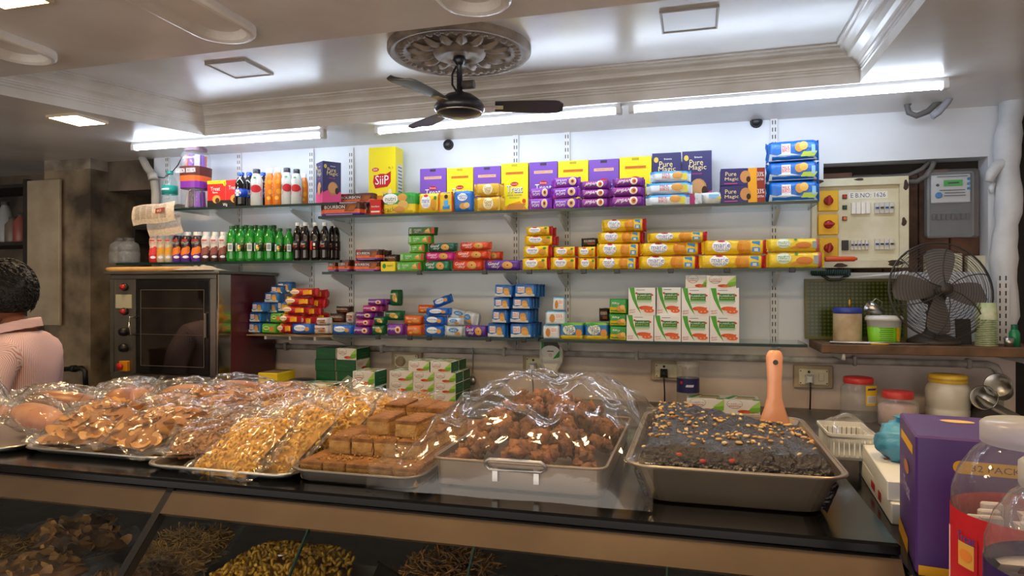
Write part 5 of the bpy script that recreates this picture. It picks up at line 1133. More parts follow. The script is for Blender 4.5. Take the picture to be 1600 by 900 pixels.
for (u, v, rx, ry, lab) in ((1563, 607, 70, 0, 'shiny steel tumbler lying tilted on top of the cup pile'), (1540, 622, 80, 25, 'steel tumbler lying with its dark mouth forward below another')):
    p = at(u, v, 2.9); t = thing('steel_cup', lab, 'tumbler', p, rot=(R(rx), R(ry), R(-30)), group='steel tumblers by the wall')
    MB().lathe([(0, -.05), (.034, -.05), (.044, .05), (.0425, .051), (.032, -.046), (0, -.046)], seg=24, caps=False).build('cup', m_steel, t); MB().lathe([(.043, .047), (.0455, .05), (.043, .053)], seg=24, caps=False).build('rim', m_steel, t)
p = at(1568, 640, 2.92); t = thing('drying_board', 'grey tilted board under the steel tumblers', 'board', p, rot=(R(10), R(28), 0)); MB().box(-.09, .09, -.08, .08, -.01, 0, b=.003).build('board', mat('grey_board', '#8d8a80', .6), t); MB().box(-.085, .085, -.075, .075, -.1, -.011).build('block', m_cg2, t)
# yellow board, carton, plate, screwdriver by the oven
p = at(405, 612, 2.8); t = thing('yellow_board', 'yellow chopping board on the worktop beside the oven', 'chopping board', (XA(352, 2.76), 2.70, ZW)); W = XA(490, 2.72) - XA(352, 2.76)
MB().box(0, W, 0, .30, 0, .045, b=.006).build('board', mat('yellow_plastic', '#d8c41c', .45, var=.12), t); MB().box(.02, .06, .12, .18, .0452, .046).build('handle_slot', mat('yellow_dark', '#b8942c', .4), t)
a = at(407, 574, 2.85); b = at(437, 598, 2.85); zb_ = ZW + .0455
t = thing('yellow_carton', 'small open yellow carton on the yellow board', 'carton', ((a.x + b.x) / 2, 2.83, zb_), R(0)); w = (b.x - a.x) / 2; h = a.z - b.z
MB().box(-w, w, 0, .15, 0, h, b=.002).build('box', mat('card_yellow', '#e0c420', .4), t); MB().box(-w * .92, w * .92, .006, .144, h, h + .001).build('contents', mat('cardboard_brown', '#7a6238', .8), t)
put('lettering', print_mesh('lettering', [('r', -.2, .62, .3, .06, '#3a3a20'), ('r', -.2, .35, .22, .05, '#3a3a20'), ('r', .25, .5, .3, .05, '#3a3a20')], 2 * w, h, lambda x, z, l: (x, -l, z)), t)
t = thing('steel_plate', 'steel dish on the yellow board behind the carton', 'dish', (at(472, 595, 2.92).x, 2.92, zb_)); MB().lathe([(0, 0), (.05, 0), (.058, .01), (.058, .026), (.066, .03), (.064, .033), (.056, .028), (.05, .004), (0, .004)], seg=28, caps=False).build('dish', m_steel, t); MB().lathe([(.060, .034), (.05, .038), (0, .04)], seg=28, caps=False).build('lid', mat('steel_dark', '#6f6b66', .35, metal=1.), t)
t = thing('screwdriver', 'screwdriver with a yellow-green handle on the yellow board', 'screwdriver', at(432, 600, 2.74) * 1, rot=(0, 0, R(10))); t.location.z = zb_ + .012
MB().lathe([(.004, -.03), (.009, -.028), (.010, -.01), (.012, 0), (.012, .06), (.009, .068), (0, .07)], seg=10, axis='x', caps=False).build('handle', mat('yellow_green', '#b8c41c', .4), t); MB().lathe([(.011, -.045), (.012, -.03), (.009, -.022)], seg=10, axis='x').build('collar', mat('green_collar', '#2f7a34', .4), t); MB().lathe([(.003, -.10), (.003, -.04)], seg=8, axis='x').build('shaft', m_steel, t)

# ================================================================== oven
OY = 2.72
ox0, ox1 = XA(172, OY), XA(341, OY); oz0, oz1 = at(341, 598, OY).z, at(341, 424, OY).z
OW, OH, OD = ox1 - ox0, oz1 - oz0, 3.17 - OY
t = thing('baking_oven', 'steel and maroon bakery oven with a dark glass door', 'oven', (ox0, OY, ZW))
zb_ = oz0 - ZW
m_os = mat('oven_steel', '#8f8a82', .32, metal=.9, var=.25, vscale=6.); m_mar = mat('maroon_enamel', '#571c22', .28, col2='#43141b', vscale=3., coat=.3)
m_bsteel = mat('mirror_steel', '#b4b0a6', .12, metal=1.)
cw = OW * .22
MB().box(.01, OW - .01, .02, OD, zb_, zb_ + OH - .006, b=.004).build('body', m_dark, t)
MB().box(OW - .012, OW, .09, OD, zb_, zb_ + OH - .012, b=.003).build('side_panel', m_mar, t)
MB().box(OW - .014, OW + .001, .0, .09, zb_, zb_ + OH - .012, b=.003).build('corner_strip', m_bsteel, t)
MB().box(-.03, OW + .012, -.012, OD + .01, zb_ + OH - .012, zb_ + OH + .004, b=.003).build('top_plate', m_os, t)
fr = MB(); zf0, zf1 = zb_, zb_ + OH - .012
fr.box(0, OW - .012, 0, .03, zf0, zf0 + .03, b=.003); fr.box(0, OW - .012, 0, .03, zf1 - .024, zf1, b=.003); fr.box(0, .02, 0, .03, zf0 + .03, zf1 - .024); fr.box(cw, cw + .022, -.004, .03, zf0 + .03, zf1 - .024); fr.box(OW - .042, OW - .012, -.004, .03, zf0 + .03, zf1 - .024)
fr.build('front_frame', m_os, t)
MB().box(.02, cw, .008, .02, zf0 + .03, zf1 - .024).build('control_panel', m_os, t)
dr = MB().box(cw + .024, OW - .044, -.006, .012, zf0 + .032, zf1 - .026, b=.004).build('door', mat('oven_black', '#0e0d0e', .25, coat=.5), t)
MB().box(cw + .055, OW - .072, -.0085, -.006, zf0 + .07, zf1 - .075, b=.001).build('window', mat('oven_glass', '#15110e', .06, coat=1., col2='#1c1511', vscale=6.), dr)
for q_ in (.42, .66): MB().box(cw + .06, OW - .078, -.0095, -.0085, zf0 + OH * q_, zf0 + OH * q_ + .004).build('rack_line', mat('rack_dim', '#4a3d30', .4), dr)
wl = MB(); wx0, wx1, wz0, wz1 = cw + .055, OW - .072, zf0 + .07, zf1 - .075
for a_ in ((wx0, wx1, wz0, wz0 + .002), (wx0, wx1, wz1 - .002, wz1), (wx0, wx0 + .002, wz0, wz1), (wx1 - .002, wx1, wz0, wz1)): wl.box(a_[0], a_[1], -.0098, -.0085, a_[2], a_[3])
wl.build('window_trim', mat('trim_grey', '#6f6a62', .4), dr)
MB().tube([(cw + .03, -.006, zf0 + OH * .42), (cw + .018, -.04, zf0 + OH * .42), (cw + .018, -.042, zf0 + OH * .58), (cw + .03, -.006, zf0 + OH * .58)], .006, 8).build('handle', m_bsteel, dr)
MB().box(OW - .068, OW - .056, -.02, -.006, zf0 + OH * .40, zf0 + OH * .62, b=.003).build('latch', m_os, dr)
xc = cw * .62
for q_, c in ((.86, 'r'), (.63, 'r'), (.44, 'k'), (.29, 'k')):
    z = zf0 + OH * q_
    pb = MB().lathe([(.019, -.008), (.019, .004), (.014, .006)], (xc, 0, z), 16, axis='y').build('knob_ring', mat('black_plastic', '#16161a', .4), t)
    MB().lathe([(.014, .004), (.013, .016), (0, .018)] if c == 'r' else [(.022, .004), (.018, .02), (0, .022)], (xc, 0, z), 16, axis='y', caps=False).build('knob', m_red if c == 'r' else mat('black_plastic', '#16161a', .4), pb)
z = zf0 + OH * .12; es = MB().box(xc - .022, xc + .028, -.012, .01, z - .026, z + .026, b=.003).build('stop_box', mat('stop_yellow', '#d8941c', .4), t); MB().lathe([(.010, .012), (.010, .02), (.018, .022), (.018, .03), (0, .034)], (xc - .004, 0, z), 16, axis='y', caps=False).build('stop_button', mat('stop_red', '#c8302a', .4), es)
MB().box(.03, cw - .012, .003, .009, zf0 + OH * .66, zf0 + OH * .79, b=.001).build('rating_plate', mat('plate_olive', '#a8a68c', .5), t)
for x in (.03, OW - .03):
    for y in (.04, OD - .04): MB().box(x - .016, x + .016, y - .016, y + .016, 0, zb_ + .002).build('foot', m_dark, t)
ot = ZW + zb_ + OH + .004
t = thing('wooden_rod', 'long yellowish wooden rod lying on top of the oven', 'rod', (ox0 - .05, OY + .03, ot + .011)); MB().lathe([(.010, 0), (.012, .03), (.012, .5), (.010, .52)], seg=12, axis='x').build('rod', mat('pale_wood', '#c49a5c', .6, var=.2, vscale=15.), t)
t = thing('crumpled_cloth', 'crumpled beige cloth lying on the oven top', 'cloth', (XA(312, OY + .05), OY + .05, ot)); nz = noise.noise
MB().grid(lambda a, b: ((a - .5) * .26, (b - .5) * .13, .003 + max(0, math.sin(a * math.pi) * math.sin(b * math.pi)) * (.02 + .018 * nz(Vector((a * 9, b * 7, 1))))), 30, 16).build('cloth', mat('beige_cloth', '#b3a28a', .9, var=.2, vscale=30., bump=.3), t)
# ================================================================== the sales counter
CT = -.38; ZC = E(CT); CX0, CX1, CYF, CYB = -3.4, .298, 1.12, 1.86
m_gran = mat('black_granite', '#060607', .16, spec=.3, col2='#0c0c0e', vscale=60.)
m_strip = mat('brushed_steel', '#86735f', .36, metal=.85, var=.2, vscale=5.)
m_cb = mat('counter_body', '#2c2a2a', .5)
t = thing('display_counter', 'black granite topped display counter with sloping glass front', 'counter')
MB().box(CX0, CX1, CYF, CYB, ZC - .02, ZC, b=.004).build('granite_top', m_gran, t)
JX = [CX0, -2.62, -1.82, -1.016, -.681, -.362, -.042, CX1 - .01]
def sl(x, s0, s1, off=0): return [(x, CYF - s0 + off, ZC - .02 - s0 - off), (x, CYF - s1 + off, ZC - .02 - s1 - off)]
def slope_panel(x0, x1, s0, s1, th=.006):
    k = th * .7071
    return MB().loft([[(x, CYF - s0, ZC - .022 - s0), (x, CYF - s1, ZC - .022 - s1), (x, CYF - s1 + k, ZC - .022 - s1 - k), (x, CYF - s0 + k, ZC - .022 - s0 - k)] for x in (x0, x1)])
for i, (x0, x1) in enumerate(((CX0, -1.024), (-1.008, CX1))):
    slope_panel(x0, x1, 0., .034, .008).build('steel_strip', m_strip, t)
m_cg3 = film('counter_glass', (.93, .96, .94), .02, 0, milky=0, ior=1.4)
for x0, x1 in zip(JX, JX[1:]):
    me = MB(); me.add([(x0 + .002, CYF - .034, ZC - .058), (x1 - .002, CYF - .034, ZC - .058), (x1 - .002, CYF - .34, ZC - .364), (x0 + .002, CYF - .34, ZC - .364)], [(0, 1, 2, 3)])
    me.build('glass_pane', m_cg3, t)
slope_panel(-1.024, -1.008, -.004, .36, .02).build('black_divider', m_blk, t)
for x in JX[4:7]: slope_panel(x - .0015, x + .0015, .034, .34, .006).build('pane_joint', m_edge, t)
MB().box(CX0, CX1, CYF - .36, CYF - .33, ZC - .72, ZC - .36).box(CX0, CX1, CYF - .36, CYB - .03, 0, ZC - .70).build('base', m_cb, t)
MB().box(CX0, CX1, CYB - .03, CYB - .01, ZC - .7, ZC - .02).build('back_panel', m_cb, t)
for x in (CX0, CX1 - .012): MB().box(x, x + .012, CYF + .01, CYB - .03, ZC - .7, ZC - .02).build('end_panel', m_cb, t)
MB().box(CX0 + .012, CX1 - .012, CYF - .18, CYB - .03, ZC - .30, ZC - .29).build('inner_shelf', m_steel, t)
IZ = ZC - .29
# lower side table to the right
t = thing('side_table', 'low dark side table at the right end of the counter', 'table', (0, 0, 0))
ZT = E(-.414)
MB().box(CX1 + .004, 1.25, .45, 1.95, ZT - .03, ZT, b=.003).build('top', m_gran, t)
for x, y in ((CX1 + .03, .5), (1.2, .5), (CX1 + .03, 1.9), (1.2, 1.9)): MB().box(x - .02, x + .02, y - .02, y + .02, 0, ZT - .03).build('leg', m_cb, t)

# ---- trays
m_tray = mat('tray_steel', '#c2beb8', .3, metal=.9, var=.12, vscale=9.)
def rrect(x0, x1, y0, y1, r, z, n=5):
    o = []
    for cx, cy, a0 in ((x1 - r, y1 - r, 0), (x0 + r, y1 - r, 90), (x0 + r, y0 + r, 180), (x1 - r, y0 + r, 270)):
        for i in range(n + 1):
            a = R(a0 + 90 * i / n); o.append((cx + r * math.cos(a), cy + r * math.sin(a), z))
    return o
def tray(name, label, x0, x1, y0, y1, h, flare, m=None, lip=.008, r=.03, z0=None):
    z0 = ZC if z0 is None else z0
    t = thing(name, label, 'tray', ((x0 + x1) / 2, (y0 + y1) / 2, z0)); cx, cy = (x0 + x1) / 2, (y0 + y1) / 2
    def rr_(d, z, rad): return rrect(x0 - cx - d, x1 - cx + d, y0 - cy - d, y1 - cy + d, rad, z)
    MB().loft([rr_(-.004, 0, r), rr_(flare * .2, .004, r), rr_(flare, h, r + .006), rr_(flare + lip, h + .001, r + .012), rr_(flare + lip, h - .003, r + .012), rr_(flare, h - .0015, r + .006)][:5], caps=False).build('pan', m or m_tray, t)
    MB().add(rr_(-.002, .002, r), [tuple(range(24))]).build('pan_floor', m or m_tray, t)
    MB().tube(rr_(flare + lip, h, r + .012), .0028, 6, closed=True).build('rolled_rim', m or m_tray, t)
    return t
tray('shallow_tray', 'shallow steel tray under the bread bags at far left', -1.96, -1.545, 1.20, 1.75, .014, .01)
tray('shallow_tray', 'shallow steel tray under the chip bags', -1.50, -1.125, 1.225, 1.78, .014, .01)
tray('shallow_tray', 'shallow steel tray under the yellow macaroni bags', -1.105, -.785, 1.175, 1.75, .014, .01)
tray('shallow_tray', 'dark edged steel tray holding the sponge cake slices', -.765, -.515, 1.18, 1.72, .026, .008, mat('dull_tray', '#7a726a', .4, metal=.8))
t5 = tray('deep_tray', 'deep steel tray with handle under the brown fried pieces', -.482, -.165, 1.225, 1.72, .055, .006, mat('aluminium', '#94806c', .42, metal=.7, var=.15, vscale=8.), .004, .012)
hp = []
for (x, z) in ((-.05, 0), (-.058, .006), (-.058, .014), (-.05, .02), (.05, .02), (.058, .014), (.058, .006), (.05, 0)): hp.append((x, -.2475 - .012 - .004 * (z > .01), .042 + z))
MB().tube(hp, .003, 6, closed=True).build('handle', m_tray, t5)
for x in (-.04, .04): MB().box(x - .006, x + .006, -.259, -.2475, .018, .046, b=.001).build('handle_lug', m_tray, t5)
t6 = tray('cake_tray', 'large steel baking tray holding the dark plum cake', -.078, .205, 1.235, 1.70, .072, .034, mat('bright_steel', '#a3937f', .32, metal=.8, var=.1), .008, .035)

# ---- plum cake
nz = noise.noise
CXm, CYm = .0635, 1.4675
def cake_top(x, y):
    d = (min(x + .165, .165 - x) , min(y + .245, .245 - y)); e = min(d)
    k = min(1., max(0., e / .022)) ** .4
    z = .056 + .042 * k + .008 * nz(Vector((x * 9, y * 9, 3))) + .007 * nz(Vector((x * 34, y * 34, 1))) + .004 * nz(Vector((x * 80, y * 80, 5)))
    z += .016 * math.exp(-((x + .07) ** 2 + (y - .17) ** 2) / .008)
    cut = 1 / (1 + math.exp(-((x + .01) * 1.0 + (y - .165) * 1.6) * 90))          # the served corner, back right
    return z * (1 - cut) + (.022 + .006 * nz(Vector((x * 25, y * 25, 9)))) * cut
t = thing('plum_cake', 'dark plum cake strewn with nuts, one back corner cut out', 'cake', (CXm, CYm, ZC))
m_cake = mat('plum_cake_crust', '#1d0f12', .30, col2='#0d0709', vscale=40., bump=1., bscale=110., spec=.7, detail=6.)
mb = MB()
mb.grid(lambda a, b: ((a - .5) * .338, (b - .5) * .492, cake_top((a - .5) * .338, (b - .5) * .492)), 90, 120)
def side(fx): mb.grid(fx, 60, 3)
mb.grid(lambda a, b: ((a - .5) * (.30 + .038 * b), -.246 + .02 * (1 - b), .006 + b * (cake_top((a - .5) * .338, -.246) - .006)), 60, 3)
mb.grid(lambda a, b: ((a - .5) * (.30 + .038 * b), .246 - .02 * (1 - b), .006 + b * (cake_top((a - .5) * .338, .246) - .006)), 60, 3)
for sx in (-1, 1): mb.grid(lambda a, b: (sx * (.15 + .019 * b), (a - .5) * .492, .006 + b * (cake_top(sx * .169, (a - .5) * .492) - .006)), 60, 3)
mb.build('cake_body', m_cake, t)
nuts = []
for i in range(5):
    k1, k2 = random.uniform(.7, 1.1), random.uniform(.5, .9)
    nuts.append(MB().ball((0, 0, 0), (.0062 * k1, .0038 * k2, .0028), 7, 5, fn=lambda d: 1 + .25 * nz(d * 2 + Vector((i, 0, 0)))).mesh('nut', mat('nut_%d' % (i % 3), ('#c8a268', '#d9c08c', '#a8783c')[i % 3], .5)))
rn = random.Random(5)
cnt = 0
while cnt < 240:
    x, y = rn.uniform(-.155, .155), rn.uniform(-.235, .24)
    if nz(Vector((x * 14, y * 14, 7))) < -.05 and rn.random() < .85: continue
    if (x + .01) + (y - .165) * 1.6 > -.02: continue
    if y < -.15 and rn.random() < .7: continue
    put('nut', nuts[cnt % 5], t, (x, y, cake_top(x, y) + .0015), (rn.uniform(-.3, .3), rn.uniform(-.3, .3), rn.uniform(0, 6.3)), [rn.uniform(.6, 1.2)] * 3); cnt += 1
for x, y in ((-.09, -.232), (-.05, -.236), (.0, -.235), (-.13, -.225)): MB().ball((x, y, cake_top(x, y) - .006), (.008, .005, .005), 8, 5).build('candied_cherry', mat('cherry', '#9a2c24', .3), t)
# spatula
p = at(1210, 668, 1.66); t = thing('spatula', 'peach plastic spatula standing in the plum cake', 'spatula', (p.x, 1.655, ZC + .018), rot=(R(-4), R(1), R(YAW * .6)))
rows = []
sp = px(1210, 1.66)
for z, w, d in ((0, 27, .004), (20, 25, .004), (40, 22, .005), (58, 16, .006), (75, 11.5, .007), (100, 11, .0075), (125, 12.5, .008), (137, 13, .008), (143, 11, .007), (147, 7, .006)):
    w *= sp; rows.append([(-w, 0, z * sp * 1.02), (-w * .8, -d, z * sp * 1.02), (w * .8, -d, z * sp * 1.02), (w, 0, z * sp * 1.02), (w * .8, d, z * sp * 1.02), (-w * .8, d, z * sp * 1.02)])
so = MB().loft(rows, smooth=True).build('blade_and_handle', mat('peach_plastic', '#d99a78', .3, coat=.2), t)
MB().lathe([(.006, -.0095), (.006, .0095)], (0, 0, 131 * sp), 12, axis='y').build('hanging_hole', m_slot, t)

# ---- sponge cake slices
m_sponge = mat('sponge', '#c79a58', .85, col2='#a9793c', vscale=60., bump=.9, bscale=160., detail=6.); m_crust = mat('sponge_crust', '#8d5f2e', .75, col2='#70461c', vscale=45., bump=.6, bscale=140.)
def slice_mesh(k):
    rd = random.Random(k); w, d, h = .05, .098, .036
    mb = MB()
    def jit(p): return (p[0] + rd.uniform(-.0012, .0012), p[1] + rd.uniform(-.0012, .0012), p[2] + rd.uniform(-.001, .001))
    rings = []
    for z in (0, .002, .012, .022, .0275):
        i = .001 if z in (0,) else 0
        rings.append([jit(p) for p in rrect(-w / 2 + i, w / 2 - i, 0 + i, d - i, .003, z, 2)])
    mb.loft(rings, 0, True)
    cr = MB(); cr.loft([[jit(p) for p in rrect(-w / 2 - .0005, w / 2 + .0005, -.0005, d + .0005, .004, .0275, 2)], [jit(p) for p in rrect(-w / 2, w / 2, 0, d, .004, h - .002, 2)], [jit(p) for p in rrect(-w / 2 + .004, w / 2 - .004, .004, d - .004, .004, h, 2)]], 0, True)
    return mb.mesh('crumb', m_sponge), cr.mesh('crust', m_crust)
SL = [slice_mesh(k) for k in range(4)]
def cake_slice(x, y, z, label, k, rz=0.):
    o = put('cake_slice', SL[k % 4][0], None, (x, y, z), (0, 0, rz)); tag(o, label, 'cake slice', 'sponge cake slices on the tray'); put('crust', SL[k % 4][1], o)
z1 = ZC + .003; z2 = z1 + .0365; z3 = z2 + .0365
cn = ('first', 'second', 'third', 'fourth', 'fifth'); rw = ('front', 'second', 'third', 'fourth', 'rear')
for r in range(5):
    for c in range(5): cake_slice(-.74 + c * .0505, 1.19 + r * .1, z1, 'sponge cake slice in the bottom layer, %s row, %s from the left' % (rw[r], cn[c]), r + c)
for r in range(3):
    for c in range(4): cake_slice(-.712 + c * .0515, 1.252 + r * .101, z2, 'sponge cake slice in the middle layer, %s row, %s from the left' % (rw[r], cn[c]), r + 2 * c, R(-1.5 * (c == 1)))
cake_slice(at(590, 660, 1.285).x, 1.285, z3, 'left of two front sponge slices in the top layer', 1, R(3)); cake_slice(at(633, 660, 1.275).x, 1.275, z3, 'right of two front sponge slices, pale cut side showing', 2, R(-6))
cake_slice(at(622, 650, 1.47).x, 1.45, z3, 'sponge slice at the back of the top layer, left', 3, R(4)); cake_slice(at(655, 650, 1.46).x, 1.44, z3, 'sponge slice at the back of the top layer, middle', 0, R(-2)); cake_slice(at(685, 650, 1.45).x, 1.43, z3, 'sponge slice at the back of the top layer, right under the film', 1)
mb = MB(); rn = random.Random(3)
for i in range(90):
    x, y = rn.uniform(-.735, -.53), rn.uniform(1.2, 1.27); zz = z2 if y < 1.25 else z3
    mb.ball((x, y, zz + .0015), rn.uniform(.001, .003), 5, 3)
tag(mb.build('cake_crumbs', m_sponge), 'scattered sponge crumbs on the cake layers', 'crumbs', kind='stuff')

# ---- brown fried pieces in the deep tray, under a loose clear film
m_fry = [mat('fried_%d' % i, c, .7, col2=c2, vscale=50., bump=.8, bscale=120.) for i, (c, c2) in enumerate((('#8a5528', '#5c3418'), ('#9c6230', '#6d3f1c'), ('#74441f', '#4a2a14')))]
fm = []
for k in range(8):
    rd = Vector((k * 3.1, k * 1.7, 0)); sh = (random.uniform(.8, 1.3), random.uniform(.7, 1.1), random.uniform(.6, .9))
    fm.append(MB().ball((0, 0, 0), tuple(.0165 * q_ for q_ in sh), 14, 9, fn=lambda d: 1 + .6 * nz(d * 1.9 + rd) + .4 * nz(d * 4.5 + rd)).mesh('fried_piece', m_fry[k % 3]))
rn = random.Random(11); cnt = 0
def pile(x, y):
    u_ = (x + .32) / .155; v_ = (y - 1.46) / .24
    return .02 + .115 * max(0, 1 - abs(u_) ** 2.4) ** .8 * max(0, 1 - abs(v_ + .05) ** 2.2) ** .9
while cnt < 290:
    x, y = rn.uniform(-.47, -.177), rn.uniform(1.245, 1.69)
    z = ZC + pile(x, y) - rn.choice((0, 0, 0, .02)) + rn.uniform(-.004, .006)
    o = put('fried_piece', fm[cnt % 8], None, (x, y, max(z, ZC + .02)), (rn.uniform(0, 6), rn.uniform(0, 6), rn.uniform(0, 6)), [rn.uniform(.75, 1.2)] * 3)
    tag(o, 'brown crumbly fried piece heaped in the deep tray under the film', 'snack', 'fried pieces heaped in the deep tray'); cnt += 1
MB().box(-.13, .13, -.11, .11, 0, .001)
t = thing('plastic_film', 'crinkled clear plastic sheet draped over the deep tray', 'plastic sheet', (-.31, 1.46, ZC))
def ridge(p): return 1 - abs(nz(p)) * 2
def film_h(a, b):
    x = (a - .5) * 2; y = (b - .5) * 2
    fx = max(0., 1 - abs(x) ** 2.3) ** .62; fy = max(0., 1 - abs(y) ** 2.6) ** .5
    h = .168 * fx * fy * (1 - .10 * math.exp(-((x - .12) / .12) ** 2)) + .012 * x * fx * fy
    w = fx * fy
    p = Vector((a * 3.0 + .8 * b, b * 2.2, 2.))
    h += (.030 * ridge(p) + .017 * ridge(p * 2.3 + Vector((3, 1, 0))) + .007 * ridge(p * 5)) * (.25 + .75 * w) - .012
    ex = .295; ey = .30
    X = x * ex * (1 + .05 * nz(Vector((a * 4, b * 4, 8)))); Yv = y * ey * (1 + .04 * nz(Vector((a * 4, b * 4, 5))))
    if x > .55: X -= (x - .55) * .12 * (1 if y < .2 else .0); 
    # the sheet may not sink into the heap or the tray
    wx, wy = X - .31, Yv + 1.46
    low = .004
    if -.50 < wx < -.15 and 1.205 < wy < 1.74: low = max(.062, pile(wx, wy) + .026 if -.475 < wx < -.17 else .062)
    if -.80 < wx < -.50 and 1.17 < wy < 1.76: low = max(low, .036 + (.035 if wx < -.52 else .01) * (1 if wy > 1.24 else .3))
    if wx > -.145 and 1.18 < wy < 1.76: low = max(low, .05 + (.03 if wx > -.12 else .0))
    return (X, Yv, max(h, low))
MB().grid(film_h, 110, 110).build('sheet', film('wrap_film', (.99, .99, 1.), .10, .22, 9., .03, 1.65), t)

# ---- bags of snacks
m_bag = film('snack_bag', (.98, .98, .98), .12, .16, 8., .04, 1.5)
def bag_e(x, y): return max(0, 1 - abs(x / .84) ** 3.4) ** .55 * max(0, 1 - abs((y + .10) / .80) ** 3.) ** .6
def bag_mesh(w, l, h, seed):
    mb = MB()
    for sgn in (1, -1):
        def fn(a, b):
            x = (a - .5) * 2; y = (b - .5) * 2; e = bag_e(x, y)
            p = Vector((a * 4 + seed, b * 4, sgn))
            z = sgn * h / 2 * e * (1.12 + .10 * nz(p)) + (.12 * h * ridge(p * 1.3) + .07 * h * ridge(p * 3.1 + Vector((2, 5, 0)))) * (1 - .25 * e)
            if e < .02: z += .5 * h * nz(Vector((a * 3, b * 3, seed + .5)))
            return (x * w / 2 * (1 + .10 * nz(Vector((a * 3, b * 3, seed)))), y * l / 2 * (1 + .08 * nz(Vector((a * 5, seed, b)))), h / 2 + max(z, -h / 2))
        mb.grid(fn, 34, 38)
    return mb.mesh('bag', m_bag)
def scatter(n, w, l, h, make, seed, flat=.9):
    rd = random.Random(seed); mb = MB()
    for i in range(n):
        while True:
            x, y = rd.uniform(-.86, .86), rd.uniform(-.86, .86); e = bag_e(x, y)
            if e > .15: break
        z = h / 2 + rd.choice((1, 1, 1, 1, -1)) * h / 2 * flat * e * rd.uniform(.86, 1)
        make(mb, Vector((x * w / 2 * .95, y * l / 2 * .95, z)), rd)
    return mb
def core(mb, w, l, h, mi=1):
    for sgn in (1, -1):
        mb.grid(lambda a, b: ((a - .5) * w * .79, ((b - .5) * .79 - .05) * l * .95, h / 2 + sgn * h / 2 * .80 * bag_e((a - .5) * 1.66, (b - .5) * 1.58 - .10) * (1 + .12 * nz(Vector((a * 14, b * 14, sgn))))), 24, 24, mi)
def macaroni(mb, p, rd):
    r = rd.uniform(.006, .008); ax = Vector((rd.uniform(-1, 1), rd.uniform(-1, 1), rd.uniform(-1, 1))).normalized(); bx = ax.orthogonal().normalized(); cx = ax.cross(bx)
    mb.tube([tuple(p + bx * r * math.cos(q_) + cx * r * math.sin(q_)) for q_ in (0, .8, 1.6, 2.4, 3.2)], .0033, 5)
def strand(mb, p, rd):
    q = p.copy(); pts = []; d = Vector((rd.uniform(-1, 1), rd.uniform(-1, 1), rd.uniform(-.4, .4))).normalized()
    for i in range(5):
        pts.append(tuple(q)); q = q + d * .007; d = (d + Vector((rd.uniform(-1, 1), rd.uniform(-1, 1), rd.uniform(-.6, .6))) * .6).normalized()
    mb.tube(pts, .0016, 4)
def chip(mb, p, rd):
    r = rd.uniform(.016, .026); M = Matrix.Rotation(rd.uniform(0, 6), 4, 'Z') @ Matrix.Rotation(rd.uniform(-.8, .8), 4, 'X') @ Matrix.Rotation(rd.uniform(-.8, .8), 4, 'Y'); cu = rd.uniform(.25, .5)
    vs = [(0, 0, 0)]; fs = []
    for k in (1, 2):
        for i in range(9):
            a = 2 * math.pi * i / 9; x, y = r * k / 2 * math.cos(a), r * .6 * k / 2 * math.sin(a); vs.append((x, y, cu * x * x / r))
    vs = [tuple(p + (M @ Vector(v))) for v in vs]
    fs = [(0, 1 + i, 1 + (i + 1) % 9) for i in range(9)] + [(1 + i, 10 + i, 10 + (i + 1) % 9, 1 + (i + 1) % 9) for i in range(9)]
    mb.add(vs, fs, 0, True)
m_mac = mat('macaroni_gold', '#d9a532', .45, var=.25, vscale=30.); m_macd = mat('macaroni_deep', '#b98426', .6, bump=.6)
m_sev = mat('sev_gold', '#cf9c4c', .5, var=.25, vscale=40.); m_sevd = mat('sev_deep', '#a87430', .7, bump=.8, bscale=90.)
m_chip = mat('chip_brown', '#cf9a54', .5, col2='#b07a38', vscale=25.); m_chipd = mat('chip_deep', '#93602a', .7, bump=.6)
m_knot = mat('knot_brown', '#9a6a30', .55, col2='#6d4419', vscale=30.)
m_bun = mat('bun_crust', '#7c3f14', .35, col2='#a86a32', vscale=9., bump=.15, bscale=30.); m_bunp = mat('pink_bun', '#9c5a42', .5, col2='#bd8a60', vscale=10.)
BW, BL, BH = .215, .26, .062
KB = {}
def bag_kind(key, make, mats, n, w=BW, l=BL, h=BH, flat=.8):
    KB[key] = []
    for v in range(2):
        mb = scatter(n, w, l, h, make, v * 31 + len(key), flat); core(mb, w, l, h); KB[key].append((bag_mesh(w, l, h, v * 5 + len(key)), mb.mesh('contents', mats)))
bag_kind('mac', macaroni, [m_mac, m_macd], 420, flat=.88); bag_kind('sev', strand, [m_sev, m_sevd], 800, flat=.88); bag_kind('chip', chip, [m_chip, m_chipd], 90, BW * 1.05, BL, .07, .8); bag_kind('knot', macaroni, [m_knot, m_chipd], 300, BW * .9, BL * .8, .055)
KB['bun'] = []; KB['loaf'] = []
for v in range(2):
    mb = MB(); mb.ball((-.02 if v else 0, .0, .04), (.05, .065, .036), 18, 12, 0, fn=lambda d: 1 + .05 * nz(d * 2)); mb.ball((.045, .02, .035), (.035, .05, .03), 14, 10, 1, fn=lambda d: 1 + .06 * nz(d * 2))
    KB['bun'].append((bag_mesh(.21, .23, .088, 3 + v), mb.mesh('buns', [m_bun, m_bunp])))
    mb = MB(); mb.ball((0, .0, .035), (.11, .045, .032), 22, 12, v, fn=lambda d: 1 + .04 * nz(d * 3))
    KB['loaf'].append((bag_mesh(.28, .15, .078, 9 + v), mb.mesh('bread_roll', [m_bunp, m_bun])))
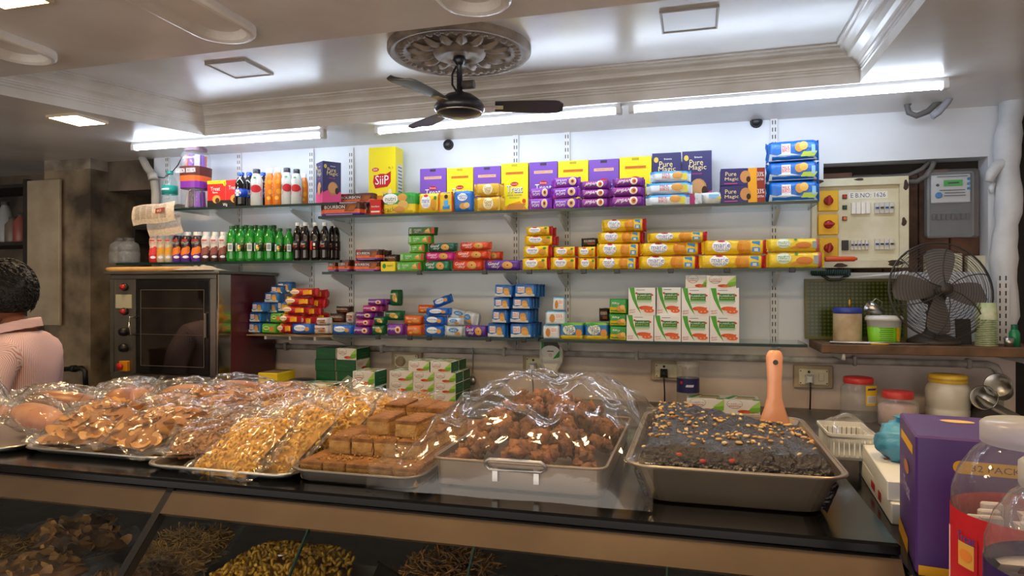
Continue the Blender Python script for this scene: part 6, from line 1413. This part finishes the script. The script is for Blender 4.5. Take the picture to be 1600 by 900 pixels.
def bag(kind, v, x, y, z, rx, ry, rz, label, sc=1.):
    b, c = KB[kind][v % 2]
    if z > -.1:
        k_ = 1 if y < 1.45 else .55
        z, rx = z * (.8 if y < 1.45 else .4) + .004, rx * (.85 if y < 1.45 else .5); sc *= .94 if y < 1.45 else .9
    o = put('snack_bag' if kind not in ('bun', 'loaf') else 'bread_bag', b, None, (x, y, ZC + z), (R(rx), R(ry), R(rz)), (sc, sc, sc)); tag(o, label, 'snack bag' if kind not in ('bun', 'loaf') else 'bread bag', 'clear bags of snacks and bread on the counter trays')
    c_ = put('contents' if kind not in ('bun', 'loaf') else 'bread', c, o)
    if kind in ('mac', 'sev', 'chip', 'knot'): c_['kind'] = 'stuff'
# bread at the left
bag('bun', 0, -1.80, 1.31, .016, 8, 0, 15, 'clear bag with a big orange bun at the front left corner')
bag('loaf', 0, -1.64, 1.36, .02, 10, 6, -12, 'clear bag with a long pink roll lying beside the big bun')
bag('bun', 1, -1.83, 1.55, .02, 12, 0, -10, 'clear bag with buns behind the big bun, far left', 1.)
bag('bun', 0, -1.60, 1.58, .06, 22, -4, 20, 'clear bag with a glossy brown bun on top of the pink roll')
bag('loaf', 1, -1.72, 1.50, .075, 12, 8, 30, 'clear bag with a bread roll laid across the bun bags')
bag('loaf', 0, -1.48, 1.70, .08, 18, -6, -8, 'clear bag with a pale pink loaf in front of the oven')
bag('loaf', 1, -1.36, 1.80, .085, 14, 4, 5, 'clear bag with a loaf at the very back, catching lamp light')
bag('bun', 1, -1.70, 1.72, .03, 14, 0, 40, 'clear bag with buns behind the glossy brown bun')
bag('bun', 0, -1.98, 1.42, .05, 12, 0, 70, 'clear bag with a bun cut off by the left photo edge')
# chips
bag('chip', 0, -1.41, 1.34, .022, 22, 0, 10, 'bag of brown chips, front left of its tray')
bag('chip', 1, -1.22, 1.33, .022, 18, 0, -14, 'bag of brown chips, front right of its tray')
bag('chip', 1, -1.40, 1.53, .04, 18, 0, -8, 'bag of brown chips in the second row, left')
bag('chip', 0, -1.21, 1.52, .045, 18, 0, 16, 'bag of brown chips in the second row, right')
bag('chip', 0, -1.32, 1.66, .07, 15, 0, 80, 'bag of brown chips lying sideways on the rear row')
bag('chip', 1, -1.13, 1.68, .05, 15, 0, -20, 'bag of golden chips behind, before the yellow board')
bag('chip', 1, -1.22, 1.80, .05, 15, 0, 30, 'bag of golden chips at the rear of the chip tray')
# macaroni and sev
bag('knot', 0, -1.06, 1.30, .02, 16, 0, 25, 'small bag of brown knots at the front of the macaroni tray')
bag('mac', 0, -.925, 1.265, .022, 34, -4, -10, 'bag of yellow macaroni leaning forward over the tray edge', .95)
bag('mac', 1, -.85, 1.33, .035, 48, 6, -28, 'bag of yellow macaroni standing behind the front one')
bag('mac', 0, -.80, 1.42, .045, 52, 8, -34, 'bag of yellow macaroni standing next to the cake slices')
bag('mac', 1, -.90, 1.47, .085, 22, 10, -24, 'bag of yellow macaroni lying on top with a bright edge')
bag('sev', 0, -1.02, 1.53, .06, 20, 4, -22, 'bag of fine golden noodles in the middle of the tray')
bag('sev', 1, -.98, 1.69, .075, 16, 6, -10, 'bag of fine golden noodles at the back of the tray')
bag('mac', 0, -.82, 1.60, .085, 20, 8, -26, 'bag of yellow macaroni on top at the back right')
bag('sev', 1, -.80, 1.74, .05, 18, 0, 12, 'bag of fine noodles behind the macaroni, near the sweet boxes')
bag('knot', 1, -1.10, 1.44, .03, 14, 0, -30, 'small bag of pinkish crumbs between chips and noodles')

# ---- inside the glass front
def inner_pile(name, label, x0, x1, y0, y1, h, make, mats, n, cat):
    w, l = x1 - x0, y1 - y0; t = thing(name, label, cat, ((x0 + x1) / 2, (y0 + y1) / 2, IZ)); mb = MB()
    MB().loft([rrect(-w / 2, w / 2, -l / 2, l / 2, .02, 0), rrect(-w / 2 - .01, w / 2 + .01, -l / 2 - .01, l / 2 + .01, .02, .025)], caps=False).add(rrect(-w / 2, w / 2, -l / 2, l / 2, .02, .001), [tuple(range(24))]).build('tray', m_tray, t)
    mb = scatter(n, w * 1.05, l * 1.05, h * 1.4, make, n, .8); mb.ball((0, 0, h * .3), (w * .47, l * .47, h * .62), 16, 8, 1)
    c = mb.build('snack_heap', mats, t); c['kind'] = 'stuff'
inner_pile('display_tray', 'tray heaped with golden macaroni seen through the glass front', -.985, -.70, 1.08, 1.42, .09, macaroni, [m_mac, m_macd], 420, 'snack tray')
inner_pile('display_tray', 'tray heaped with brown noodles behind the third glass pane', -.60, -.38, 1.10, 1.45, .10, strand, [m_knot, m_chipd], 500, 'snack tray')
inner_pile('display_tray', 'tray of dark brown snacks behind the right glass panes', -.33, -.07, 1.08, 1.42, .08, macaroni, [m_fry[2], m_chipd], 260, 'snack tray')
inner_pile('display_tray', 'tray of brown snacks at the far right behind the glass', .0, .28, 1.08, 1.42, .08, chip, [m_fry[0], m_chipd], 90, 'snack tray')
for i, (k, v, x, y, rz, lab) in enumerate((('sev', 0, -1.62, 1.20, 20, 'golden snack bag behind the left glass pane, far left'), ('chip', 1, -1.40, 1.14, -15, 'golden chip bag behind the left glass pane, middle'), ('knot', 0, -1.18, 1.18, 30, 'snack bag behind the left glass pane, beside the black divider'), ('chip', 0, -1.52, 1.36, 60, 'golden chip bag behind the left glass pane, further in'), ('sev', 1, -1.20, 1.38, 10, 'snack bag deep behind the left glass pane'))):
    bag(k, v, x, y, IZ - ZC + .003, 8, 0, rz, lab)
t = thing('steel_sheet', 'bright steel lid leaning inside the display behind the glass', 'lid', (-.655, 1.20, IZ), rot=(R(-30), 0, R(-35))); MB().box(-.005, .16, -.002, .002, 0, .13, b=.001).build('plate', m_bsteel, t); MB().box(-.007, .162, -.006, .002, .126, .132, b=.001).build('folded_edge', m_bsteel, t)

# ---- right end of the counter
a = at(1290, 652, 1.66); s = px(1325, 1.66)
t = thing('plastic_basket', 'white plastic basket under a clear bag beside the cake', 'basket', (at(1327, 700, 1.66).x, 1.70, ZC)); bw, bl, bh = 33 * s, .075, .062
m_wb = mat('white_basket', '#d0d0cc', .4)
MB().loft([rrect(-bw * k, bw * k, -bl * k, bl * k, .012, z) for z, k in ((.002, .88), (.004, .9), (.012, .91))], caps=True).build('floor', m_wb, t)
MB().loft([rrect(-bw * k, bw * k, -bl * k, bl * k, .012, z) for z, k in ((bh - .012, .985), (bh - .006, 1.06), (bh, 1.06), (bh, 1.0), (bh - .012, .97))], caps=False).build('rim', m_wb, t)
slm = MB().box(-.004, .004, -.002, .002, 0, bh - .018, b=.001).mesh('slat', m_wb)
for i in range(9):
    x = -bw * .88 + i * bw * .22
    for sy in (-1, 1): put('slat', slm, t, (x, sy * bl * .92, .008), (R(4 * sy), 0, 0))
for i in range(7):
    y = -bl * .75 + i * bl * .25
    for sx in (-1, 1): put('slat', slm, t, (sx * bw * .92, y, .008), (0, R(4 * sx), R(90)))
MB().grid(lambda a, b: ((a - .5) * bw * 2.0, (b - .5) * bl * 2, bh + .002 + .03 * math.sin(a * math.pi) * math.sin(b * math.pi) * (1 + .5 * nz(Vector((a * 4, b * 4, 1))))), 16, 16).build('clear_cover', m_bag, t)
# white boxes with red print, blue bag, purple carton
t = thing('white_box', 'lower white flat box of the pile beside the purple carton', 'box', (.335, 1.32, ZT), R(-4), 'white flat boxes'); MB().box(0, .17, 0, .36, 0, .038, b=.002).build('box', mat('card_white3', '#dcdedc', .4), t)
put('print', print_mesh('print', [('r', 0, .5, .12, .4, '#b8323a'), ('r', -.2, .5, .08, .5, '#b8323a')], .36, .038, lambda x, z, l: (-l, x + .18, z)), t)
t = thing('white_box', 'upper white flat box with red lettering under the blue bag', 'box', (.331, 1.33, ZT + .0385), R(-5), 'white flat boxes'); MB().box(0, .17, 0, .34, 0, .036, b=.002).build('box', mat('card_white3', '#dcdedc', .4), t)
put('lettering', print_mesh('lettering', [('t', 'A', -.2, .62, .3, .16, '#b8323a'), ('r', -.2, .5, .36, .025, '#b8323a'), ('r', .1, .2, .4, .01, '#8a9a9a')], .17, .34, lambda x, z, l: (x + .085, z, .036 + l)), t)
t = thing('blue_bag', 'crumpled light blue plastic bag beside the purple carton', 'plastic bag', (.405, 1.50, ZT + .075))
t.scale = (.8, .8, .85)
MB().ball((0, 0, .042), (.058, .06, .046), 40, 26, 0, fn=lambda d: (1 + .16 * ridge(Vector((d.x * 2.2 + 4, d.y * 2.2, d.z * .9))) + .07 * ridge(d * 4.) + .03 * nz(d * 9)) * (1 if d.z > -.75 else .92)).build('bag', mat('blue_film', '#4f9cc4', .35, trans=.1, bump=.3), t)
MB().loft([[(r * math.cos(k * .52) * (1 + .25 * math.sin(k * 3)), r * math.sin(k * .52), z) for k in range(12)] for r, z in ((.022, .082), (.012, .090), (.020, .098), (.026, .101))], smooth=True, caps=False).build('knot', mat('blue_film', '#4f9cc4', .35), t)
t = thing('purple_carton', 'large purple wafer carton standing at the right of the counter', 'carton', (.311, 1.10, ZT), R(-9)); cw_, cdp, ch_ = .34, .20, .202
MB().box(0, cw_, 0, cdp, 0, ch_, b=.003).build('box', mat('card_purple_big', '#4c2a74', .38, col2='#432468', vscale=4.), t)
put('printed_front', print_mesh('printed_front', [('r', .36, .80, .40, .09, '#d9a41e'), ('e', .16, .80, .05, .09, '#d9a41e'), ('e', .56, .80, .05, .09, '#d9a41e'), ('t', '32 PACKS INSIDE', .37, .80, .34, .045, '#5a3a10'), ('t', 'Treat', .6, .45, .5, .24, '#e8e4f0'), ('r', .16, .035, .30, .07, '#d9a41e')], cw_, ch_, lambda x, z, l: (x, -l, z)), t)
put('printed_side', print_mesh('printed_side', [('r', .5, .86, .7, .07, '#d9a41e', 0), ('t', 'Treat', .5, .5, .4, .12, '#b9aed0'), ('e', .5, .66, .3, .1, '#a8703c'), ('r', .3, .06, .6, .12, '#d9a41e')], cdp, ch_, lambda x, z, l: (-l, cdp - x, z)), t)
put('printed_top', print_mesh('printed_top', [('e', .22, .72, .14, .14, '#cfae6a'), ('t', 'Treat', .55, .3, .3, .2, '#d9d4e6')], cw_, cdp, lambda x, z, l: (x, z, ch_ + l)), t)
MB().lathe([(.007, .0), (.007, .001)], (.165, 0, ch_ * .44), 12, axis='y').build('hand_hole', m_blk, t)
# big clear jars
m_jar = film('front_jar', (.93, .93, .95), .05, .2, 14, .05)
def big_jar(x, y, r, h, label, lab_cols, red):
    t = thing('sweet_jar', label, 'jar', (x, y, ZT))
    MB().lathe([(0, .002), (r * .9, 0), (r, .008), (r, h * .55), (r * .99, h * .66), (r * .9, h * .76), (r * .72, h * .85), (r * .58, h * .89), (r * .58, h * .905)], seg=36, caps=False).build('body', m_jar, t)
    MB().lathe([(r * .62, h * .895), (r * .63, h * .9), (r * .63, h * .985), (r * .58, h), (0, h)], seg=36, caps=False).build('lid', film('milky_lid', (.85, .85, .85), .2, 0, 20, .28), t)
    MB().lathe([(r * 1.004, .006), (r * 1.004, h * .58)], seg=36, caps=False).build('label', mat('jar_label_' + red.strip('#'), red, .4), t)
    def proj(x_, z, l): return ((r * 1.008 + l) * math.sin(x_ / r), -(r * 1.008 + l) * math.cos(x_ / r), .008 + z)
    put('label_print', print_mesh('label_print', lab_cols, r * 2, h * .56, proj), t)
    mb = MB(); rd = random.Random(int(r * 9000))
    for i in range(70):
        an, q_ = rd.uniform(0, 6.28), math.sqrt(rd.random()) * .86; mb.box(r * q_ * math.cos(an) - .012, r * q_ * math.cos(an) + .012, r * q_ * math.sin(an) - .005, r * q_ * math.sin(an) + .005, h * .5 * rd.random() + .01, h * .5 * rd.random() * .0 + h * .55 * rd.uniform(.5, 1.), rd.randrange(3), b=.002)
    mb.build('wrapped_sweets', [ink('#c9b8b8'), ink('#8a3a34'), ink('#d8d2d0')], t)['kind'] = 'stuff'
big_jar(.388, .935, .082, .256, 'large clear sweet jar with a red label before the purple carton', [('p', [(-.9, 0), (-.55, 0), (-.5, .5), (-.9, .8)], '#e8b8b4'), ('r', -.62, .66, .2, .28, '#b8242c'), ('r', -.62, .64, .15, .2, '#d8a04a'), ('t', 'Treat', -.62, .78, .17, .08, '#2a4a9a'), ('e', -.62, .64, .12, .1, '#e0843c'), ('t', 'Treat', -.56, .3, .2, .12, '#2a4a9a', .2, .3)], '#c0202c')
big_jar(.361, .772, .078, .245, 'large clear sweet jar with a purple label at the right photo edge', [('t', 'Treat', -.5, .5, .4, .16, W_, .1, .1), ('r', -.4, .8, .5, .1, '#8a5ab0')], '#35205a')
MB()
t = thing('red_clip', 'red plastic handle on the rim of the front sweet jar', 'handle', (.380 + .045, .932 - .045, ZT + .222)); MB().box(-.008, .03, -.008, .008, 0, .034, b=.004).build('grip', mat('red_plastic', '#c8362a', .35), t); MB().lathe([(.007, 0), (.007, .016)], (-.008, .008, .018), 10, axis='y').build('pin', m_blk, t)
# ================================================================== left background
t = thing('wall_panel', 'pale stained board panel on the left beside the pillar', 'panel', (XA(47, 3.08), 3.06, at(70, 508, 3.08).z))
W = XA(97, 3.08) - XA(47, 3.08); H = at(70, 282, 3.08).z - at(70, 508, 3.08).z
MB().box(0, W, 0, .02, 0, H, b=.003).build('board', mat('pale_board', '#a59a86', .6, col2='#8f836e', vscale=5., bump=.15, detail=7.), t); MB().box(-.03, 0, .0, .03, 0, H + .01).build('dark_edge', m_dark, t)
t = thing('dark_cabinet', 'dark open shelf cabinet with bottles at the far left', 'cabinet', (-4.6, 3.12, 0))
mb = MB(); cwid = XA(47, 3.12) + 4.6
mb.box(0, cwid, .30, .32, 0, E(.64)); mb.build('back', m_soot, t)
for v in (378, 288, 520): z = at(20, v, 3.12).z; MB().box(0, cwid, 0, .3, z - .02, z).build('shelf_board', m_dark, t)
MB().box(0, cwid, .0, .02, 0, at(20, 600, 3.12).z).build('lower_front', m_dark, t)
zsh = at(20, 378, 3.12).z
for i, (u, c, lab) in enumerate(((8, '#8a8f94', 'dusty clear bottle on the dark shelf, nearest the photo edge'), (20, '#6a6058', 'brown jar on the dark shelf at far left'), (33, '#8a4a44', 'reddish packet jar on the dark shelf, beside the pale panel'))):
    t = thing('shelf_bottle', lab, 'bottle', (XA(u, 3.2), 3.2, zsh)); hh = (.26, .16, .18)[i]
    MB().lathe([(0, 0), (.04, 0), (.042, .01), (.042, hh * .7), (.02, hh * .88), (.018, hh * .92)], seg=16, caps=False).build('body', mat('dusty_%d' % i, c, .4), t); MB().lathe([(.021, hh * .9), (.021, hh), (0, hh)], seg=14, caps=False).build('cap', mat('dusty_cap', '#4a4a4a', .5), t)
t = thing('black_pipe', 'black pipe with elbow low on the pillar', 'pipe'); MB().tube([tuple(at(u, v, 3.07)) for u, v in ((98, 577), (118, 576), (128, 575), (133, 580), (134, 604))], .014, 8).build('pipe', m_blk, t); MB().tube([tuple(at(u, v, 3.07)) for u, v in ((112, 576), (118, 576))], .02, 10).build('joint', m_blk, t)
t = thing('corner_pipe', 'white drain pipe beside the water bottle at the wall end', 'pipe'); MB().tube([tuple(at(u, v, 3.16)) for u, v in ((222, 246), (230, 262), (240, 275), (243, 300), (243, 420))], .022, 10).build('pipe', mat('old_white_pipe', '#b9b4aa', .6, var=.2), t); MB().tube([tuple(at(u, v, 3.14)) for u, v in ((238, 272), (240, 281))], .027, 10).build('collar', m_pipe, t)
t = thing('thin_wire', 'thin dark wire looping from the pipe to the jar', 'wire'); MB().tube([tuple(at(u, v, 3.15)) for u, v in ((244, 276), (256, 278), (268, 270), (278, 258), (284, 246))], .003, 5).build('wire', m_blk, t); MB().tube([tuple(at(u, v, 3.15)) for u, v in ((244, 276), (241, 279))], .005, 5).build('knot', m_blk, t)
for i, (u, v, lab) in enumerate(((172, 346, 'grey plastic mug hanging in the passage, left of two'), (184, 347, 'grey plastic mug hanging in the passage, right of two'))):
    t = thing('hanging_mug', lab, 'mug', at(u, 356, 3.45)); MB().lathe([(0, 0), (.034, 0), (.044, .08), (.042, .08), (.032, .003)], seg=16, caps=False).build('cup', mat('grey_mug', '#8f9296', .5), t); MB().tube([(-.04, 0, .07), (-.065, 0, .06), (-.06, 0, .03), (-.037, 0, .02)], .005, 6).build('handle', mat('grey_mug', '#8f9296', .5), t)
t = thing('passage_shelf', 'dark ledge in the passage under the grey mugs', 'ledge', (-3.34, 3.38, at(180, 357, 3.45).z)); MB().box(0, .33, 0, .3, -.02, 0).build('board', m_dark, t); MB().box(.0, .02, 0, .3, -.1, -.02).build('cleat', m_dark, t)
for i, (u, lab) in enumerate(((206, 'large empty clear water jar behind the milkshakes, right'), (192, 'large empty clear water jar behind the milkshakes, left'))):
    t = thing('water_jar', lab, 'jar', (XA(u, 3.05), 3.03 + .0 * i, UL2), group='water jars'); MB().lathe([(0, 0), (.05, 0), (.055, .01), (.055, .06), (.05, .065), (.055, .07), (.05, .105), (.03, .12), (.022, .128)], seg=20, caps=False).build('body', film('dim_jar', (.7, .74, .78), .1, .3, 20, .12), t); MB().lathe([(.026, .126), (.026, .142), (0, .143)], seg=14, caps=False).build('cap', mat('dusty_cap', '#4a4a4a', .5), t)

# ================================================================== the man at the left
PX, PY = -2.665, 2.11
m_skin = mat('skin', '#7a4a34', .5, var=.1, vscale=12.); m_hair = mat('black_hair', '#14100f', .5, bump=.9, bscale=120., spec=.4)
m_trs = mat('dark_trousers', '#23242c', .8)
m_shirt = bpy.data.materials.new('striped_shirt'); m_shirt.use_nodes = True
nt = m_shirt.node_tree; bs = nt.nodes['Principled BSDF']; tc = nt.nodes.new('ShaderNodeTexCoord'); sp_ = nt.nodes.new('ShaderNodeSeparateXYZ'); ma = nt.nodes.new('ShaderNodeMath'); ma.operation = 'ADD'
mm = nt.nodes.new('ShaderNodeMath'); mm.operation = 'MULTIPLY'; mm.inputs[1].default_value = 170.; fr_ = nt.nodes.new('ShaderNodeMath'); fr_.operation = 'FRACT'; rp = nt.nodes.new('ShaderNodeValToRGB')
rp.color_ramp.elements[0].position = .38; rp.color_ramp.elements[0].color = lin('#c48478'); rp.color_ramp.elements[1].position = .5; rp.color_ramp.elements[1].color = lin('#dcc8c8')
at_ = nt.nodes.new('ShaderNodeAttribute'); at_.attribute_name = 'stripe'
L = nt.links; L.new(at_.outputs['Fac'], mm.inputs[0]); L.new(mm.outputs[0], fr_.inputs[0]); L.new(fr_.outputs[0], rp.inputs[0]); L.new(rp.outputs[0], bs.inputs['Base Color']); bs.inputs['Roughness'].default_value = .8

def skin_fig(name, verts, edges, radii, level=2, root=0):
    me = bpy.data.meshes.new(name); me.from_pydata(verts, edges, []); o = bpy.data.objects.new(name, me); COL.objects.link(o)
    md = o.modifiers.new('skin', 'SKIN'); md.use_smooth_shade = True
    for i, r in enumerate(radii):
        sv = me.skin_vertices[0].data[i]; sv.radius = r if isinstance(r, tuple) else (r, r); sv.use_root = (i == root)
    sb = o.modifiers.new('sub', 'SUBSURF'); sb.levels = level; sb.render_levels = level
    dg = bpy.context.evaluated_depsgraph_get(); dg.update()
    out = bpy.data.meshes.new_from_object(o.evaluated_get(dg)); bpy.data.objects.remove(o); bpy.data.meshes.remove(me)
    return out
# local frame: facing +y, right hand +x, feet at z 0
V = [(0, 0, .93), (0, .0, 1.08), (0, -.01, 1.22), (0, -.015, 1.36), (0, -.005, 1.435), (0, .015, 1.50),
     (.10, 0, .88), (.11, .01, .50), (.11, -.02, .09), (.115, .11, .035),
     (-.10, 0, .88), (-.11, .01, .50), (-.11, -.02, .09), (-.115, .11, .035),
     (.17, -.015, 1.34), (.225, -.02, 1.255), (.25, .0, 1.09), (.22, .17, .98), (.20, .25, .96),
     (-.17, -.015, 1.34), (-.225, -.02, 1.255), (-.25, .0, 1.09), (-.22, .17, .98), (-.20, .25, .96)]
Ed = [(0, 1), (1, 2), (2, 3), (3, 4), (4, 5), (0, 6), (6, 7), (7, 8), (8, 9), (0, 10), (10, 11), (11, 12), (12, 13), (3, 14), (14, 15), (15, 16), (16, 17), (17, 18), (3, 19), (19, 20), (20, 21), (21, 22), (22, 23)]
Rd = [(.14, .105), (.13, .10), (.145, .105), (.13, .09), (.055, .055), (.05, .055), (.085, .085), (.058, .058), (.04, .045), (.04, .03), (.085, .085), (.058, .058), (.04, .045), (.04, .03),
      (.062, .055), (.05, .05), (.042, .042), (.032, .032), (.03, .018), (.062, .055), (.05, .05), (.042, .042), (.032, .032), (.03, .018)]
# fingers
for sx in (1, -1):
    base = 18 if sx > 0 else 23
    for k, (dx, ln) in enumerate(((-.024, .075), (-.008, .085), (.008, .08), (.022, .062))):
        b0 = Vector(V[base]); i0 = len(V)
        V += [tuple(b0 + Vector((dx, .03, 0))), tuple(b0 + Vector((dx * 1.1, .03 + ln * .5, -.008))), tuple(b0 + Vector((dx * 1.1, .03 + ln * .85, -.03)))]
        Ed += [(base, i0), (i0, i0 + 1), (i0 + 1, i0 + 2)]; Rd += [(.009, .009), (.008, .008), (.007, .007)]
    i0 = len(V); b0 = Vector(V[base])
    V += [tuple(b0 + Vector((-sx * .034, -.005, -.005))), tuple(b0 + Vector((-sx * .045, .03, -.02)))]; Ed += [(base, i0), (i0, i0 + 1)]; Rd += [(.011, .011), (.009, .009)]
body = skin_fig('body', V, Ed, Rd)
# head joined into the same mesh
def head_pt(d):
    x, y, z = d.x, d.y, d.z
    k = Vector((x * .077, y * .096, z * .118))
    if z < 0: k.x *= 1 - .28 * z * z; k.y *= 1 - .10 * z * z
    if y > 0: k.y *= 1 + .02 - .10 * max(0, z) ** 2
    if y < 0: k.y *= 1 + .06 * max(0, .4 + z)
    nose = math.exp(-((x / .16) ** 2 + ((z + .12) / .22) ** 2)) * (y > .3); k.y += .022 * nose
    brow = math.exp(-((z - .14) / .09) ** 2) * max(0, y) * (abs(x) < .6); k.y += .005 * brow
    for s_ in (-1, 1): k.y -= .009 * math.exp(-(((x - s_ * .36) / .16) ** 2 + ((z - .02) / .1) ** 2)) * (y > 0)
    k.y += .006 * math.exp(-((x / .3) ** 2 + ((z + .5) / .07) ** 2)) * (y > 0); k.y -= .004 * math.exp(-((x / .3) ** 2 + ((z + .43) / .03) ** 2)) * (y > 0)
    return k
HC = Vector((0, .04, 1.585))
mb = MB()
NS, NR = 36, 28
vs = []
for j in range(NR + 1):
    th = math.pi * j / NR
    for i in range(NS):
        ph = 2 * math.pi * i / NS; d = Vector((math.sin(th) * math.cos(ph), math.sin(th) * math.sin(ph), -math.cos(th))); vs.append(tuple(HC + head_pt(d)))
mb.add(vs, [(j * NS + i, j * NS + (i + 1) % NS, (j + 1) * NS + (i + 1) % NS, (j + 1) * NS + i) for j in range(NR) for i in range(NS)], 0, True)
for s_ in (-1, 1):
    mb.grid(lambda a, b: (HC.x + s_ * (.074 + .014 * math.sin(a * math.pi) * (1 - .5 * b)), HC.y - .005 - .022 * (a - .2) - .01 * b, HC.z - .035 + .062 * b + .006 * math.sin(a * 3)), 6, 8)
    mb.ball((HC.x + s_ * .079, HC.y - .012, HC.z - .005), (.009, .018, .032), 10, 8, 0)
bmh = mb.mesh('h', m_skin)
bm = bmesh.new(); bm.from_mesh(body); bm.from_mesh(bmh); nb = bpy.data.meshes.new('body'); bm.to_mesh(nb); bm.free(); nb.materials.clear(); nb.materials.append(m_skin)
for p_ in nb.polygons: p_.use_smooth = True; p_.material_index = 0
t = thing('person', 'person in a pink striped shirt seen from behind at left', 'person', (PX, PY, -.045), R(118))
put('body', nb, t)
for s_ in (-1, 1): MB().ball((HC.x + s_ * .030, HC.y + .083, HC.z + .004), (.012, .008, .009), 12, 8).build('eye', mat('eye_white', '#d8d2c8', .3), t); MB().ball((HC.x + s_ * .030, HC.y + .090, HC.z + .004), (.005, .003, .005), 8, 6).build('iris', mat('iris', '#1c100c', .2), t)
MB().ball((HC.x, HC.y + .092, HC.z - .058), (.024, .008, .007), 12, 6).build('lips', mat('lips', '#7a4038', .5), t)
# hair: cap over the skull with short tufts
hv = []
def hair_r(d):
    return 1.0
mb = MB(); vs = []; NS, NR = 48, 30
for j in range(NR + 1):
    th = math.pi * j / NR
    for i in range(NS):
        ph = 2 * math.pi * i / NS; d = Vector((math.sin(th) * math.cos(ph), math.sin(th) * math.sin(ph), -math.cos(th)))
        k = head_pt(d); lim = .30 if d.y > .35 else (-.62 + .55 * max(0, d.y + .15))
        f = 1.0 + (.16 + .05 * nz(d * 5)) * max(0., min(1., (d.z - lim + .12) / .3)) if d.z > lim - .12 else .94
        vs.append(tuple(HC + Vector((k.x * f, k.y * f, k.z * (1 + (f - 1) * .9)))))
mb.add(vs, [(j * NS + i, j * NS + (i + 1) % NS, (j + 1) * NS + (i + 1) % NS, (j + 1) * NS + i) for j in range(NR) for i in range(NS)], 0, True)
mb.build('hair', m_hair, t)
hr = MB(); rd = random.Random(4)
for i in range(420):
    while True:
        d = Vector((rd.gauss(0, 1), rd.gauss(0, 1), rd.gauss(0, 1))).normalized()
        if d.z > (.36 if d.y > .35 else (-.5 + .55 * max(0, d.y + .15))): break
    k = head_pt(d); p0 = HC + k * 1.10; tg = Vector((d.z * .3 + rd.uniform(-.4, .4), -.6 + rd.uniform(-.3, .3), -.5 - .3 * d.z)); tg = (tg - d * tg.dot(d)).normalized()
    hr.tube([tuple(p0), tuple(p0 + tg * .014 + d * .008), tuple(p0 + tg * .03 + d * .006)], [.0035, .003, .0008], 4)
hr.build('hair_tufts', m_hair, t)['kind'] = 'stuff'
# shirt and trousers
Vs = [(0, -.005, .90), (0, -.005, 1.08), (0, -.02, 1.22), (0, -.025, 1.36), (0, -.02, 1.43), (.165, -.02, 1.345), (.228, -.022, 1.265), (.252, 0, 1.10), (.232, .10, 1.03), (-.165, -.02, 1.345), (-.228, -.022, 1.265), (-.252, 0, 1.10), (-.232, .10, 1.03)]
Es = [(0, 1), (1, 2), (2, 3), (3, 4), (3, 5), (5, 6), (6, 7), (7, 8), (3, 9), (9, 10), (10, 11), (11, 12)]
Rs = [(.165, .125), (.165, .125), (.172, .132), (.16, .115), (.078, .075), (.082, .075), (.07, .068), (.062, .06), (.052, .05), (.082, .075), (.07, .068), (.062, .06), (.052, .05)]
sm_ = skin_fig('shirt', Vs, Es, Rs); sm_.materials.clear(); sm_.materials.append(m_shirt)
for p_ in sm_.polygons: p_.use_smooth = True; p_.material_index = 0
at_ = sm_.attributes.new('stripe', 'FLOAT', 'POINT')
for i, v in enumerate(sm_.vertices):
    x, y, z = v.co
    at_.data[i].value = math.atan2(x, -y - .02) * .15 if abs(x) < .185 else math.copysign(.3 + math.atan2(y + .02, abs(x) - .235) * .062, x)
put('shirt', sm_, t)
mb = MB()
def collar(a, b):
    an = -math.pi * .5 + (a - .5) * 2 * math.pi * .86; r0 = .066 + .020 * b; zt = 1.455 + .042 * math.sin(b * math.pi * .5) - .04 * (0.5 + .5 * math.sin(an)) - .028 * max(0, b - .55) * 2
    return (r0 * math.cos(an) * 1.05, -.008 + r0 * math.sin(an) * 1.1 + .01, zt if b < .6 else zt - (b - .6) * .06)
co = mb.grid(collar, 30, 8).build('collar', m_shirt, t); at_ = co.data.attributes.new('stripe', 'FLOAT', 'POINT')
for i, v in enumerate(co.data.vertices): at_.data[i].value = v.co.z
Vt = [(0, 0, .95), (.10, 0, .86), (.112, .01, .50), (.112, -.015, .08), (-.10, 0, .86), (-.112, .01, .50), (-.112, -.015, .08)]
tm = skin_fig('trousers', Vt, [(0, 1), (1, 2), (2, 3), (0, 4), (4, 5), (5, 6)], [(.16, .12), (.105, .105), (.08, .08), (.07, .07), (.105, .105), (.08, .08), (.07, .07)]); tm.materials.clear(); tm.materials.append(m_trs)
for p_ in tm.polygons: p_.use_smooth = True; p_.material_index = 0
put('trousers', tm, t)
